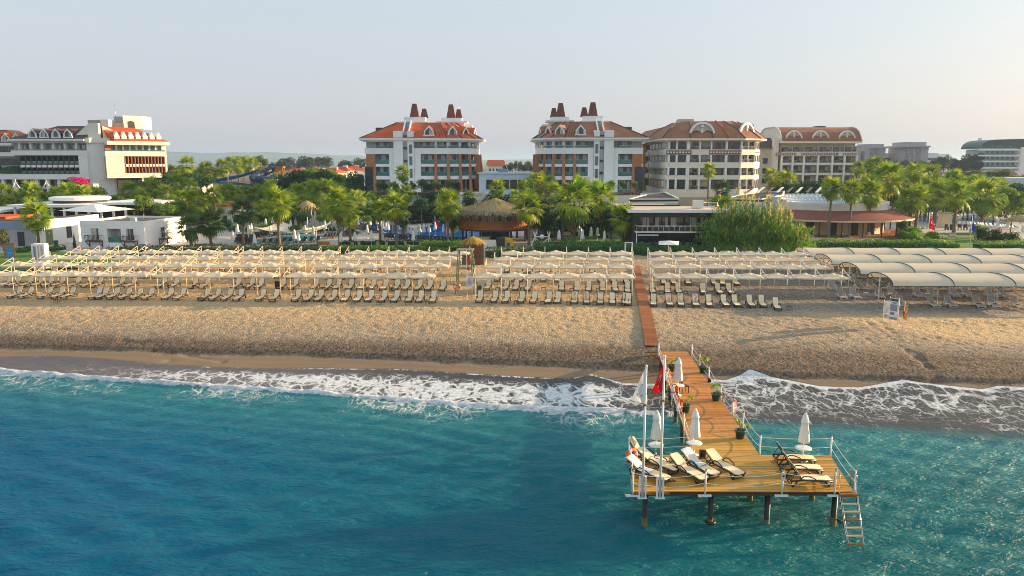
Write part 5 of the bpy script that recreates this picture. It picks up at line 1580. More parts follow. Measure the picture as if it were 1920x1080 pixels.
for fi, (z0, z1) in enumerate(FL):
    h = z1 - z0
    for x, w in ((-10.0, 1.6), (-7.6, 2.3)): window(t, x, .62 + (x + 11) * -.08 + .45, z0 + .02, w, h - .04, R(-6), 'glass_dark', 'frame_dark', 1)
    for x in (-10.95, -8.95, -6.2): part(t, 'column', 'white_paint', lambda m: m.box(x - .22, x + .22, .2 - (x + 11) * .1, 1.2, z0, z1))
    # balconies
    for x in (-4.4, -1.5):
        window(t, x + .5, 1.05, z0 + .02, 1.1, h - .3, 0, 'glass_brown', 'frame_dark', 0)
        railing(t, x, -.1 - (x + 6) * .045, z0, 2.5, 0, 'glass_green' if False else 'glass_brown', .8)
    for x in (-5.8, -2.95, .0): part(t, 'column', 'white_paint', lambda m: m.box(x - .2, x + .2, -.35 - (x + 6) * .02, 1.3, z0, z1))
    for x in (2.05, 6.0):
        window(t, x, .55, z0 + .02, 3.2, h - .04, R(1), 'glass_brown', 'frame_brown', 2 if fi < 2 else 1)
        part(t, 'window_wall', 'beige_paint', lambda m: m.box(x - 1.7, x + 1.7, .6, 1.2, z0, z1))
        if fi >= 2: window(t, x, .45, z0 + .1, .9, 1.1, R(1), 'glass_dark', 'frame_brown', 0)
    for x in (4.05, 8.0): part(t, 'column', 'white_paint', lambda m: m.box(x - .28, x + .28, -.35, 1.2, z0, z1))
    # right facet, lit by the sun
    ang = math.atan2(2.5, 4.4)
    for f in (.27, .73):
        x, y = 8 + 4.4 * f, -.1 + 2.5 * f
        window(t, x - .55 + .2, y + 1.1, z0 + .02, 1.0, h - .3, ang, 'glass_brown', 'frame_brown', 0)
        railing(t, x, y + .12, z0, 2.1, ang, 'glass_brown', .8)
    for f in (.02, .5, .98):
        x, y = 8 + 4.4 * f, -.1 + 2.5 * f
        part(t, 'column', 'white_paint', lambda m: m.box(x - .2, x + .2, y, y + .6, z0, z1))
    ang = math.atan2(4.8, 2.9)
    for f in (.3, .72):
        x, y = 12.4 + 2.9 * f, 2.4 + 4.8 * f
        window(t, x - .25, y + .15, z0 + .15, 1.7, h - .4, ang, 'glass_brown', 'frame_brown', 1)
        part(t, 'facet_wall', 'cream_paint', lambda m: m.slab((x - 1.2 * math.cos(ang) - .35, y - 1.2 * math.sin(ang) + .25, (z0 + z1) / 2), (x + 1.2 * math.cos(ang) - .35, y + 1.2 * math.sin(ang) + .25, (z0 + z1) / 2), .3, h))
    for y in (10, 14, 18): window(t, 14.03, y, z0 + .1, 1.8, h - .3, PI / 2, 'glass_brown', 'frame_brown', 1)
eo = [(-13.2, -1.0), (-6, -1.7), (0, -2.0), (8.5, -1.6), (13.6, 1.4), (16.8, 6.6), (16.8, 25), (-13.2, 25)]
part(t, 'eaves', 'cream_paint', lambda m: (m.prism(front, 20.0, 20.35, 0, eo), m.prism(eo, 20.35, 20.75)))
tp = [(-6.6, 8), (-4, 7.5), (0, 7.2), (5, 7.5), (7.5, 8.5), (9.5, 10.5), (9.5, 18), (-6.6, 18)]
mid = [(a[0] * .55 + b[0] * .45, a[1] * .55 + b[1] * .45) for a, b in zip(eo, tp)]
part(t, 'roof', 'roof_tile_brown', lambda m: (loft(m, eo, 20.75, mid, 23.5, 0, False), loft(m, mid, 23.5, tp, 25.6)))
for i in range(8): part(t, 'roof_hip', 'roof_dark', lambda m: m.path([(*eo[i], 20.8), (*mid[i], 23.55), (*tp[i], 25.65)], .13, 5))
part(t, 'roof_ridge_rib', 'roof_tile', lambda m: m.path([(4.2, -1.8, 20.85), (3.4, 2.3, 23.6), (2.8, 7.3, 25.7)], .2, 5))
arch_dormer(t, -2.4, .2, 21.5, 6.8, 3.6, 6, R(-2), 'roof_tile')
arch_dormer(t, 10.4, 3.2, 21.5, 6.4, 3.6, 6, R(36), 'roof_tile_brown')
part(t, 'plant_room', 'beige_paint', lambda m: m.box(-6.2, -2.2, 11, 15, 25, 26.4))
part(t, 'side_gable', 'roof_dark', lambda m: m.box(12, 15, 13, 19, 21, 25))
# its long shaded wing running back on the left
part(t, 'wing_wall', 'beige_paint', lambda m: m.box(-11.55, -2, 24.2, 58, 0, 20.2))
part(t, 'wing_roof', 'roof_tile_brown', lambda m: loft(m, [(-13, 3), (-2, 3), (-2, 59), (-13, 59)], 20.6, [(-8, 8), (-5, 8), (-5, 55), (-8, 55)], 24.8))
part(t, 'wing_eaves', 'cream_paint', lambda m: m.box(-13.1, -2, 24.4, 59.1, 20.1, 20.6))
for fi, (z0, z1) in enumerate([(3.4, 5.2)] + FL):
    for k in range(11):
        y = 4.5 + k * 4.8
        if 24 < y < 27: continue
        window(t, -11.62, y, z0 + .3, 3.6, z1 - z0 - .6, -PI / 2, 'glass_dark', 'frame_dark', 2)
part(t, 'wing_pilaster', pm('sunglow_pilaster', (.62, .34, .13), .7, .1, .4), lambda m: m.box(-12.7, -11.7, 30, 32.4, 2, 21.5))  # orange sun glow on the pillar is put into its colour
part(t, 'wing_band', 'beige_paint', lambda m: [m.box(-12.0, -11.56, 24.5, 58, z, z + 1.1) for z in (10.0, 13.2, 16.6)])

# ---- square hotel with barrel roof and three arched dormers
E_Y = 258.0
k_ = E_Y / 1410 / 3.84
p = D(1460, 400, E_Y)
t = thing('hotel', 'cream hotel with brown barrel roof, three arched dormers and a grid of balconies', 'hotel', (p.x, E_Y, 2.6), R(2))
W_ = 545 * k_
part(t, 'core_wall', 'beige_paint', lambda m: m.box(0, W_, 1.9, 20, 0, 21))
for z0, z1 in ((6.6, 7.6), (10.3, 11.1), (13.7, 14.5), (16.8, 18.2)):
    part(t, 'storey_band', 'cream_paint', lambda m: m.box(-.2, W_ + .2, 0, 1.95, z0, z1))
for a0, a1 in ((-2.2, 5), (6.6, 19.4), (21, W_)):
    o = part(t, 'dotted_strip', 'red_brown_strip', lambda m: m.box(a0, a1, -.12, -.02, 17.0, 17.85))
    md = MB(); n = int((a1 - a0) / .8)
    for q in range(n): md.box(a0 + .3 + q * .8, a0 + .65 + q * .8, -.18, -.122, 17.22, 17.6)
    md.build('white_dots', M['white_paint'], o)
xs_ = [0, 3.75, 7.65, 12.6, 17.5, 21.7, W_]
for x in xs_: part(t, 'column', 'white_paint', lambda m: m.box(x - .3, x + .3, -.2, .4, 3, 16.8))
for a0, a1 in zip(xs_, xs_[1:]):
    c = (a0 + a1) / 2
    for z0, h in ((4.2, 2.4), (7.6, 2.6), (11.1, 2.5), (14.5, 2.2), (18.2, 1.7)):
        window(t, c - .3, 1.84, z0 + .03, 2.2, h - .3, 0, 'glass_brown', 'frame_dark', 1)
        railing(t, c, .1, z0, a1 - a0 - .7, 0, 'glass_brown', .8)
        part(t, 'party_wall', 'beige_paint', lambda m: m.box(a1 - .12, a1 + .12, .5, 1.9, z0, z0 + h - .05))
part(t, 'eaves', 'cream_paint', lambda m: m.box(-.9, W_ + .9, -1.1, 21, 21, 21.6))
prof = [(-1.0, 21.6), (-.4, 23.2), (1.0, 24.8), (3.2, 26.0), (6, 26.6), (14, 26.6), (17, 26), (19, 24.8), (20.4, 23.2), (21, 21.6)]
part(t, 'barrel_roof', 'roof_tile_brown', lambda m: m.sheet([[(x, y, z) for y, z in prof] for x in (-.7, W_ + .7)]))
for x in (-.72, W_ + .72): part(t, 'roof_gable', 'cream_paint', lambda m: m.add([(x, y, z) for y, z in prof], [tuple(range(len(prof)))]))
for x in (-.8, W_ + .8): part(t, 'gable_rim', 'white_paint', lambda m: m.path([(x, y, z + .1) for y, z in prof], .25, 5))
for x in (3.6, 12.7, 21.8): arch_dormer(t, x, -.6, 22.0, 6.0, 3.3, 4, 0, 'roof_tile_brown')
part(t, 'side_wing', 'beige_paint', lambda m: m.box(-6.5, -1.2, 3, 20, 0, 19.5))
part(t, 'side_wing_gable', 'cream_paint', lambda m: m.box(-2.6, -.95, .8, 3, 0, 22.5))
part(t, 'side_wing_roof', 'roof_dark', lambda m: loft(m, [(-7, 2), (-1, 2), (-1, 21), (-7, 21)], 19.5, [(-4, 9), (-1, 9), (-1, 15), (-4, 15)], 23))
for z in (7.4, 10.8, 14.2): window(t, -4.6, 2.96, z, 1.6, 1.8, 0, 'glass_dark', 'frame_dark', 1)
part(t, 'roof_vent', 'roof_dark', lambda m: m.box(15, 18, 8, 12, 26.4, 27.1))

# ---- left hotel: two wings meeting at a tall cream pier
A_Y = 235.0
kA = A_Y / 1410 / 5.647
p = D(177, 400, A_Y)
t = thing('hotel', 'white modern hotel on the left with tall cream end pier and dormered roof', 'hotel', (p.x, A_Y, 2.6), 0)
ax = lambda cx_: (cx_ - 1000) * kA
az = lambda cy_: 14.5 + (706 - cy_) * kA
# left wing
x0, x1 = ax(200), ax(970)
part(t, 'wing_wall', 'grey_paint', lambda m: m.box(-75, ax(975), 2.2, 18, 0, az(500)))
part(t, 'top_slab', 'white_paint', lambda m: m.box(ax(190), ax(985), -.4, 3, az(630), az(580)))
part(t, 'frame_side', 'white_paint', lambda m: m.box(ax(892), ax(985), -.4, 3, az(824), az(631)))
part(t, 'bottom_slab', 'white_paint', lambda m: m.box(-75, ax(985), -.4, 3, az(880), az(825)))
part(t, 'top_slab', 'white_paint', lambda m: m.box(-75, ax(188), 1.2, 3, az(640), az(598)))
part(t, 'eaves', 'white_paint', lambda m: (m.prism([(ax(200), .8), (ax(960), .8), (ax(960), 18), (ax(200), 18)], az(502), az(480), 0, [(ax(180), -1), (ax(975), -1), (ax(975), 18), (ax(180), 18)]), m.box(ax(178), ax(977), -1.1, 18, az(480), az(462))))
part(t, 'eaves', 'white_paint', lambda m: m.box(-75, ax(176), .9, 18, az(528), az(500)))
part(t, 'roof', 'roof_dark', lambda m: loft(m, [(ax(185), -.9), (ax(975), -.9), (ax(975), 18), (ax(185), 18)], az(462), [(ax(575), 6.5), (ax(975), 6.5), (ax(975), 12), (ax(575), 12)], az(318)))
part(t, 'roof', 'roof_dark', lambda m: loft(m, [(-75, 1), (ax(180), 1), (ax(180), 18), (-75, 18)], az(500), [(-75, 7), (ax(10), 7), (ax(10), 13), (-75, 13)], az(358)))
part(t, 'roof_band', 'roof_tile', lambda m: (m.add([(ax(455), 1.6, az(372)), (ax(870), 1.6, az(372)), (ax(870), 2.6, az(352)), (ax(490), 2.6, az(352))], [(0, 1, 2, 3)]), m.add([(-60, 3.6, az(408)), (ax(170), 3.6, az(408)), (ax(60), 5.2, az(372)), (-60, 5.2, az(372))], [(0, 1, 2, 3)])))
for c in (430, 550, 675, 800): dormer(t, ax(c), -.3, az(452), 3.1, 2.9, 4.6, 0, 'white_paint', 'roof_dark')
for c in (100, 215, -10): dormer(t, ax(c), 1.6, az(490), 3.0, 2.7, 4.6, 0, 'white_paint', 'roof_tile')
for k in range(6): window(t, ax(315 + k * 120), 2.15, az(576), 2.4, 1.75, 0, 'glass_room', 'frame_dark', 1)
for k in range(7): part(t, 'column', 'white_paint', lambda m: m.box(ax(248 + k * 120) - .3, ax(248 + k * 120) + .3, 1.2, 2.2, az(580), az(502)))
railing(t, ax(560), -.3, az(580), 21.5, 0, 'glass_green', .35)
for k in range(3): window(t, ax(20 + k * 62), 2.15, az(598), 1.6, 1.7, 0, 'glass_dark', 'frame_dark', 0)
for k in range(12):
    c = 275 + k * 57
    part(t, 'fin', 'frame_dark', lambda m: m.box(ax(c) - .22, ax(c) + .22, -.2, 2.2, az(824), az(632)))
    if k < 11:
        for (cy_, hh) in ((722, 2.3), (824, 1.8)):
            window(t, ax(c + 28), 2.0, az(cy_), 1.2, hh, 0, 'glass_room', 'frame_dark', 0)
            railing(t, ax(c + 28), -.1, az(cy_), 1.2, 0, 'glass_green', .9)
        part(t, 'balcony', 'white_paint', lambda m: m.box(ax(c + 28) - .62, ax(c + 28) + .62, -.6, 1.9, az(755), az(728)))
for k in range(5): window(t, ax(20 + k * 45), 2.1, az(730), 1.1, 2.0, 0, 'glass_dark', 'frame_dark', 0)
part(t, 'roof_garden', 'tree_dark', lambda m: [m.tbox(ax(30 + q * 38), .6, az(815), az(815) + random.uniform(1.5, 3.4), 1.6, 1.2, .7, .6) for q in range(6)])
part(t, 'ground_glazing', 'glass_dark', lambda m: m.box(-75, ax(980), 1.6, 2.1, 0, az(884)))
for k in range(7): part(t, 'ground_column', 'white_paint', lambda m: m.box(ax(60 + k * 118) - .5, ax(60 + k * 118) + .5, .2, 1.2, 0, az(880)))
# cream end pier and stacked roof tower
part(t, 'end_pier', 'white_paint', lambda m: m.box(ax(972), ax(1010), .5, 14, 0, az(455)))
part(t, 'end_pier', 'white_paint', lambda m: m.prism([(ax(1012), .2), (ax(1215), 5.5), (ax(1215), 16), (ax(1012), 16)], 0, az(455)))
part(t, 'pier_cap', 'cream_paint', lambda m: m.prism([(ax(975), -.2), (ax(1018), -.3), (ax(1225), 5), (ax(1225), 16), (ax(975), 16)], az(500), az(448)))
part(t, 'gable_wall', 'cream_paint', lambda m: m.add([(ax(810), 1, az(462)), (ax(1085), 2, az(448)), (ax(1085), 2, az(295)), (ax(1000), 1.6, az(295)),
                                                        (ax(810), 2.2, az(462)), (ax(1085), 3.2, az(448)), (ax(1085), 3.2, az(295)), (ax(1000), 2.8, az(295))], [(0, 1, 2, 3), (7, 6, 5, 4), (3, 2, 6, 7), (0, 3, 7, 4), (1, 5, 6, 2)]))
part(t, 'gable_wall', 'cream_paint', lambda m: m.add([(ax(1090), 4, az(448)), (ax(1370), 9, az(470)), (ax(1090), 4, az(325)), (ax(1090), 5.2, az(448)), (ax(1370), 10.2, az(470)), (ax(1090), 5.2, az(325))], [(0, 1, 2), (5, 4, 3), (2, 1, 4, 5)]))
part(t, 'roof_tower', 'stone_strip', lambda m: (m.box(ax(830), ax(985), 10, 14, az(320), az(248)), m.box(ax(1070), ax(1185), 12, 18, az(330), az(275))))
part(t, 'roof_tower', 'cream_paint', lambda m: m.box(ax(985), ax(1070), 9, 14, az(320), az(246)))
part(t, 'roof_tower', 'cream_paint', lambda m: m.prism([(ax(1180), 12), (ax(1330), 16), (ax(1330), 22), (ax(1180), 22)], az(340), az(197)))
part(t, 'roof_tower', 'grey_paint', lambda m: m.box(ax(1045), ax(1179), 14, 20, az(275), az(203)))
part(t, 'tower_opening', 'dark_recess', lambda m: m.add([(ax(1215), 12.85, az(335)), (ax(1270), 14.3, az(335)), (ax(1265), 14.2, az(262)), (ax(1240), 13.5, az(250)), (ax(1215), 12.85, az(262))], [(0, 1, 2, 3, 4)]))
part(t, 'antenna', 'steel', lambda m: m.tube((ax(1055), 15, az(275)), (ax(1050), 15, az(62)), .06, .04, 4))
# right wing turned towards the sun
th = R(40); wx, wy = ax(1200) + .3, 1.0
wing = bpy.data.objects.new('right_wing', MB().box(.2, 17, 2.2, 14, 0, az(500)).mesh('right_wing', M['white_paint']))
wing.parent = t; wing.location = (wx, wy, 0); wing.rotation_euler = (0, 0, th); COL.objects.link(wing)
def wp(name, mat, fn):
    m = MB(); fn(m); return m.build(name, M[mat], wing)
wk = 17.0 / 500
wxx = lambda cx_: (cx_ - 1270) * wk * 1.0 + .3
wp('balcony_frame', 'cream_paint', lambda m: (m.box(-1.6, 16.2, -.5, 3, az(638), az(585)), m.box(-1.6, 3.6, -.5, 3, az(815), az(639)), m.box(-1.6, 17.0, -.5, 3, az(868), az(816))))
wp('eaves', 'cream_paint', lambda m: (m.box(-1.0, 17.4, -1.3, 14, az(520), az(480))))
wp('roof', 'roof_tile', lambda m: loft(m, [(1.5, -1.2), (17.2, -1.2), (17.2, 14), (-1, 14)], az(480), [(-1.0, 6), (8.5, 6), (8.5, 10), (-1.0, 10)], az(330)))
wp('glazing', 'glass_dark', lambda m: m.box(3.7, 15.6, 1.6, 2.1, az(815), az(640)))
wp('fins', 'wood_red', lambda m: [m.box(3.8 + q * .98, 4.05 + q * .98, -.2, 1.5, az(815), az(640)) for q in range(13)])
wp('balconies', 'white_paint', lambda m: [m.box(4.1 + q * .98, 4.75 + q * .98, -.45, 1.4, az(748), az(720)) for q in range(12)])
wp('top_windows', 'glass_brown', lambda m: [m.box(.6 + q * 1.95, 1.9 + q * 1.95, 2.08, 2.19, az(580), az(520)) for q in range(8)])
wp('brick_panel', 'wood_red', lambda m: m.box(-1.2, .4, 1.0, 2.1, az(578), az(520)))
wp('glass_railing', 'glass_green', lambda m: m.box(-1.5, 16, -.4, -.34, az(585), az(572)))
for q in range(7):
    dm = MB(); x = 2.2 + q * 2.05
    dm.add([(x - .75, .0, az(462)), (x + .75, .0, az(462)), (x + .75, .0, az(430)), (x, .0, az(380)), (x - .75, .0, az(430)), (x - .75, 3, az(430)), (x, 4.6, az(380)), (x + .75, 3, az(430))], [(0, 1, 2, 3, 4), (4, 3, 6, 5), (3, 2, 7, 6)])
    dm.build('dormer', M['white_paint'], wing)
wp('undercroft', 'dark_recess', lambda m: m.box(1.5, 16, 1, 2.2, 0, az(872)))
wp('column', 'cream_paint', lambda m: m.box(8.4, 8.9, -.2, .3, 0, az(868)))
wp('narrow_window', 'glass_green', lambda m: (m.box(-1.63, -1.58, .2, 1.6, az(860), az(640))))
part(t, 'awning_cable', 'steel', lambda m: [m.tube((ax(1395 + q * 30), 7, az(748)), (ax(1500 + q * 40), 4, az(810)), .04, .04, 4) for q in range(4)])
for k, (cx_, lab) in enumerate([(245, 'white tensile mast on the left hotel terrace, leftmost'), (375, 'white tensile mast on the left hotel terrace, middle one'), (688, 'white tensile mast beside the pink bougainvillea')]):
    q = thing('canopy_mast', lab, 'mast', (p.x + ax(cx_), A_Y - 8, 2.6 + az(945) - .4), 0, 'white tensile masts on the terrace')
    for dx_, dy_ in ((-1.1, 0), (1.1, 0), (.3, 1), (-.3, -1)): MB().tube((dx_, dy_, 0), (0, 0, 1.9), .13, .08, 5).build('leg', M['white_paint'], q)
    MB().tube((0, 0, 1.7), (0, 0, 2.6), .1, .08, 5).build('mast_tip', M['white_paint'], q)
    MB().box(-2.6, 2.6, -1, 1, -.25, 0).build('canopy', M['white_canvas'], q)

# ---- far hotels on the right
def far_hotel(name, label, Y, body, mats):
    t = thing(name, label, 'building', (0, Y, 2.6))
    for nm, mt, (a, b, c, d), dep, y0 in body:
        A, Bq = D(a, d, Y), D(b, c, Y)
        m = MB().box(A.x, Bq.x, y0, y0 + dep, max(0, A.z - 2.6), Bq.z - 2.6)
        m.build(nm, M[mt], t)
    return t
c6 = lambda x, y: (1420 + x / 3.84, 220 + y / 3.84)
def R6(x0, x1, y0, y1): a = c6(x0, y0); b = c6(x1, y1); return (a[0], b[0], a[1], b[1])
M['lilac_wall'] = pm('lilac_wall', (.42, .40, .42), .7, .06, .2)
M['lilac_panel'] = pm('lilac_panel', (.28, .26, .29), .7, .3, .9)
body = [('tower', 'lilac_wall', R6(690, 752, 205, 400), 14, 0), ('tower', 'lilac_wall', R6(755, 800, 225, 400), 14, -2)]
far_hotel('far_hotel', 'pale narrow far tower just right of the barrel-roofed hotel', 430, body, None)
body = [('tower', 'lilac_wall', R6(782, 925, 222, 400), 18, 0), ('tower_cap', 'lilac_wall', R6(775, 932, 212, 224), 20, -1), ('lift_room', 'lilac_wall', R6(790, 918, 192, 212), 12, 1),
        ('patterned_panel', 'lilac_panel', R6(790, 838, 224, 330), .5, -.4), ('patterned_panel', 'lilac_panel', R6(844, 872, 224, 330), .5, -.4)]
far_hotel('far_hotel', 'pale lilac far block with a flat cap, left of the taller one', 450, body, None)
body = [('tower', 'lilac_wall', R6(1050, 1235, 216, 420), 20, 0), ('tower_cap', 'lilac_wall', R6(1040, 1242, 204, 216), 22, -1), ('lift_room', 'lilac_wall', R6(1064, 1226, 178, 204), 14, 1),
        ('patterned_panel', 'lilac_panel', R6(1056, 1126, 218, 330), .5, -.4), ('patterned_panel', 'lilac_panel', R6(1136, 1180, 218, 330), .5, -.4)]
far_hotel('far_hotel', 'pale lilac far block with a flat cap, tallest on the skyline', 440, body, None)
body = [('wing', 'white_paint', R6(908, 1050, 285, 420), 16, 6), ('window_band', 'glass_dark', R6(915, 1045, 292, 308), .5, 5.4), ('roof', 'white_paint', R6(925, 1048, 258, 286), 14, 7)]
far_hotel('far_hotel', 'low white far wing between the two lilac blocks', 452, body, None)
body = [('wing', 'white_paint', R6(1215, 1450, 284, 420), 16, 6), ('window_band', 'glass_dark', R6(1222, 1345, 290, 308), .5, 5.4), ('roof', 'pale_blue_wall', R6(1220, 1352, 256, 284), 14, 7), ('roof', 'white_paint', R6(1354, 1432, 262, 284), 12, 7)]
far_hotel('far_hotel', 'long low white far building right of the tallest lilac block', 455, body, None)
F_Y = 400.0
t = thing('hotel', 'white far hotel with dark green barrel roof at the right edge', 'hotel', (0, F_Y, 2.6))
def fr6(nm, mt, x0, x1, y0, y1, yy, dep):
    a, b = D(*c6(x0, y1), F_Y), D(*c6(x1, y0), F_Y)
    MB().box(a.x, b.x, yy, yy + dep, max(0, a.z - 2.6), b.z - 2.6).build(nm, M[mt], t)
fr6('core_wall', 'pale_blue_wall', 1640, 2100, 228, 480, 2, 18)
for y in (228, 270, 312, 358): fr6('balcony_slab', 'white_paint', 1605, 1900, y, y + 11, 0, 2)
for y0, y1 in ((240, 268), (282, 311), (324, 356)):
    for q in range(6): 
        fr6('window', 'glass_blue', 1660 + q * 36, 1688 + q * 36, y0 + 3, y1, 1.8, .15)
    fr6('glass_railing', 'glass_green', 1650, 1868, y1 - 10, y1, .2, .1)
fr6('end_wall', 'white_paint', 1868, 2100, 215, 480, -.6, 3)
pts = []
for q in range(9):
    a = PI / 2 * q / 8
    c = c6(1612 + 110 * (1 - math.cos(a)), 226 - 66 * math.sin(a)); w = D(*c, F_Y); pts.append((w.x, w.z - 2.6))
w = D(*c6(2100, 150), F_Y); pts.append((w.x, w.z - 2.6))
MB().sheet([[(x, yy, z) for x, z in pts] for yy in (0, 18)]).build('barrel_roof', M['green_metal'], t)
zb = pts[0][1]
MB().add([(x, .05, z) for x, z in pts] + [(pts[-1][0], .05, zb)], [tuple(range(len(pts) + 1))]).build('roof_front', M['green_metal'], t)
for q in range(7): fr6('roof_window', 'glass_blue', 1650 + q * 32, 1675 + q * 32, 200, 222, -.1, .1)
p = D(1833, 300, 420)
t = thing('radio_mast', 'thin grey radio mast on the right skyline', 'mast', (p.x, 420, 2.6))
MB().tube((0, 0, 0), (0, 0, 28), .35, .25, 4).build('pole', M['grey_paint'], t); MB().box(-.9, .9, -.4, .4, 26, 28).build('antenna_panel', M['white_paint'], t)
# ================================================================== LOW BUILDINGS, POOLS AND GARDEN FURNITURE
# ---- white cottage with brown wooden balconies
t = thing('cottage', 'white flat-roofed cottage with three brown wooden balconies at left', 'building', (-74.4, 128.6, 2.6), R(-8))
W_, Dp, Hh = 11.9, 12.5, 4.65
part(t, 'wall', 'white_paint', lambda m: (m.box(0, 4.95, 0, .35, 0, Hh), m.box(7.55, W_, 0, .35, 0, Hh), m.box(4.95, 7.55, 0, .35, 0, .95), m.box(4.95, 7.55, 0, .35, 3.35, Hh),
                                          m.box(W_ - .35, W_, .35, Dp, 0, Hh), m.box(0, .35, .35, Dp, 0, Hh), m.box(.35, W_ - .35, Dp - .35, Dp, 0, Hh)))
part(t, 'clapboard_joint', 'grey_paint', lambda m: [m.box(.02, 4.9, -.008, 0, z, z + .018) for z in [.5 + .42 * q for q in range(9)]])
part(t, 'loggia', 'white_paint', lambda m: (m.box(4.95, 7.55, 2.6, 2.8, .9, 3.4), m.box(4.7, 4.95, .35, 2.8, .9, 3.4), m.box(7.55, 7.8, .35, 2.8, .9, 3.4), m.box(4.7, 7.8, .35, 2.8, .78, .95)))
part(t, 'loggia_glass', 'glass_green', lambda m: m.box(5.0, 7.5, .15, .18, .95, 1.9))
part(t, 'flat_roof', 'felt_roof', lambda m: m.box(.35, W_ - .35, .35, Dp - .35, Hh - .5, Hh - .35))
for x, a in ((2.75, 0), (9.3, 0)):
    window(t, x, -.03, 1.35, 1.5, 2.1, 0, 'glass_room', 'frame_white', 1)
window(t, W_ + .03, 5.2, 1.35, 1.2, 2.0, PI / 2, 'glass_dark', 'frame_white', 1)
def balcony(t, x, y, rz):
    b = MB(); w = 1.35
    b.box(-w, w, -1.0, 0, 1.15, 1.25)
    o = put('balcony', b.mesh('balcony', M['wood_dark']), t, (x, y, 0), rz)
    r = MB()
    for z in (1.35, 2.15): r.box(-w, w, -1.0, -.94, z, z + .07).box(-w, -w + .06, -.94, 0, z, z + .07).box(w - .06, w, -.94, 0, z, z + .07)
    for q in range(12): r.box(-w + q * .24, -w + q * .24 + .07, -.99, -.95, 1.42, 2.15)
    r.build('balustrade', M['wood_dark'], o)
    s = MB()
    for q in (-1, 1): s.slab((q * 1.2, -.9, 1.15), (q * 1.2, -.02, .25), .1, .1); s.slab((q * 1.2, -.05, 1.15), (q * 1.2, -.05, .1), .1, .1)
    s.build('bracket', M['wood_dark'], o)
balcony(t, 2.75, -.02, 0); balcony(t, 9.3, -.02, 0); balcony(t, W_ + .02, 5.2, PI / 2)
part(t, 'air_conditioner', 'white_plastic', lambda m: m.box(7.4, 8.3, 3, 3.6, Hh - .35, Hh + .35))
part(t, 'chimney_pipe', 'steel', lambda m: m.tube((11.2, 1.2, Hh - .3), (11.2, 1.2, Hh + 1.2), .05, n=5))

# ---- two-part service building at far left
t = thing('service_building', 'low shade-blue and white service building at the far left', 'building', (0, 0, 2.6))
a = D(67, 440, 131)
part(t, 'shade_blue_wing', 'bluegrey_paint', lambda m: m.box(-110, a.x, 131, 140, 3.0, 4.4))  # blue shade on this face is put into the band and wall colours
part(t, 'shade_blue_wing', 'grey_paint', lambda m: m.box(-110, a.x - .05, 131.15, 140, 0, 3.0))
part(t, 'flat_roof', 'felt_roof', lambda m: m.box(-110, a.x, 131.6, 141, 4.4, 4.5))
part(t, 'tiled_roof', 'roof_tile', lambda m: m.box(-110, a.x - 7, 134, 142, 4.52, 4.9))
part(t, 'door', 'frame_dark', lambda m: m.box(-87.0, -85.9, 131.02, 131.2, 0, 2.5))
b = D(135, 440, 136.5)
w = [(a.x + .02, 131.0), (b.x, 136.5), (b.x, 146), (a.x + .02, 146)]
part(t, 'white_wing', 'white_paint', lambda m: m.prism(w, 0, 4.6))
part(t, 'flat_roof', 'felt_roof', lambda m: m.prism([(a.x + .4, 131.8), (b.x - .4, 137.2), (b.x - .4, 145), (a.x + .4, 145)], 4.6, 4.68))
ang = math.atan2(5.5, b.x - a.x)
q = Vector((a.x, 131.0)).lerp(Vector((b.x, 136.5)), .36)
o = put('door', MB().box(-.6, .6, -.06, .05, 0, 2.7).mesh('door', M['wood_green']), t, (q.x, q.y, 0), ang)
put('door_sign', MB().lathe([(.14, 0), (.14, .03)], 10).mesh('door_sign', M['white_plastic']), o, (0, -.075, 2.1), rot=(R(90), 0, 0))
q = Vector((a.x, 131.0)).lerp(Vector((b.x, 136.5)), .93); window(t, q.x, q.y - .03, 1.0, .9, 2.0, ang, 'glass_dark', 'frame_dark', 0)
rubbish_bin(106, 464, 'dark green wheeled bin beside the service building door', 2.6, 'pot_green', 1.15)

# ---- white open pavilion with flat roofs
t = thing('pavilion', 'open white pavilion with broad flat roofs and a round raised roof', 'pavilion', (0, 0, 2.6))
def proof(x0, x1, y0, y1, z, th, nm='roof'):
    part(t, nm, 'white_paint', lambda m: m.box(x0, x1, y0, y1, z, z + th))
a, b = D(16, 405, 158), D(248, 405, 158)
proof(a.x, b.x - 8, 158, 176, 5.2, .55); proof(b.x - 10, b.x + 2, 162, 180, 5.5, .45)
proof(a.x - 30, a.x - .5, 150, 170, 4.2, .5)
c = D(172, 398, 172)
part(t, 'round_roof', 'white_paint', lambda m: m.lathe([(5.9, 6.3), (6.1, 6.45), (6.1, 6.95), (5.8, 7.05), (.1, 7.2)], 40, (c.x, 168, 0), 0, False))
part(t, 'round_clerestory', 'dark_recess', lambda m: m.lathe([(5.3, 5.6), (5.3, 6.3)], 30, (c.x, 168, 0), 0, False))
for k in range(14):
    x = a.x + 1 + k * 2.6
    if x > b.x: break
    part(t, 'column', 'white_paint', lambda m: m.box(x - .2, x + .2, 158.6, 159, 0, 5.2))
part(t, 'back_wall', 'dark_recess', lambda m: m.box(a.x, b.x, 170, 170.4, 0, 5.2))
m = MB(); p0 = D(168, 408, 152)
m.add([(p0.x - 5, 150, 5.0), (p0.x + 4, 148, 4.8), (p0.x + 7, 157, 4.9), (p0.x - 3, 158, 5.0), (p0.x + .5, 153, 6.2)], [(0,1,4),(1,2,4),(2,3,4),(3,0,4)])
m.build('tent_roof', M['white_canvas'], t)
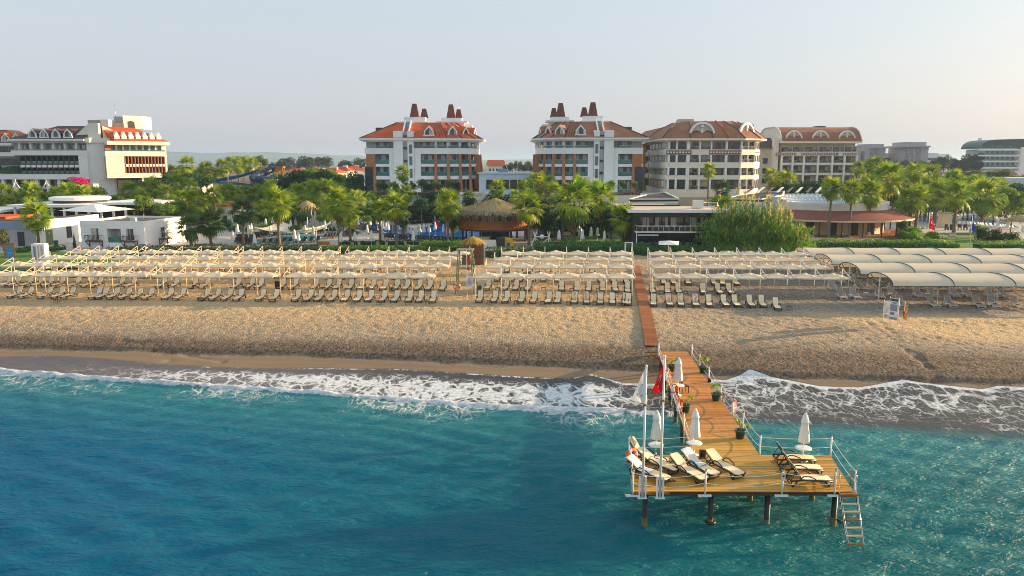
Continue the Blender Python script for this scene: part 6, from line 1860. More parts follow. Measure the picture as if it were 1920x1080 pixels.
# yellow parasol, gate wall
p = D(234, 396, 176)
t = thing('yellow_parasol', 'small open yellow parasol behind the white pavilion', 'parasol', (p.x, 176, 2.6))
MB().tube((0, 0, 0), (0, 0, 5.4), .05, n=5).build('pole', M['white_paint'], t)
MB().lathe([(1.6, 4.6), (.9, 5.1), (.05, 5.5)], 8, sm=False).build('canopy', M['yellow_cloth'], t)
p = D(205, 372, 200)
t = thing('garden_wall', 'short brown and white garden wall below the left hotel', 'wall', (p.x, 200, 2.6))
part(t, 'gate_panel', 'wood_red', lambda m: (m.box(-3.4, -.4, -.1, .1, 0, 5.6), m.box(-.2, 1.6, -.1, .1, 0, 5.6)))
part(t, 'wall', 'white_paint', lambda m: (m.box(1.65, 4.2, -.2, .2, 0, 5.8), m.box(-.38, -.22, -.12, .12, 0, 5.7)))
p = D(425, 404, 172)
t = thing('pool_house', 'small cream pool house with an orange tiled roof', 'building', (p.x, 172, 2.6), R(-12))
part(t, 'wall', 'cream_paint', lambda m: m.box(-3.6, 3.6, 0, 6, 0, 4.6)); part(t, 'roof', 'roof_tile', lambda m: (m.prism([(-3.9, -.3), (3.9, -.3), (3.9, 6.3), (-3.9, 6.3)], 4.6, 5.6, 0, [(-1.5, 2.5), (2.4, 2.5), (2.4, 4), (-1.5, 4)])))
window(t, -.4, -.03, 0, 1.2, 2.6, 0, 'glass_brown', 'frame_white', 0, 'door'); window(t, 2.2, -.03, .9, 1.2, 1.4, 0, 'glass_dark', 'frame_white', 1)
for x0, lab, w_ in ((-54, 'long white house wall showing between palms behind the pools', 8), (-41.5, 'second white house wall showing between palms', 5)):
    pass

# ---- dark two-storey restaurant
t = thing('restaurant', 'dark two-storey restaurant with a pale flat roof and balcony railing', 'building', (20.6, 127.5, 2.6), R(-1))
W_ = 14.6
part(t, 'wall', 'dark_wall', lambda m: (m.box(0, W_, 1.8, 12, 0, 6.2), m.box(0, 1.2, -.05, 1.8, 0, 6.2), m.box(0, W_, -.3, 1.82, 5.35, 6.2)))
part(t, 'flat_roof', 'roof_pale', lambda m: (m.box(-.9, W_ + 1.2, -.8, 12.4, 6.2, 6.5), m.box(-.9, 9, 12.4, 22, 6.2, 6.45)))
part(t, 'roof_rim', 'white_paint', lambda m: (m.box(-1.0, W_ + 1.3, -.92, -.8, 6.15, 6.62), m.box(W_ + 1.2, W_ + 1.32, -.8, 12.4, 6.15, 6.62)))
for z, h in ((3.4, 1.9), (.4, 2.3)):
    for q in range(5): window(t, 2.6 + q * 2.6, 1.76, z, 2.4, h, 0, 'glass_dark' if z < 2 else 'glass_room', 'frame_dark', 1)
part(t, 'balcony_deck', 'white_paint', lambda m: m.box(.3, W_ - 2.2, -1.6, 1.78, 2.85, 3.02))
fr_ = part(t, 'balcony_rail', 'mast_white', lambda m: (m.box(.4, W_ - 2.3, -1.56, -1.5, 3.95, 4.02), m.box(.4, .46, -1.5, 1.7, 3.95, 4.02)))
for q in range(14): put('baluster', MB().box(-.03, .03, -.03, .03, 0, .93).mesh('baluster', M['mast_wood']), t, (.5 + q * .9, -1.53, 3.02))
for q in range(6): railing(t, 1.6 + q * 1.85, -1.45, 3.02, 1.75, 0, 'glass_dark', .8)
part(t, 'veranda_post', 'white_paint', lambda m: [m.box(x - .06, x + .06, -1.5, -1.38, 0, 2.85) for x in (.5, 12.2)])
part(t, 'veranda_beam', 'white_paint', lambda m: m.box(.7, 4.2, -1.5, -1.4, 2.35, 2.5))
part(t, 'side_wing', 'dark_wall', lambda m: m.box(W_, W_ + 5, 3, 12, 0, 5.2))
part(t, 'roof_tank', 'white_plastic', lambda m: (m.box(11.2, 12.9, 4.2, 5.4, 6.75, 8.0), m.box(11.0, 13.1, 4.0, 5.6, 6.62, 6.75)))
part(t, 'roof_pipe', 'steel', lambda m: (m.path([(15, 3, 6.5), (15, 3, 7.6), (12, 6, 7.7)], .12, 6), m.path([(-.5, 9, 6.5), (-.5, 9, 7.4), (.6, 9, 7.5), (.6, 9, 6.6)], .12, 6)))
part(t, 'roof_parapet', 'frame_dark', lambda m: m.box(-.8, 10.5, 12.2, 12.4, 6.5, 6.8))
def cafe_chair(x, y, z, rz, label, g, mat='white_plastic'):
    t = thing('cafe_chair', label, 'chair', (x, y, z), rz, g)
    MB().box(-.24, .24, -.24, .24, .42, .47).build('seat', M[mat], t); MB().box(-.24, .24, .2, .25, .47, .9).build('backrest', M[mat], t)
    for sx in (-1, 1):
        for sy in (-1, 1): MB().tube((sx*.21, sy*.21, 0), (sx*.21, sy*.21, .44), .022, n=4).build('leg', M[mat], t)
    return t
ch0 = cafe_chair(0, 0, -50, 0, 'x', 'white chairs on the restaurant balcony'); SPARE.append(ch0)
for q in range(9):
    dup(ch0, (20.6 + 2.2 + q * 1.12 + (q // 3) * .25, 127.5 - .8 + random.uniform(-.3, .5), 5.62), R(random.choice((80, -80, 10))), f'white chair, {nth(q)} from left on the dark restaurant balcony', 'white chairs on the restaurant balcony')
# grey slanted roofs behind
def lid_roof(label, pts, z, mats=('roof_dark', 'cream_paint')):
    t = thing('lecture_building', label, 'building', (0, 0, 2.6))
    n = len(pts)
    c = [(x, y) for x, y, zz in pts]
    m = MB().add([(x, y, zz - 2.6) for x, y, zz in pts] + [(x, y, zz - 3.1) for x, y, zz in pts], [tuple(range(n)), tuple(range(n, 2*n))[::-1]] + [(i, n+i, n+(i+1) % n, (i+1) % n) for i in range(n)])
    m.build('roof', M[mats[0]], t)
    m = MB().add([(x, y, zz - 3.1) for x, y, zz in pts] + [(x, y, 0) for x, y, zz in pts], [(i, n+i, n+(i+1) % n, (i+1) % n) for i in range(n)])
    m.build('wall', M[mats[1]], t)
    rim = MB()
    for i in range(n):
        a, b = pts[i], pts[(i+1) % n]; rim.slab((a[0], a[1], a[2] - 2.58), (b[0], b[1], b[2] - 2.58), .35, .3)
    rim.build('roof_rim', M['cream_paint'], t)
    return t
def wpt(px, py, Y): v = D(px, py, Y); return (v.x, v.y, v.z)
lid_roof('low building with a dark tilted roof behind the dark restaurant', [wpt(1180, 374, 165), wpt(1272, 373, 160), wpt(1246, 361, 185), wpt(1212, 366, 185)], 0)
lid_roof('curved building with a dark sloping roof left of the amphitheatre', [wpt(1362, 372, 165), wpt(1428, 374, 158), wpt(1468, 366, 165), wpt(1470, 359, 180), wpt(1425, 361, 190), wpt(1390, 366, 180)], 0)

# ---- round restaurant with amphitheatre seats
RC = Vector((67.5, 161.5)); 
t = thing('amphitheatre', 'round amphitheatre restaurant with cream drum and purple-red skirt roof', 'building', (RC.x, RC.y, 2.6))
def arcpts(r, a0, a1, n): return [(r * math.cos(a0 + (a1 - a0) * i / n), r * math.sin(a0 + (a1 - a0) * i / n)) for i in range(n + 1)]
A0, A1 = R(-158), R(12)
def ringstrip(m, r0, z0, r1, z1, n=34, a0=A0, a1=A1, mi=0):
    p0, p1 = arcpts(r0, a0, a1, n), arcpts(r1, a0, a1, n)
    m.sheet([[(x, y, z0) for x, y in p0], [(x, y, z1) for x, y in p1]], mi)
part(t, 'drum', 'cream_paint', lambda m: (ringstrip(m, 12.3, 4.4, 12.3, 6.5), ringstrip(m, 11.9, 6.5, 11.9, 4.4), ringstrip(m, 12.3, 6.5, 11.9, 6.5)))
for k in range(9):
    a = A0 + (A1 - A0) * (k + .5) / 9
    h = (A1 - A0) / 9 * .43
    def panel(m):
        for rr, q, zz in ((12.34, .96, .0), (12.38, .8, .25)):
            ps = arcpts(rr, a - h * q, a + h * q, 4); z0, z1 = 4.75 + zz * .6, 6.25 - zz * .6
            m.sheet([[(x, y, z0) for x, y in ps], [(x, y, z0 + .1) for x, y in ps]]); m.sheet([[(x, y, z1 - .1) for x, y in ps], [(x, y, z1) for x, y in ps]])
        c_, s_ = math.cos(a), math.sin(a)
        dd = [(1.0, 0), (0, .55), (-1.0, 0), (0, -.55)]; di = [(.75, 0), (0, .38), (-.75, 0), (0, -.38)]
        vv = [(12.36 * c_ - u * s_, 12.36 * s_ + u * c_, 5.5 + v * .8) for u, v in dd + di]
        m.add(vv, [(i, (i+1) % 4, 4 + (i+1) % 4, 4 + i) for i in range(4)])
    part(t, 'relief_panel', 'white_paint', panel)
part(t, 'skirt_roof', 'purple_roof', lambda m: (ringstrip(m, 12.4, 5.0, 17.2, 3.35), ringstrip(m, 17.2, 3.1, 12.4, 4.6)))
part(t, 'roof_edge', 'mast_wood', lambda m: ringstrip(m, 17.22, 3.38, 17.22, 3.05))
for k in range(13):
    a = A0 + (A1 - A0) * k / 12
    part(t, 'post', 'wood_dark', lambda m: m.tube((16.4 * math.cos(a), 16.4 * math.sin(a), 0), (16.4 * math.cos(a), 16.4 * math.sin(a), 3.3), .14, n=6))
part(t, 'inner_wall', 'mast_wood', lambda m: ringstrip(m, 11.6, 0, 11.6, 4.7))
for k in range(8):
    a = A0 + (A1 - A0) * (k + .5) / 8
    part(t, 'doorway', 'dark_recess', lambda m: (lambda ps: m.sheet([[(x, y, 0) for x, y in ps], [(x, y, 2.9) for x, y in ps]]))(arcpts(11.66, a - .07, a + .07, 3)))
part(t, 'floor', 'terracotta', lambda m: m.prism(arcpts(17.0, A0, A1, 30), 0, .12))
part(t, 'seat_tier', 'white_paint', lambda m: [(ringstrip(m, 11.8 - q * .9, 7.2 - q * .3, 11.0 - q * .9, 7.2 - q * .3, 30, R(10), R(190)), ringstrip(m, 11.0 - q * .9, 7.2 - q * .3, 10.9 - q * .9, 6.9 - q * .3, 30, R(10), R(190))) for q in range(9)])
part(t, 'blue_seats', 'pale_blue_wall', lambda m: [[m.box((11.4 - q * .9) * math.cos(a) - .22, (11.4 - q * .9) * math.cos(a) + .22, (11.4 - q * .9) * math.sin(a) - .2, (11.4 - q * .9) * math.sin(a) + .2, 7.22 - q * .3, 7.5 - q * .3) for a in [R(15 + w * 5.6) for w in range(31)]] for q in range(8)])['kind'] = 'stuff'
part(t, 'rear_wall', 'pale_blue_wall', lambda m: ringstrip(m, 12.2, 0, 12.2, 7.4, 30, R(12), R(202)))
for k in range(9): part(t, 'pergola_slat', 'frame_white' if k % 2 else 'frame_dark', lambda m: m.slab((-13 + k * 2.3, 13, 7.7), (-9.5 + k * 2.3, 19, 8.7), .55, .12))
for q in range(7):
    c_ = arcpts(14.4, R(-140), R(-15), 6)[q]
    dup(ch0, (RC.x + c_[0], RC.y + c_[1], 2.72), R(q * 50), f'white chair, {nth(q)} from left under the purple skirt roof', 'white chairs under the round restaurant roof')

# ---- thatched round bar on posts
bar = thing('thatched_bar', 'round thatched bar on dark posts with a red-brown wooden balustrade', 'bar', (-3.2, 141.5, 2.6))
part(bar, 'deck', 'wood_dark', lambda m: m.lathe([(6.9, 2.15), (7.0, 2.2), (7.0, 2.42), (6.8, 2.45)], 32, sm=False))
bal = MB().box(-.05, .05, -.035, .035, 0, 1.55).mesh('baluster', M['wood_red'])
for k in range(110):
    a = 2 * PI * k / 110
    if math.sin(a) > .25: continue
    put('baluster', bal, bar, (6.9 * math.cos(a), 6.9 * math.sin(a), 2.45), a + PI / 2)
part(bar, 'handrail', 'wood_red', lambda m: (m.path([(6.92 * math.cos(a), 6.92 * math.sin(a), 4.02) for a in [2 * PI * k / 40 for k in range(40)]], .09, 5, closed=True), m.path([(6.92 * math.cos(a), 6.92 * math.sin(a), 2.55) for a in [2 * PI * k / 40 for k in range(40)]], .09, 5, closed=True)))
part(bar, 'balustrade_backing', 'wood_red', lambda m: m.lathe([(6.78, 2.5), (6.78, 3.9)], 32, sm=False))
for k in range(10):
    a = 2 * PI * k / 10 + .2
    part(bar, 'post', 'wood_dark', lambda m: m.tube((6.2 * math.cos(a), 6.2 * math.sin(a), 0), (6.2 * math.cos(a), 6.2 * math.sin(a), 5.6), .17, n=6))
part(bar, 'bar_core', 'dark_recess', lambda m: m.lathe([(2.6, 0), (2.6, 5.2)], 16))
part(bar, 'counter', 'mast_wood', lambda m: (m.box(-3.5, -.6, -5.4, -4.8, 0, 1.15), m.box(1.2, 3.2, -5.2, -4.7, 0, 1.1)))
def thatch(root, name, mat, r0, z0, r1, z1, n, ln, seed, droop=.3):
    rr = random.Random(seed); m = MB()
    for i in range(n):
        f = rr.random() ** .7; a = rr.uniform(0, 2 * PI)
        r = r1 + (r0 - r1) * f; z = z1 + (z0 - z1) * f
        l = ln * rr.uniform(.7, 1.3); sl = Vector((r0 - r1, z0 - z1)).normalized()
        A = Vector((r * math.cos(a), r * math.sin(a), z + rr.uniform(.0, .22)))
        Bq = Vector(((r + sl.x * l) * math.cos(a + rr.uniform(-.05, .05)), (r + sl.x * l) * math.sin(a + rr.uniform(-.05, .05)), z + sl.y * l - droop * l * .4 + rr.uniform(-.1, .18)))
        tt = Vector((-math.sin(a), math.cos(a), 0)) * rr.uniform(.05, .14)
        m.add([A - tt, A + tt, Bq + tt * .6, Bq - tt * .6], [(0, 1, 2, 3)])
    return m.build(name, M[mat], root)
part(bar, 'roof_cone', 'thatch', lambda m: m.lathe([(8.0, 5.5), (4.8, 6.0), (2.2, 6.9), (.1, 7.75)], 28))
thatch(bar, 'thatch', 'thatch', 7.6, 5.65, .2, 7.75, 900, 1.3, 3)
thatch(bar, 'thatch_eave', 'thatch_grey', 8.4, 5.5, 6.6, 5.85, 700, 1.0, 4, .5)
fm = MB(); rr = random.Random(5)
for i in range(560):
    a = rr.uniform(0, 2 * PI); r = 7.5 + rr.uniform(-.2, .25); w_ = rr.uniform(.05, .12)
    c_, s_ = math.cos(a), math.sin(a); zt = 5.75 + rr.uniform(-.2, .1); zb = zt - rr.uniform(1.0, 1.9)
    fm.add([(r*c_ + s_*w_, r*s_ - c_*w_, zt), (r*c_ - s_*w_, r*s_ + c_*w_, zt), ((r+.1)*c_ - s_*w_*.5, (r+.1)*s_ + c_*w_*.5, zb), ((r+.1)*c_ + s_*w_*.5, (r+.1)*s_ - c_*w_*.5, zb)], [(0, 1, 2, 3)])
fm.build('hanging_fringe', M['thatch_grey'], bar)
thatch(bar, 'roof_tip', 'thatch_gold', 1.6, 7.15, .1, 7.8, 120, 1.1, 9)
p = G(940, 464, 2.6)
t = thing('snack_counter', 'cream snack counter with a dark fridge below the thatched bar', 'counter', p)
MB().box(-3.8, -.9, -.4, .4, 0, 1.3).build('counter', M['cream_paint'], t); MB().box(-.8, .6, -.5, .4, 0, 1.75).build('fridge', M['frame_dark'], t); MB().box(.7, 2.0, -.2, .5, 0, 1.6).build('cabinet', M['yellow_cloth'], t)
rubbish_bin(953, 467, 'blue plastic barrel under the thatched bar', 2.6, 'blue_cloth', 1.0)
# white swing
p = G(1016, 466, 2.6)
t = thing('garden_swing', 'white wooden garden swing with crossed frames and a heart sign', 'swing', p, R(4))
for s in (-1, 1):
    for e in (-1, 1): MB().slab((s*1.45 + e*.55, 0, 0), (s*1.15 - e*.25, 0, 2.9), .14, .14).build('leg', M['white_paint'], t)
    MB().slab((s*1.3, 0, 1.9), (s*.05, 0, 0.9), .10, .10).build('brace', M['white_paint'], t)
MB().box(-1.25, 1.25, -.08, .08, 1.95, 2.1).build('beam', M['white_paint'], t)
MB().lathe([(.38, -.05), (.38, .05)], 14).build('sign_disc', M['white_paint'], t).location = (0, -.12, 2.05)
t.children[-1].rotation_euler = (R(90), 0, 0)
for s in (-1, 1): MB().box(s*.9 - .35, s*.9 + .35, -.3, .3, .45, .52).build('seat', M['white_paint'], t)

# ---- shade sail over the left pool
t = thing('shade_sail', 'cream shade sail slung between masts over the left pool', 'shade sail', (0, 0, 2.6))
c = [D(474, 427, 138), D(524, 416, 150), D(574, 428, 140), D(620, 418, 150), D(560, 432, 133), D(520, 433, 133)]
def sail(m, A, Bq, C, Dq, n=8):
    rows = []
    for i in range(n + 1):
        u = i / n
        rows.append([tuple((A.lerp(Bq, u)).lerp(Dq.lerp(C, u), v) - Vector((0, 0, 2.6 + 1.2 * (4 * u * (1 - u)) * .6 + .7 * 4 * v * (1 - v) * .5))) for v in [j / n for j in range(n + 1)]])
    m.sheet(rows, 0, True)
part(t, 'sail', 'cream_canvas', lambda m: (sail(m, D(474, 425, 140), D(523, 413, 152), D(577, 427, 142), D(520, 431, 134))))
part(t, 'sail', 'cream_canvas', lambda m: (sail(m, D(540, 432, 136), D(577, 427, 142), D(622, 415, 152), D(592, 426, 140))))
for a, b in (((468, 457), (463, 424)), ((524, 452), (523, 412)), ((592, 455), (593, 426)), ((577, 440), (576, 407)), ((622, 435), (622, 414))):
    q = G(a[0], a[1], 2.6); z = D(b[0], b[1], q.y)
    part(t, 'mast', 'mast_white', lambda m: m.tube((q.x, q.y, 0), (z.x, z.y, z.z - 2.6), .09, .07, 6))
p = G(606, 459, 2.6)
t = thing('flower_box', 'long orange flower box beside the left pool', 'planter', p)
MB().box(-1.1, 1.1, -.3, .3, 0, .55).build('box', M['terracotta'], t); MB().box(-1.0, 1.0, -.22, .22, .5, .57).build('soil', M['soil'], t)
p = G(557, 424, 2.6)
t = thing('towel_hut', 'dark brown towel hut with flat red roof near the shade sail', 'hut', p)
MB().box(-1.5, 1.5, -.8, .8, 0, 2.3).build('wall', M['wood_dark'], t); MB().box(-1.8, 1.8, -1.1, 1.1, 2.3, 2.5).build('roof', M['purple_roof'], t)
p = D(576, 392, 165)
t = thing('thatched_gazebo', 'pale straw-roofed gazebo on posts behind the shade sail', 'gazebo', (p.x, 165, 2.6))
for sx in (-1, 1):
    for sy in (-1, 1): MB().tube((sx*1.2, sy*1.2, 0), (sx*1.2, sy*1.2, 5.0), .1, n=5).build('post', M['mast_wood'], t)
MB().lathe([(2.3, 4.9), (.9, 5.9), (.1, 6.3)], 12).build('roof', M['thatch'], t); thatch(t, 'thatch', 'thatch', 2.2, 4.95, .2, 6.3, 150, .8, 22)

# ---- closed umbrellas round the pools (base of the pole)
UMB = [('the left pool', [(437,458),(446,446),(468,450),(472,444),(499,432),(508,448),(512,430),(545,424),(552,419),(546,436),(555,431),(553,460),(560,462),(573,450),(478,467),(561,417),(572,419),(586,424),(592,416),(604,417),(611,415),(588,452),(610,439),(629,434)]),
       ('the lagoon pool', [(671,405),(677,407),(672,430),(680,427),(684,428),(694,431),(708,430),(714,436),(718,438),(724,441),(728,442),(746,436),(750,440),(765,447),(771,449),(777,454),(787,446),(795,447),(805,446),(816,442),(832,446),(845,448),(780,417),(786,414),(795,418),(807,412),(697,462),(666,462),(716,457),(689,448),(775,463),(781,452),(640,465)]),
       ('the shaded lawn', [(1048,461),(1084,445),(1088,452),(1092,461),(1108,455),(1120,452),(1133,461),(1430,430)]),
       ('the right-hand pool', [(1622,400),(1644,397),(1668,398),(1683,392),(1692,394),(1706,393),(1732,398),(1759,400),(1774,404),(1790,405),(1813,404),(1820,408),(1832,406),(1848,408),(1852,408),(1872,409),(1877,411),(1894,411),(1869,434),(1887,436),(1916,445)])]
for place, pix in UMB:
    for i, (a, b) in enumerate(sorted(pix)):
        q = G(a, b, 2.62)
        s = random.uniform(.95, 1.08)
        dup(U_pool, q, R(random.uniform(0, 90)), f'closed white umbrella, {nth(i)} from left beside {place}', 'closed white umbrellas round the pools', (s, s, s * random.uniform(.95, 1.05)))
# open small parasol tables omitted; dark poolside loungers
def plain_lounger(name, frame, fabric):
    t = MB()
    t.slab((0, -1.0, .33), (0, .3, .35), .62, .08, 0); t.slab((0, .28, .35), (0, .72, 1.0), .6, .08, 0)
    for sx in (-1, 1): t.path([(sx*.3, -.95, .0), (sx*.32, -.6, .33), (sx*.34, .0, .55), (sx*.33, .4, .35), (sx*.32, .6, 0)], .035, 4, 1)
    return t.mesh(name, [fabric, frame])
pl_dark = plain_lounger('pool_lounger', M['black_plastic'], M['dark_fabric']); pl_white = plain_lounger('pool_lounger', M['white_plastic'], M['towel_white'])
def pool_lounger(me, x, y, z, rz, label, group):
    tag(put('pool_lounger', me, None, (x, y, z), rz), label, 'sun lounger', group)
def lounger_line(me, a, b, n, face, place, colour, sc=1.0, dz=2.62):
    A, Bq = G(*a, dz), G(*b, dz)
    for i in range(n):
        q = A.lerp(Bq, (i + .5) / n)
        pool_lounger(me, q.x + random.uniform(-.15, .15), q.y + random.uniform(-.15, .15), dz, R(face + random.uniform(-9, 9)), f'{colour} pool lounger, {nth(i)} from left {place}', f'{colour} loungers round the pools')
lounger_line(pl_dark, (475, 449), (524, 440), 12, 180, 'behind the left pool under the sail', 'dark')
lounger_line(pl_dark, (478, 445), (520, 437), 8, 180, 'in the far row under the shade sail', 'dark')
lounger_line(pl_dark, (536, 440), (572, 437.5), 9, 180, 'on the far edge of the left pool', 'dark')
lounger_line(pl_dark, (580, 438), (640, 435), 8, 180, 'past the small raised pool', 'dark')
lounger_line(pl_dark, (442, 455), (476, 458), 9, 20, 'at the left end of the left pool', 'dark')
lounger_line(pl_dark, (446, 449), (470, 450), 5, 20, 'in the second row left of the pool', 'dark')
lounger_line(pl_dark, (487, 459), (600, 453), 9, -10, 'on the near edge of the left pool', 'dark')
lounger_line(pl_dark, (605, 449), (632, 446), 5, -30, 'at the right end of the left pool', 'dark')
lounger_line(pl_dark, (645, 446), (668, 438), 7, 120, 'between the pools under tall palms', 'dark')
lounger_line(pl_dark, (668, 431), (712, 437), 13, 60, 'on the near shore of the lagoon tongue', 'dark')
lounger_line(pl_dark, (674, 427), (700, 430), 6, 60, 'at the tip of the lagoon tongue', 'dark')
lounger_line(pl_dark, (715, 447), (862, 456), 22, 10, 'along the near edge of the lagoon', 'dark')
lounger_line(pl_dark, (770, 422), (812, 419), 11, 160, 'on the lagoon peninsula', 'dark')
lounger_line(pl_dark, (795, 414), (825, 412), 6, 170, 'behind the lagoon peninsula', 'dark')
lounger_line(pl_dark, (868, 455), (905, 460), 6, 20, 'under the thatched bar', 'dark')
for i, (a, b) in enumerate([(660,466),(675,466),(708,465),(724,465),(761,464),(789,466),(767,470)]):
    q = G(a, b, 2.62)
    dup(L_cream, (q.x, q.y + .5, 2.62), R(180 + random.uniform(-15, 15)), f'dark lounger with cream sling, {nth(i)} from left on the lawn strip', 'loungers on the lawn strip by the hedge')
lounger_line(pl_white, (1664, 399), (1795, 407), 26, 30, 'in the far row by the right-hand pool', 'white')
lounger_line(pl_white, (1690, 396), (1760, 401), 14, 30, 'in the rearmost row by the right-hand pool', 'white')
lounger_line(pl_white, (1758, 408), (1800, 415), 14, 30, 'on the middle terrace by the right-hand pool', 'white')
lounger_line(pl_white, (1797, 409), (1898, 417), 22, 30, 'behind the far right pool', 'white')
lounger_line(pl_white, (1800, 422), (1905, 431), 20, 30, 'in front of the far right pool', 'white')
# ---- dining sets, flags, lamps and signs on the right lawn
for i, (a, b) in enumerate([(1775, 431), (1785, 431), (1799, 431), (1810, 431), (1828, 431)]):
    q = G(a, b, 2.62)
    t = thing('dark_chair', f'dark garden chair, {nth(i)} from left on the pale terrace edge', 'chair', q, R(random.uniform(-30, 30)), 'dark garden chairs on the right terrace')
    MB().box(-.35, .35, -.3, .3, .5, .6).build('seat', M['frame_dark'], t); MB().box(-.35, .35, .25, .32, .6, 1.2).build('backrest', M['frame_dark'], t)
    for sx in (-1, 1): MB().box(sx*.3 - .04, sx*.3 + .04, -.28, .28, 0, .5).build('leg', M['frame_dark'], t)
def banner(px, base, top, mat, w, label, marks=False):
    q = G(px, base, 2.6); z = D(px, top, q.y)
    h = z.z - q.z
    t = thing('garden_flag', label, 'flag', q)
    MB().tube((0, 0, 0), (0, 0, h), .05, .04, 5).build('pole', M['white_paint'], t)
    m = MB(); rows = []
    for k in range(9):
        f = k / 8
        rows.append([(u * w * (.45 + .55 * f), .15 * math.sin(u * 5 + k), h - .15 - f * h * .52 - u * .5) for u in (0, .33, .66, 1)])
    m.sheet(rows, 0, True); o = m.build('flag_cloth', M[mat], t)
    if marks:
        s = MB(); cx_, cz = w * .45, h - h * .3
        oc_ = [(cx_ + .32 * math.cos(a), cz + .32 * math.sin(a)) for a in [R(60 + 24 * k) for k in range(11)]]; ic_ = [(cx_ + .1 + .25 * math.cos(a), cz + .25 * math.sin(a)) for a in [R(60 + 24 * k) for k in range(11)]]
        for k in range(10): s.add([(x, -.22, z_) for x, z_ in (oc_[k], oc_[k+1], ic_[k+1], ic_[k])], [(0, 1, 2, 3)])
        s.build('crescent', M['white_cloth'], o)
        s = MB(); pts = [(cx_ + .35 + .2 * (1 if k % 2 == 0 else .4) * math.cos(k * PI / 5), cz - .35 + .2 * (1 if k % 2 == 0 else .4) * math.sin(k * PI / 5)) for k in range(10)]
        for k in range(10): s.add([(cx_ + .35, -.22, cz - .35), (pts[k][0], -.22, pts[k][1]), (pts[(k+1) % 10][0], -.22, pts[(k+1) % 10][1])], [(0, 1, 2)])
        s.build('star', M['white_cloth'], o)
banner(1739, 447, 404, 'red_cloth', 1.35, 'red flag with white crescent and star on the right lawn', True)
banner(1818, 461, 396, 'blue_cloth', .62, 'tall drooping blue flag on the right lawn')
banner(816, 434, 406, 'red_cloth', 1.0, 'small red flag on the lagoon peninsula')
for i, (px, b, tp_) in enumerate([(1687, 446, 416), (1767, 453, 436), (1904, 452, 435), (1727, 444, 427)]):
    q = G(px, b, 2.6); h = D(px, tp_, q.y).z - q.z
    t = thing('garden_lamp', f'dark garden lamp post with two white globes, {nth(i)} from left on the right lawn', 'street lamp', q, 0, 'garden lamps on the right lawn')
    MB().tube((0, 0, 0), (0, 0, h), .06, .05, 5).build('pole', M['frame_dark'], t); MB().box(-.45, .45, -.03, .03, h - .25, h - .18).build('arm', M['frame_dark'], t)
    for s in (-1, 1): MB().lathe([(.05, -.05), (.2, .1), (.2, .25), (.08, .36)], 8, (s*.45, 0, h - .15)).build('globe', M['white_plastic'], t)
sign_board('garden_sign', 1784, 453, 1.35, 1.0, .5, 'mast_wood', 'tan wooden notice board between two dark posts on the lawn', [(.1,.9,.45,.5,'wood_dark')], 0, 'frame_dark', 2.6)
p = D(1776, 402, 168)
t = thing('bamboo_screen', 'tan bamboo screen hut behind the right-hand pool', 'hut', (p.x, 168, 2.6))
MB().box(-1.2, 1.2, 0, 1.5, 0, 3.2).build('wall', M['mast_wood'], t); MB().box(-1.4, 1.4, -.2, 1.7, 3.2, 3.4).build('roof', M['thatch'], t)
p = G(1905, 436, 2.6)
t = thing('straw_shelter', 'straw-topped shelter on dark posts at the right edge', 'shelter', p)
for sx in (-1.2, 2.6): MB().tube((sx, 0, 0), (sx, 0, 2.6), .1, n=5).build('post', M['wood_dark'], t)
MB().lathe([(3.4, 2.4), (1.6, 3.2), (.1, 3.7)], 14, (1, .5, 0)).build('roof', M['thatch'], t)
o_ = thatch(t, 'thatch', 'thatch', 3.3, 2.45, .2, 3.7, 220, .9, 31); o_.location = (1, .5, 0)
t = thing('grey_block', 'pale grey building edge at the far right behind trees', 'building', (0, 0, 2.6))
a = D(1909, 350, 230)
part(t, 'wall', 'pale_blue_wall', lambda m: m.box(a.x, a.x + 30, 230, 245, 0, D(1909, 334, 230).z - 2.6))

# ---- water slides
t = thing('water_slide', 'blue and yellow water slides with a tan launch tower', 'water slide', (0, 0, 2.6))
SY = 262.0
def chute(pts, r, mat, mat2, name):
    P = [Vector(D(a, b, SY + dy)) - Vector((0, 0, 2.6)) for a, b, dy in pts]
    # smooth the line
    Q = []
    for i in range(len(P) - 1):
        p0, p1, p2, p3 = P[max(i-1, 0)], P[i], P[i+1], P[min(i+2, len(P)-1)]
        for s in range(6):
            u = s / 6
            Q.append(.5 * ((2*p1) + (p2-p0)*u + (2*p0-5*p1+4*p2-p3)*u*u + (3*p1-p0-3*p2+p3)*u**3))
    Q.append(P[-1])
    m = MB(); rows = []
    for i, q in enumerate(Q):
        d_ = (Q[min(i+1, len(Q)-1)] - Q[max(i-1, 0)]).normalized(); s_ = d_.cross(Vector((0, 0, 1))).normalized()
        rows.append([q + s_ * (r * math.cos(a)) + Vector((0, 0, r * math.sin(a))) for a in [PI + PI * j / 8 for j in range(9)]])
    m.sheet(rows, 0, True)
    o = m.build(name, M[mat], t)
    m = MB(); m.sheet([[q + (p_ - q) * .9 + Vector((0, 0, .05)) for p_ in row] for q, row in zip(Q, rows)], 0, True); m.build('chute_lining', M[mat2], o)
chute([(480, 316, 2), (470, 321, 0), (452, 327, -1), (430, 331, -2), (406, 336, -2)], .95, 'slide_blue', 'slide_yellow', 'chute')
chute([(478, 319, 4), (462, 325, 2), (440, 331, 1), (406, 338, 1)], .8, 'slide_blue', 'slide_yellow', 'chute')
chute([(406, 338, 0), (425, 341, -3), (450, 342, -4), (474, 346, -4), (496, 350, -4)], .95, 'slide_blue', 'slide_yellow', 'chute')
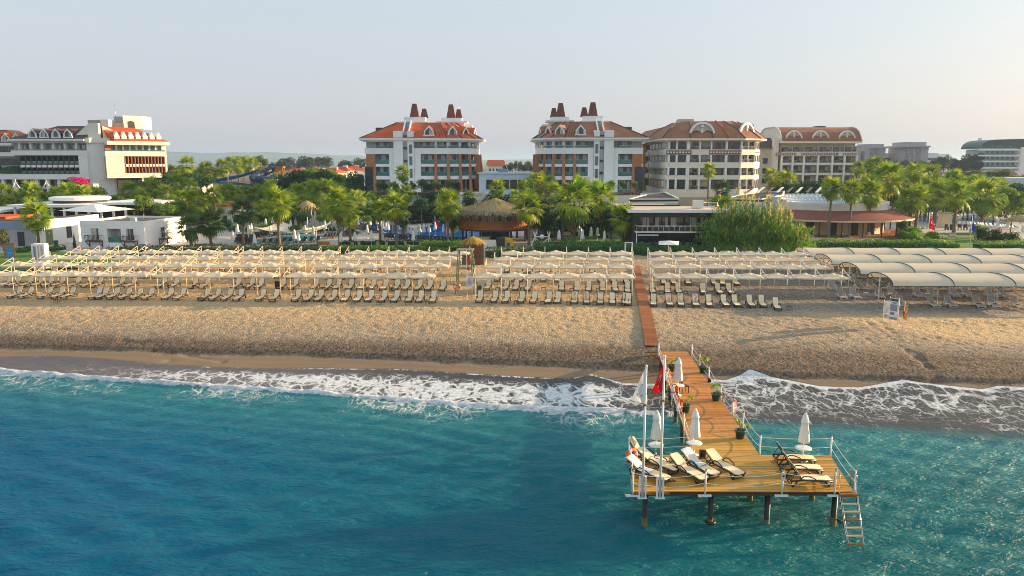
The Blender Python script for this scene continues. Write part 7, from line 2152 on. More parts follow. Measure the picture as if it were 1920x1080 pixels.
def tubeslide(pts, r, mat, name):
    P = [Vector(D(a, b, SY + dy)) - Vector((0, 0, 2.6)) for a, b, dy in pts]; Q = []
    for i in range(len(P) - 1):
        p0, p1, p2, p3 = P[max(i-1, 0)], P[i], P[i+1], P[min(i+2, len(P)-1)]
        for s in range(5):
            u = s / 5; Q.append(.5 * ((2*p1) + (p2-p0)*u + (2*p0-5*p1+4*p2-p3)*u*u + (3*p1-p0-3*p2+p3)*u**3))
    Q.append(P[-1])
    o = MB().path(Q, r, 8).build(name, M[mat], t)
    for i in range(0, len(Q) - 1, 3): MB().path([Q[i], Q[i].lerp(Q[i+1], .25)], r * 1.12, 8).build('tube_collar', M[mat], o)
tubeslide([(512, 314, 3), (503, 320, 1), (492, 326, -1), (480, 329, -3), (474, 333, -5), (488, 336, -8), (508, 338, -8), (520, 339, -5), (512, 341, 0)], 1.25, 'slide_navy', 'tube_slide')
tubeslide([(514, 346, -6), (498, 345, -7), (484, 346, -7), (474, 345, -6)], 1.3, 'slide_navy', 'tube_slide')
a, b = D(519, 338, SY), D(529, 314, SY)
for x in (a.x, b.x):
    for y in (SY, SY + 2.2): part(t, 'tower_leg', 'tower_tan', lambda m: m.box(x - .2, x + .2, y - .2, y + .2, 0, b.z - 2.6))
part(t, 'tower_panel', 'tower_tan', lambda m: (m.box(a.x, b.x, SY - .1, SY + .1, b.z - 4.0, b.z - 2.6), m.slab((a.x, SY, 5.5), (b.x, SY, 8.4), .2, .2), m.slab((b.x, SY, 5.5), (a.x, SY, 8.4), .2, .2)))
part(t, 'tower_platform', 'tower_tan', lambda m: (m.box(D(474, 315, SY).x, a.x, SY + 2, SY + 5, D(490, 318, SY).z - 3.4, D(490, 318, SY).z - 2.7), m.box(D(474, 315, SY).x, a.x, SY + 4.9, SY + 5.1, D(490, 318, SY).z - 2.7, D(490, 313, SY).z - 2.6)))
part(t, 'tower_roof', 'tower_tan', lambda m: m.box(a.x - .4, b.x + .4, SY - .5, SY + 2.6, b.z - 2.6, b.z - 2.3))
for px_, dy in ((428, -3), (456, -1), (486, -4), (470, 2), (505, 0)):
    q = D(px_, 335, SY + dy); part(t, 'support', 'grey_paint', lambda m: m.tube((q.x, q.y, 0), (q.x, q.y, q.z - 2.6 + (2.0 if px_ == 428 else .2)), .25, .22, 6))
p = D(402, 344, 248)
t = thing('splash_mushroom', 'small yellow water mushroom at the foot of the slides', 'fountain', (p.x, 248, 2.6))
MB().tube((0, 0, 0), (0, 0, 5.2), .2, n=6).build('stem', M['white_paint'], t); MB().lathe([(1.5, 5.0), (1.2, 5.8), (.2, 6.2)], 12).build('cap', M['slide_yellow'], t)

# ---- town beyond: villas with red roofs and white water tanks
vil = [0]
def villa(px, py, Y, w, h, wall, label, roof='roof_tile'):
    q = D(px, py, Y)
    t = thing('villa', label, 'house', (q.x, Y, 2.6), R(random.uniform(-25, 25)), 'houses of the town beyond the gardens')
    d_ = w * .8
    MB().box(-w/2, w/2, -d_/2, d_/2, 0, h).build('wall', M[wall], t)
    MB().prism([(-w/2 - .4, -d_/2 - .4), (w/2 + .4, -d_/2 - .4), (w/2 + .4, d_/2 + .4), (-w/2 - .4, d_/2 + .4)], h, h + w * .2, 0, [(-w*.2, -.1), (w*.2, -.1), (w*.2, .1), (-w*.2, .1)]).build('roof', M[roof], t)
    for k in range(3):
        x = -w/2 + w * (k + .5) / 3
        window(t, x, -d_/2 - .03, h * .55, round(w * .13, 1), round(h * .25, 1), 0, 'glass_dark', 'frame_white', 0); window(t, x, -d_/2 - .03, h * .12, round(w * .13, 1), round(h * .25, 1), 0, 'glass_dark', 'frame_white', 0)
    MB().box(w*.1, w*.3, -.5, .5, h + w * .12, h + w * .12 + 1.6).build('water_tank', M['white_plastic'], t)
for i, (px, Y, w, h, wl_) in enumerate([(622, 420, 13, 9, 'cream_paint'), (640, 430, 12, 10, 'cream_paint'), (661, 440, 13, 10, 'white_paint'), (676, 470, 11, 9, 'white_paint'), (598, 470, 12, 8, 'white_paint'),
        (560, 520, 13, 8, 'cream_paint'), (584, 560, 13, 9, 'white_paint'), (338, 420, 11, 8, 'cream_paint'), (352, 380, 10, 7, 'white_paint'), (370, 360, 10, 7, 'white_paint'), (545, 600, 14, 9, 'white_paint'), (327, 520, 12, 8, 'white_paint')]):
    villa(px, 320, Y, w, h, wl_, f'villa with red tiled roof, {nth(i)} listed beyond the left gardens'.replace(f'{nth(i)} listed', ('sunlit cream, middle of three', 'sunlit cream, right of the pair', 'white, close left of the red hotel', 'white, half behind the red hotel', 'white, left of the cream pair', 'far cream, right of the slides', 'far white, right of the slides', 'cream, by the left hotel', 'white, left of the slides', 'white, just left of the slides', 'farthest white, above the slides', 'far white, beside the left hotel')[i]))
rv = random.Random(41)
for i in range(34):
    px = 1672 + i * 7.4 + rv.uniform(-3, 3); Y = rv.uniform(290, 400)
    villa(px, 330, Y, rv.uniform(6.5, 10), rv.uniform(4.5, 8.5), rv.choice(('white_paint', 'beige_paint', 'grey_paint', 'cream_paint')), f'small town house with white roof tank, {nth(i)} from left beyond the right gardens', rv.choice(('roof_tile_brown', 'roof_dark', 'roof_chimney', 'roof_tile')))
t = thing('terrace_row', 'low orange-roofed terrace row seen between the twin hotels', 'building', (0, 0, 2.6))
a, b = D(914, 310, 420), D(945, 306, 420)
part(t, 'wall', 'white_paint', lambda m: m.box(a.x, b.x, 420, 430, 0, 13.0)); part(t, 'roof', 'roof_tile', lambda m: m.prism([(a.x - 1, 419), (b.x + 1, 419), (b.x + 1, 431), (a.x - 1, 431)], 13, 16, 0, [(a.x, 424), (b.x, 424), (b.x, 426), (a.x, 426)]))
for k in range(5): window(t, a.x + 1.4 + k * 1.9, 419.95, 9.8, 1.0, 1.6, 0, 'glass_dark', 'frame_white', 0)
# ================================================================== PALMS, TREES, HEDGES
LEAF_A = [fan_leaf(13, 1.05, 1.0, .17, .42).mesh('leaf', M['palm_leaf']) for _ in range(3)]
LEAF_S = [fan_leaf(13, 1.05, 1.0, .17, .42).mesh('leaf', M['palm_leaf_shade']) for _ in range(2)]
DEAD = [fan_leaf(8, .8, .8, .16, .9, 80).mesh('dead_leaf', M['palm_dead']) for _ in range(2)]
def trunk_mesh(r0=.24, r1=.17, seed=0):
    rr = random.Random(seed); m = MB(); n = 10; pts, rad = [], []
    for k in range(22):
        f = k / 21
        pts.append((.10 * math.sin(f * 2.2 + seed) * f, .10 * math.cos(f * 1.7 + seed) * f, f))
        rad.append((r0 + (r1 - r0) * f + .10 * math.exp(-f * 16)) * (1 + (.05 if k % 2 else -.03)))
    m.path(pts, rad, n)
    return m.mesh('trunk', M['trunk'])
TRUNK = [trunk_mesh(.25, .18, s) for s in range(3)]
def leaf_pose(rr, k, n):
    """azimuth by golden angle; elevation from upright in the middle to hanging outside"""
    f = k / (n - 1)
    el = 80 - 146 * f + rr.uniform(-9, 9)
    return R(k * 137.5 + rr.uniform(-14, 14)), R(el), rr.uniform(.82, 1.1), R(rr.uniform(-25, 25))
def joined(meshes, poses, name, mats):
    """leaves joined into one crown mesh (for palms too far away to pick single leaves)"""
    vs, fs, mi, o = [], [], [], 0
    for me, (rot, loc, s), mid in poses:
        mt = Matrix.Translation(loc) @ Euler(rot).to_matrix().to_4x4() @ Matrix.Scale(s, 4)
        co = np.empty(len(me.vertices) * 3); me.vertices.foreach_get('co', co); co = co.reshape(-1, 3)
        A = np.array(mt); co = co @ A[:3, :3].T + A[:3, 3]
        vs.append(co)
        for p_ in me.polygons: fs.append([i + o for i in p_.vertices]); mi.append(mid)
        o += len(co)
    me = bpy.data.meshes.new(name)
    me.from_pydata(np.concatenate(vs).tolist(), [], fs)
    for m_ in mats: me.materials.append(m_)
    me.polygons.foreach_set('material_index', mi); me.update()
    return me
def crown_of(seed, n, ndead, shade):
    rr = random.Random(seed); L = LEAF_S if shade else LEAF_A; poses = []
    for k in range(n):
        a, e, s, tw = leaf_pose(rr, k, n); poses.append((L[k % len(L)], ((tw, -e, a), (0, 0, 0), s), 0))
    for k in range(ndead):
        poses.append((DEAD[k % 2], ((0, R(rr.uniform(55, 85)), R(k * 137.5)), (0, 0, -.25 - .03 * k), rr.uniform(.8, 1.1)), 1))
    return joined(None, poses, 'crown', [M['palm_leaf_shade'] if shade else M['palm_leaf'], M['palm_dead']])
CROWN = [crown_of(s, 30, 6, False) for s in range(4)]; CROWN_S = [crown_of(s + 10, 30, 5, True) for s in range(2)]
DENSE = 2
def palm(px, py, w, base=None, Y=None, label='', group=None, parts=False, shade=False, dead=8, thick=1.0, zb=2.6, seed=[0]):
    """crown centre at pixel (px, py), w pixels wide; base = pixel row of the foot, or Y = its distance"""
    seed[0] += 1; rr = random.Random(seed[0])
    if Y is None: Y = G(px, base, zb).y
    c = D(px, py, Y)
    s = w * Y / 1400 / 3.2
    h = max(.8, c.z - zb - .15 * s)
    t = thing('fan_palm', label, 'palm tree', (c.x, Y, zb), R(rr.uniform(0, 360)), group)
    put('trunk', TRUNK[seed[0] % 3], t, sc=(thick, thick, h))
    top = (.10 * math.sin(2.2 + seed[0] % 3) * thick, .10 * math.cos(1.7 + seed[0] % 3) * thick, h)
    if parts:
        n = 34; L = LEAF_S if shade else LEAF_A
        for k in range(n):
            a, e, ss, tw = leaf_pose(rr, k, n)
            put('leaf', L[k % len(L)], t, (top[0], top[1], h + .12 * s * (1 - k / n)), rot=(tw, -e, a), sc=s * ss)
        for k in range(dead):
            put('dead_leaf', DEAD[k % 2], t, (top[0], top[1], h - s * (.12 + .05 * k)), rot=(0, R(rr.uniform(50, 85)), R(k * 137.5 + 30)), sc=s * rr.uniform(.7, 1.0))
    else:
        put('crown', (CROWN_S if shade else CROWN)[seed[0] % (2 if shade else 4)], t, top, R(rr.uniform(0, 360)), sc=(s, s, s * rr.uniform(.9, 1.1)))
    return t
NP = 'tall fan palms round the pools'
for (px, py, w, base, lab, kw) in [
    (67, 405, 58, 465, 'fan palm in front of the far left service building', dict(dead=4)),
    (357, 425, 50, 461, 'short dark fan palm right of the white cottage, left of two', dict(shade=True, dead=5)),
    (393, 418, 50, 458, 'short dark fan palm right of the white cottage, right of two', dict(shade=True, dead=5)),
    (453, 396, 48, 459, 'dark fan palm at the left end of the left pool', dict(shade=True, dead=5)),
    (520, 382, 60, 458, 'broad yellow-green fan palm piercing the shade sail area', dict(dead=10)),
    (634, 380, 58, 463, 'tall golden fan palm right of the left pool, in front', dict(dead=12)),
    (655, 398, 44, 452, 'fan palm with a long dead skirt just behind the golden one', dict(dead=14)),
    (711, 394, 40, 459, 'narrow fan palm before the lagoon, left of the pair', dict(dead=7)),
    (742, 386, 52, 461, 'broad fan palm before the lagoon, right of the pair', dict(dead=7)),
    (755, 408, 30, 449, 'short fan palm with brown skirt between the lagoon pair', dict(dead=14, shade=True)),
    (839, 382, 52, 458, 'bright fan palm between lagoon and thatched bar', dict(dead=8)),
    (849, 410, 30, 452, 'low shaded palm behind the bright one by the bar', dict(shade=True, dead=12)),
    (992, 387, 56, 460, 'fan palm right beside the thatched bar', dict(dead=10)),
    (1077, 378, 78, 455, 'largest silvery fan palm over the shaded lawn', dict(dead=14)),
    (1055, 388, 44, 448, 'slimmer fan palm left of the large silvery one', dict(dead=6, shade=True)),
    (1127, 372, 62, 446, 'fan palm between the silvery one and the dark restaurant', dict(dead=8)),
    (1167, 409, 52, 461, 'short fan palm with pale skirt at the dark restaurant wall', dict(dead=12)),
    (1560, 352, 42, 447, 'slim tall palm before the round restaurant, leftmost of three', dict(dead=6)),
    (1598, 358, 42, 446, 'slim tall palm before the round restaurant, middle of three', dict(dead=6)),
    (1634, 362, 48, 442, 'slim tall palm before the round restaurant, rightmost of three', dict(dead=8)),
    (1664, 334, 58, 431, 'tallest palm with thick pale trunk at the round restaurant edge', dict(dead=8, thick=1.3)),
    (1709, 374, 50, 437, 'thick-trunked palm beside the red flag, left of the two', dict(dead=6, thick=1.5)),
    (1722, 368, 50, 434, 'thick-trunked palm beside the red flag, right of the two', dict(dead=6, thick=1.5)),
    (1757, 364, 48, 424, 'palm between the red flag and the bamboo screen', dict(dead=5, thick=1.2)),
    (1795, 366, 50, 436, 'palm in front of the far right pool, left of the thick one', dict(dead=5, thick=1.3)),
    (1845, 368, 62, 422, 'thick golden-skirted palm amid the far right loungers', dict(dead=12, thick=1.6)),
]:
    palm(px, py, w, base, None, lab, NP, True, **kw)
for (px, py, w, Y, zb, lab, kw) in [
    (755, 324, 30, 186, 8.85, 'palm standing on the red-roofed hotel terrace', dict(dead=9)),
    (762, 362, 34, 178, 2.6, 'palm in front of the red-roofed hotel terrace wall', dict(dead=9)),
    (932, 352, 32, 165, 2.6, 'palm rising behind the thatched cone roof', dict(dead=9)),
    (837, 371, 34, 165, 2.6, 'bright palm before the banded stone wall', dict(dead=5)),
    (982, 352, 30, 176, 2.6, 'palm left of the brown-roofed hotel, behind the bar', dict(dead=6)),
    (1006, 346, 44, 170, 2.6, 'tall bright palm before the brown-roofed hotel, left', dict(dead=7)),
    (1042, 362, 40, 165, 2.6, 'bright palm under the brown-roofed hotel balconies', dict(dead=6)),
    (1088, 352, 44, 172, 2.6, 'bright palm in the middle before the brown-roofed hotel', dict(dead=6)),
    (1118, 358, 40, 170, 2.6, 'bright palm right of middle before the brown-roofed hotel', dict(dead=6)),
    (1330, 320, 28, 192, 2.6, 'slender red-trunked palm in front of the rounded hotel', dict(dead=5)),
    (1356, 356, 34, 176, 2.6, 'small grey-green palm in front of the rounded hotel', dict(dead=3, shade=True)),
]:
    palm(px, py, w, None, Y, lab, 'palms in front of the hotels', True, zb=zb, **kw)
# groves too far to pick out single leaves
def grove(pix, Y0, Y1, w0, w1, place, group, **kw):
    rr = random.Random(len(pix) * 7 + pix[0][0])
    for i, (px, py) in enumerate(sorted(pix)):
        palm(px, py, rr.uniform(w0, w1), None, rr.uniform(Y0, Y1), f'fan palm, {nth(i)} from left {place}', group, **kw)
GV = 'palm groves behind the pools'
grove([(12,378),(28,388),(44,372),(58,362),(62,384),(92,377),(108,366),(132,360),(146,372),(80,392),(18,400),(38,398),(155,362),(176,366),(8,362),(118,380),(100,390)], 172, 196, 34, 44, 'in the grove below the left hotel', GV)
grove([(243,358),(262,372),(283,352),(292,376),(312,362),(322,384),(341,371),(356,384),(372,374),(388,380),(402,364),(330,345),(352,352),(300,388),(268,388),(380,392),(410,386)], 165, 215, 32, 44, 'in the grove right of the white cottage', GV)
grove([(428,362),(442,368),(456,360),(470,366),(484,362),(497,368),(438,378),(478,376),(506,352)], 185, 215, 32, 42, 'in the grove below the water slides', GV)
grove([(560,358),(574,366),(588,354),(602,362),(612,352),(622,366),(568,378),(596,378),(640,362)], 182, 215, 32, 42, 'in the grove behind the straw gazebo', GV)
grove([(350,308),(322,322),(386,316),(400,326),(418,312),(432,307),(446,308),(458,306),(470,309),(376,330),(410,330),(340,326),(352,326),(330,330)], 278, 320, 24, 32, 'on the skyline around the water slides', 'distant palms on the skyline')
grove([(1446,330),(1463,334),(1477,338),(1452,346),(1610,316),(1626,318),(1640,310),(1655,326),(1676,320),(1616,336)], 215, 250, 26, 36, 'beside the barrel-roofed hotel', GV)
grove([(1702,334),(1742,330),(1788,336),(1812,350),(1690,352),(1772,352),(1730,350),(1830,344),(1868,352),(1716,322),(1640,345)], 185, 230, 34, 48, 'behind the right-hand pool', GV)
grove([(738,352),(880,368),(968,368),(1030,342)], 176, 186, 22, 30, 'against the hotel terraces', GV)

# ---- broad-leaved trees and shrubs: trunk, limbs and a crown of leaf clumps
def crown_mesh(seed, lobes, n, leaf, mat, name='crown', flat=.0):
    rr = np.random.default_rng(seed)
    w = np.array([l[3] ** 2 for l in lobes]); w = w / w.sum()
    k = rr.choice(len(lobes), n, p=w)
    L = np.array(lobes)[k]
    d = rr.normal(size=(n, 3)); d[:, 2] += .25; d /= np.linalg.norm(d, axis=1)[:, None]
    rad = L[:, 3] * (rr.uniform(.45, 1.08, n) ** .5)
    c = L[:, :3] + d * rad[:, None] * np.array([1, 1, 1 - flat])
    t1 = np.cross(d, rr.normal(size=(n, 3))); t1 /= np.linalg.norm(t1, axis=1)[:, None]
    nrm = d * .7 + rr.normal(size=(n, 3)) * .55; nrm /= np.linalg.norm(nrm, axis=1)[:, None]
    t1 -= nrm * (t1 * nrm).sum(1)[:, None]; t1 /= np.linalg.norm(t1, axis=1)[:, None]
    t2 = np.cross(nrm, t1)
    s = leaf * rr.uniform(.6, 1.35, n)[:, None]
    vs = np.stack([c - t1 * s * .9, c + t2 * s * .42 + t1 * s * .1, c + t1 * s * 1.0 - nrm * s * .35, c - t2 * s * .42 + t1 * s * .1], 1).reshape(-1, 3)
    me = bpy.data.meshes.new(name)
    me.from_pydata(vs.tolist(), [], np.arange(n * 4).reshape(-1, 4).tolist())
    me.materials.append(mat); me.update()
    return me
def lobes_round(seed, k, spread=.55, r=(.38, .6)):
    rr = random.Random(seed); out = [(0, 0, .1, .68)]
    for i in range(k):
        a = rr.uniform(0, 2 * PI); q = spread * rr.uniform(.6, 1.1)
        out.append((q * math.cos(a), q * math.sin(a), rr.uniform(-.45, .6), rr.uniform(*r)))
    return out
def lobes_tall(seed, k):
    rr = random.Random(seed); out = []
    for i in range(k):
        f = i / (k - 1); a = rr.uniform(0, 2 * PI); w = .42 * (1 - f) ** .7 + .08
        out.append((w * .5 * math.cos(a), w * .5 * math.sin(a), -.9 + 1.9 * f, w))
    return out
CR = {}
for key, mat in (('dark', 'tree_dark'), ('mid', 'tree_mid'), ('olive', 'tree_olive'), ('blue', 'tree_blue'), ('bright', 'bright_leaf'), ('magenta', 'magenta'), ('hedge', 'hedge_leaf')):
    CR[key] = [crown_mesh(s * 13 + len(key), lobes_round(s + len(key), 9), 1500, .115, M[mat]) for s in range(2)]
CR['tall'] = [crown_mesh(71 + s, lobes_tall(s, 12), 1300, .10, M['tree_dark']) for s in range(2)]
CR['cypress'] = [crown_mesh(81, [(0, 0, -.9 + .15 * i, .16 * math.sin(PI * (i + 1.2) / 15) + .04) for i in range(13)], 1100, .07, M['tree_blue'])]
lm = MB(); lm.path([(0, 0, 0), (.03, .02, .5), (0, 0, 1)], [.12, .09, .06], 7)
for a in range(5): lm.path([(0, 0, .62 + .06 * a), (.35 * math.cos(a * 1.3), .35 * math.sin(a * 1.3), .95 + .05 * a)], [.05, .015], 5)
TRK = lm.mesh('trunk', M['trunk'])
tcount = [0]
def tree(px, py, w, hpx, Y, kind, label, group=None, zb=2.6, name='tree', cat='tree'):
    """crown centre at pixel (px, py), w x hpx pixels"""
    tcount[0] += 1; rr = random.Random(tcount[0] * 3)
    c = D(px, py, Y); sx = w * Y / 1400 / 2.1; sz = hpx * Y / 1400 / 2.0
    t = thing(name, label, cat, (c.x, Y, zb), R(rr.uniform(0, 360)), group)
    h = max(.3, c.z - zb)
    put('trunk', TRK, t, sc=(sx * .5 + .3, sx * .5 + .3, h))
    put('crown', CR[kind][tcount[0] % len(CR[kind])], t, (0, 0, h), sc=(sx, sx, sz))
    return t
def belt(kind, pix, Y0, Y1, w, h, desc, place, group):
    rr = random.Random(len(pix) + int(Y0))
    for i, (px, py) in enumerate(sorted(pix)):
        tree(px, py, w * rr.uniform(.8, 1.25), h * rr.uniform(.8, 1.2), rr.uniform(Y0, Y1), kind, f'{desc}, {nth(i)} from left {place}', group)
belt('dark', [(420,378),(448,384),(536,352),(546,372),(560,345),(538,390),(528,362),(604,346),(630,352),(655,362),(668,350),(676,370),(690,398),(655,388),(545,405)], 205, 240, 46, 48, 'dark green tree', 'behind the left pools', 'dark trees behind the pools')
belt('mid', [(582,334),(590,348),(572,340),(515,346),(640,342),(600,334),(650,346),(625,338)], 240, 280, 40, 34, 'bushy green tree', 'above the pool palms', 'green trees above the pool palms')
belt('dark', [(700,408),(722,398),(770,404),(785,398),(800,402),(815,396),(826,404),(860,404),(790,384),(806,378),(712,382)], 172, 184, 28, 34, 'dark shrub tree', 'below the red-roofed hotel terrace', 'dark shrubs below the hotel terrace')
belt('dark', [(1020,418),(1040,425),(1062,432),(1098,425),(1112,418),(1130,428),(1146,418),(1150,440),(1010,405),(1028,440),(1140,400),(1086,436)], 138, 165, 42, 46, 'dark shaded tree', 'over the shaded lawn', 'dark trees over the shaded lawn')
belt('mid', [(6,410),(70,398),(100,402),(125,392),(165,385),(190,382),(150,390),(210,378),(30,412)], 168, 185, 48, 30, 'yellow-green bush', 'under the left hotel palms', 'bushes below the left hotel')
belt('olive', [(195,374),(170,378),(184,366),(130,352)], 186, 205, 36, 22, 'olive-toned bush', 'below the bougainvillea', 'bushes below the left hotel')
belt('mid', [(250,392),(280,398),(305,394),(340,398),(370,402),(415,398),(268,380),(330,390),(400,408),(235,386)], 160, 190, 42, 26, 'bushy shrub', 'under the cottage palms', 'shrubs under the cottage palms')
belt('dark', [(300,345),(316,336),(345,338),(312,352),(280,345),(365,340),(222,352),(240,358),(388,342)], 225, 262, 34, 30, 'dark tree', 'right of the left hotel', 'dark trees right of the left hotel')
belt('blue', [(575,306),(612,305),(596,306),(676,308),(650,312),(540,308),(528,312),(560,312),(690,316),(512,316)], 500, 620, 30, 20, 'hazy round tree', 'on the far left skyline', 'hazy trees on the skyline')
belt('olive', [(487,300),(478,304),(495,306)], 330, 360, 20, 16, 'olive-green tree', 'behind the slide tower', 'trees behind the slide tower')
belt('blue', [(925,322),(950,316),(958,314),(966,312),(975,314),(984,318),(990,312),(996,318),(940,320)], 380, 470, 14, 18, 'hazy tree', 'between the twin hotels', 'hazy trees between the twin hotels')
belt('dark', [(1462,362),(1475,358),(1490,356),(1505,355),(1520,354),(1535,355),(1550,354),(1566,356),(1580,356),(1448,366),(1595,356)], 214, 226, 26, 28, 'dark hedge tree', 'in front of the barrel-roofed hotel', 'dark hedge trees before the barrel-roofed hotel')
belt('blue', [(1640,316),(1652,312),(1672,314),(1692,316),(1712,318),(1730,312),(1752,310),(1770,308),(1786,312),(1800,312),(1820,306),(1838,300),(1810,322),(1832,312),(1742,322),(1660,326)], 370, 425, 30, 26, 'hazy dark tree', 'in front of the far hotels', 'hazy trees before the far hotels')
belt('mid', [(1690,382),(1706,388),(1735,380),(1752,388),(1775,382),(1808,380),(1826,388),(1866,382),(1880,376),(1900,388),(1912,376),(1892,364),(1660,378),(1676,366),(1850,392),(1770,366)], 176, 200, 44, 36, 'bushy green tree', 'behind the right-hand pool', 'green trees behind the right-hand pool')
belt('dark', [(1700,370),(1744,372),(1786,372),(1818,368),(1854,362),(1874,392),(1902,400),(1918,392),(1836,378),(1724,388),(1796,390),(1906,360)], 190, 215, 40, 42, 'dark green tree', 'behind the right-hand pool', 'dark trees behind the right-hand pool')
belt('olive', [(1662,348),(1690,340),(1710,344),(1730,336),(1760,342),(1800,336),(1848,332),(1880,330),(1905,338),(1826,330)], 240, 285, 40, 22, 'olive-brown scrub tree', 'below the town houses', 'scrub below the town houses')
belt('hedge', [(1700,462),(1712,448),(1730,458),(1716,436),(1745,452),(1696,436)], 128, 148, 34, 26, 'bright low bush', 'by the right lawn path', 'bushes by the right lawn')
belt('dark', [(1842,440),(1856,446),(1868,440),(1898,446),(1878,450),(1690,424)], 138, 146, 26, 22, 'dark rounded shrub', 'at the right lawn edge', 'dark shrubs at the right lawn edge')
tree(1838, 432, 36, 24, 146, 'bright', 'bright yellow-green bush beside the blue flag', None, name='bush', cat='bush')
tree(1352, 377, 60, 26, 158, 'bright', 'vivid yellow-green bush behind the dark restaurant', None, name='bush', cat='bush')
tree(146, 341, 46, 22, 226, 'magenta', 'vivid pink bougainvillea in front of the left hotel', None, name='bougainvillea', cat='bush')
tree(4, 446, 26, 42, 124, 'olive', 'olive-brown bush at the left picture edge', None, name='bush', cat='bush')
tree(140, 456, 14, 36, 128.5, 'tall', 'dark narrow shrub at the cottage corner', None, name='bush', cat='bush')
tree(1046, 445, 12, 52, 142, 'cypress', 'narrow grey-green cypress beside the white ramp', None, name='cypress')
for i, (px, py) in enumerate([(712,350),(722,352),(744,354),(775,350),(790,345),(802,352),(815,348),(826,352),(842,346),(856,350)]):
    o = tree(px, py, 18, 17, 189, ('olive', 'dark', 'mid', 'olive')[i % 4], f'small clipped tree, {nth(i)} from left on the red-roofed hotel terrace', 'small trees on the hotel terraces', 8.95, 'terrace_tree')
for i, (px, py) in enumerate([(1062,350),(1124,346),(1146,346),(1168,347),(1190,347)]):
    tree(px, py, 15, 15, 188.5, ('olive', 'mid')[i % 2], f'small clipped tree, {nth(i)} from left on the brown-roofed hotel terrace', 'small trees on the hotel terraces', 8.95, 'terrace_tree')
for lab, x0, x1 in (('long brown planter along the red-roofed hotel terrace', 684, 862), ('long brown planter along the brown-roofed hotel terrace', 1055, 1200)):
    a, b = D(x0, 355, 187.5 + 3.2), D(x1, 355, 187.5 + 3.2)
    t = thing('planter', lab, 'planter', (0, 0, 8.95)); n = 9
    for k in range(n):
        xa = a.x + (b.x - a.x) * k / n; MB().box(xa + .1, xa + (b.x - a.x) / n - .1, 190.2, 191.2, 0, .75).build('box', M['wood_dark'], t)
    MB().box(a.x + .15, b.x - .15, 190.3, 191.1, .6, .72).build('soil', M['soil'], t)
    t.location.y = -.6

grove([(520,378),(548,384),(612,384),(655,384),(668,372),(690,380),(500,392),(482,396),(556,396)], 165, 182, 32, 42, 'between the left pool and the red-roofed hotel', GV)
belt('mid', [(440,436),(470,432),(492,428),(512,424),(530,432),(556,430),(584,432),(600,410),(622,408),(644,420),(656,436),(690,412),(735,410),(758,404),(836,412),(850,430)], 142, 160, 26, 16, 'leafy garden shrub', 'in the beds round the pools', 'garden shrubs round the pools')
belt('dark', [(410,430),(424,424),(500,410),(540,410),(570,408),(640,404),(672,400),(880,384),(870,400)], 160, 172, 30, 26, 'dark garden bush', 'behind the pool terraces', 'dark garden bushes behind the pools')

# ---- hedges: every hedge a box of leaf sprays round a twiggy core
def hedge(label, pix, w, h, leafmat, n_per_m=120, leaf=.17, jag=.35, zb=2.55):
    t = thing('hedge', label, 'hedge', (0, 0, zb))
    P = [Vector(G(a, b, zb)) for a, b in pix]
    rr = np.random.default_rng(len(label)); vs = []; core = MB()
    for A, Bq in zip(P, P[1:]):
        L = (Bq - A).length; n = int(L * n_per_m * h / 1.4)
        f = rr.uniform(0, 1, n); e = (Bq - A).normalized(); s = Vector((-e.y, e.x, 0))
        side = rr.uniform(-1, 1, n); top = rr.uniform(0, 1, n)
        xx = A.x + (Bq.x - A.x) * f; yy = A.y + (Bq.y - A.y) * f
        hh = h * (.75 + jag * vnoise(xx * .55, yy * .55, 9) + jag * .6 * (vnoise(xx * 1.7, yy * 1.7, 19) - .5))
        prof = np.sqrt(np.clip(1 - side ** 2, 0, 1)) * .45 + .55
        up = rr.uniform(0, 1, n) < .55
        z = np.where(up, hh * prof * rr.uniform(.82, 1.06, n), hh * top * prof)
        off = np.where(up, side * w / 2, np.sign(side) * w / 2 * rr.uniform(.8, 1.1, n))
        c = np.stack([xx + s.x * off, yy + s.y * off, z], 1)
        d = np.stack([s.x * off / w, s.y * off / w, .35 + 0 * z], 1) + rr.normal(size=(n, 3)) * .45
        d /= np.linalg.norm(d, axis=1)[:, None]
        t1 = np.cross(d, rr.normal(size=(n, 3))); t1 /= np.linalg.norm(t1, axis=1)[:, None]; t2 = np.cross(d, t1)
        q = leaf * rr.uniform(.6, 1.4, n)[:, None]
        vs.append(np.stack([c - t1 * q, c + t2 * q * .4, c + t1 * q, c - t2 * q * .4], 1).reshape(-1, 3))
        for k in range(max(1, int(L / 3))):
            f0, f1 = k / max(1, int(L / 3)), (k + 1) / max(1, int(L / 3))
            core.slab((A.lerp(Bq, f0).x, A.lerp(Bq, f0).y, h * .3), (A.lerp(Bq, f1).x, A.lerp(Bq, f1).y, h * .3), w * .7, h * .58)
    v = np.concatenate(vs); me = bpy.data.meshes.new('foliage')
    me.from_pydata(v.tolist(), [], np.arange(len(v)).reshape(-1, 4).tolist()); me.materials.append(M[leafmat]); me.update()
    put('foliage', me, t); core.build('branches', M['tree_dark'], t)
    return t
hedge('low grey-green hedge in front of the white cottage and left pool', [(205, 477), (300, 476), (380, 474), (520, 474), (600, 474)], 2.6, 1.35, 'hedge_grey')
hedge('green hedge bordering the lawn strip by the lagoon', [(600, 474), (700, 474), (800, 475), (848, 476)], 2.4, 1.2, 'hedge_leaf')
hedge('taller yellow-green hedge clump left of the kiosk', [(790, 472), (850, 473), (868, 475)], 2.6, 2.0, 'hedge_leaf')
hedge('clipped dark hedge along the pool path', [(640, 460), (720, 460), (800, 459), (865, 460)], 1.2, .9, 'hedge_dark')
hedge('grey shrub hedge right of the kiosk', [(915, 482), (945, 480), (1000, 478)], 2.6, 1.5, 'hedge_grey')
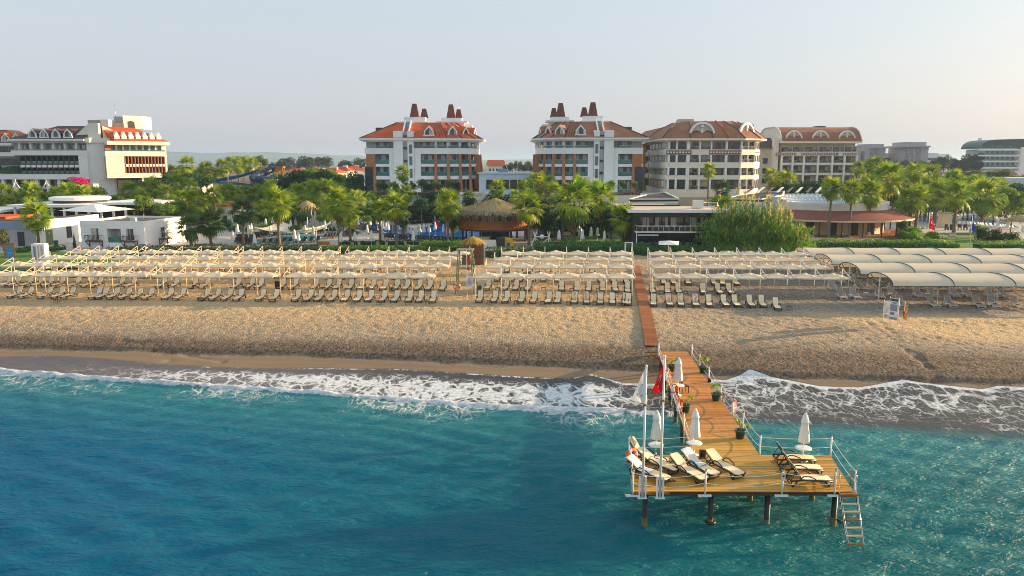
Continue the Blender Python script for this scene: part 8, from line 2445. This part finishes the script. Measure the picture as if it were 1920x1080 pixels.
hedge('lush green hedge below the silvery palm', [(1000, 474), (1080, 474), (1160, 475), (1205, 476)], 3.6, 2.0, 'hedge_dark')
hedge('shaded hedge in front of the dark restaurant', [(1200, 478), (1270, 477), (1345, 477)], 2.6, 1.5, 'hedge_dark')
hedge('long bright hedge behind the arched canopies', [(1495, 466), (1570, 466), (1640, 466), (1720, 467), (1795, 468)], 2.8, 1.75, 'hedge_leaf')
hedge('low hedge at the right end behind the canopies', [(1830, 468), (1880, 468), (1990, 469)], 2.8, 1.5, 'hedge_leaf')
hedge('small dark groundcover bed by the service building', [(34, 474), (72, 468)], 2.0, .8, 'hedge_dark')
hedge('small dark groundcover bed beside the changing cabin', [(88, 472), (118, 468)], 2.0, .8, 'hedge_dark')

# ---- the big clump of giant reed
def reeds(label, c, rx, ry, hmax, n):
    t = thing('giant_reed', label, 'reed clump', c)
    rr = random.Random(77); st = MB(); lf = MB(); pl = MB()
    for i in range(n):
        a = rr.uniform(0, 2 * PI); q = math.sqrt(rr.uniform(0, 1))
        x, y = rx * q * math.cos(a), ry * q * math.sin(a)
        h = hmax * (1.04 - .62 * q ** 2.0) * rr.uniform(.55, 1.1) * (.8 + .4 * float(vnoise(np.array([x * .5]), np.array([y * .5]), 3)[0]))
        dx, dy = x * .20 + rr.uniform(-.5, .5), y * .2 + rr.uniform(-.5, .5)
        pts = [Vector((x + dx * f ** 1.8, y + dy * f ** 1.8, h * f)) for f in (0, .35, .7, 1)]
        st.path(pts, [.05, .045, .035, .02], 3)
        for k in range(11):
            f = .22 + .78 * k / 11 * rr.uniform(.9, 1.05); j = min(2, int(f * 3)); p0 = pts[j].lerp(pts[min(3, j + 1)], min(1, f * 3 - j))
            b = rr.uniform(0, 2 * PI); l = rr.uniform(.9, 1.8); ww = .075
            d = Vector((math.cos(b), math.sin(b), 0)); s = Vector((-d.y, d.x, 0)) * ww
            p1 = p0 + d * l * .5 + Vector((0, 0, l * .42)); p2 = p0 + d * l + Vector((0, 0, l * rr.uniform(-.25, .25)))
            lf.add([p0 - s, p0 + s, p1 + s, p1 - s, p2], [(0, 1, 2, 3), (3, 2, 4)])
        if rr.random() < .3 and q < .85:
            b = pts[3]
            for k in range(9):
                o = Vector((rr.uniform(-.2, .2), rr.uniform(-.2, .2), rr.uniform(.0, 1.2)))
                s = Vector((rr.uniform(-1, 1), rr.uniform(-1, 1), .3)).normalized() * .09
                pl.add([b + o - s, b + o + Vector((.04, .0, -.22)), b + o + s, b + o + Vector((0, .03, .38))], [(0, 1, 2, 3)])
    st.build('stalks', M['reed_leaf'], t); lf.build('leaves', M['reed_leaf'], t); pl.build('plumes', M['reed_plume'], t)
    return t
p = G(1428, 476, 2.55)
reeds('huge feathery clump of giant reed right of the dark restaurant', (p.x, p.y + 4.5, 2.55), 8.2, 4.4, 8.2, 520)
p = G(1488, 474, 2.55)
reeds('lower yellow-green reed clump at the end of the bright hedge', (p.x, p.y + 1.5, 2.55), 3.0, 1.8, 2.8, 110)
for s_ in SPARE:
    for c_ in list(s_.children):
        for g_ in list(c_.children): bpy.data.objects.remove(g_)
        bpy.data.objects.remove(c_)
    bpy.data.objects.remove(s_)
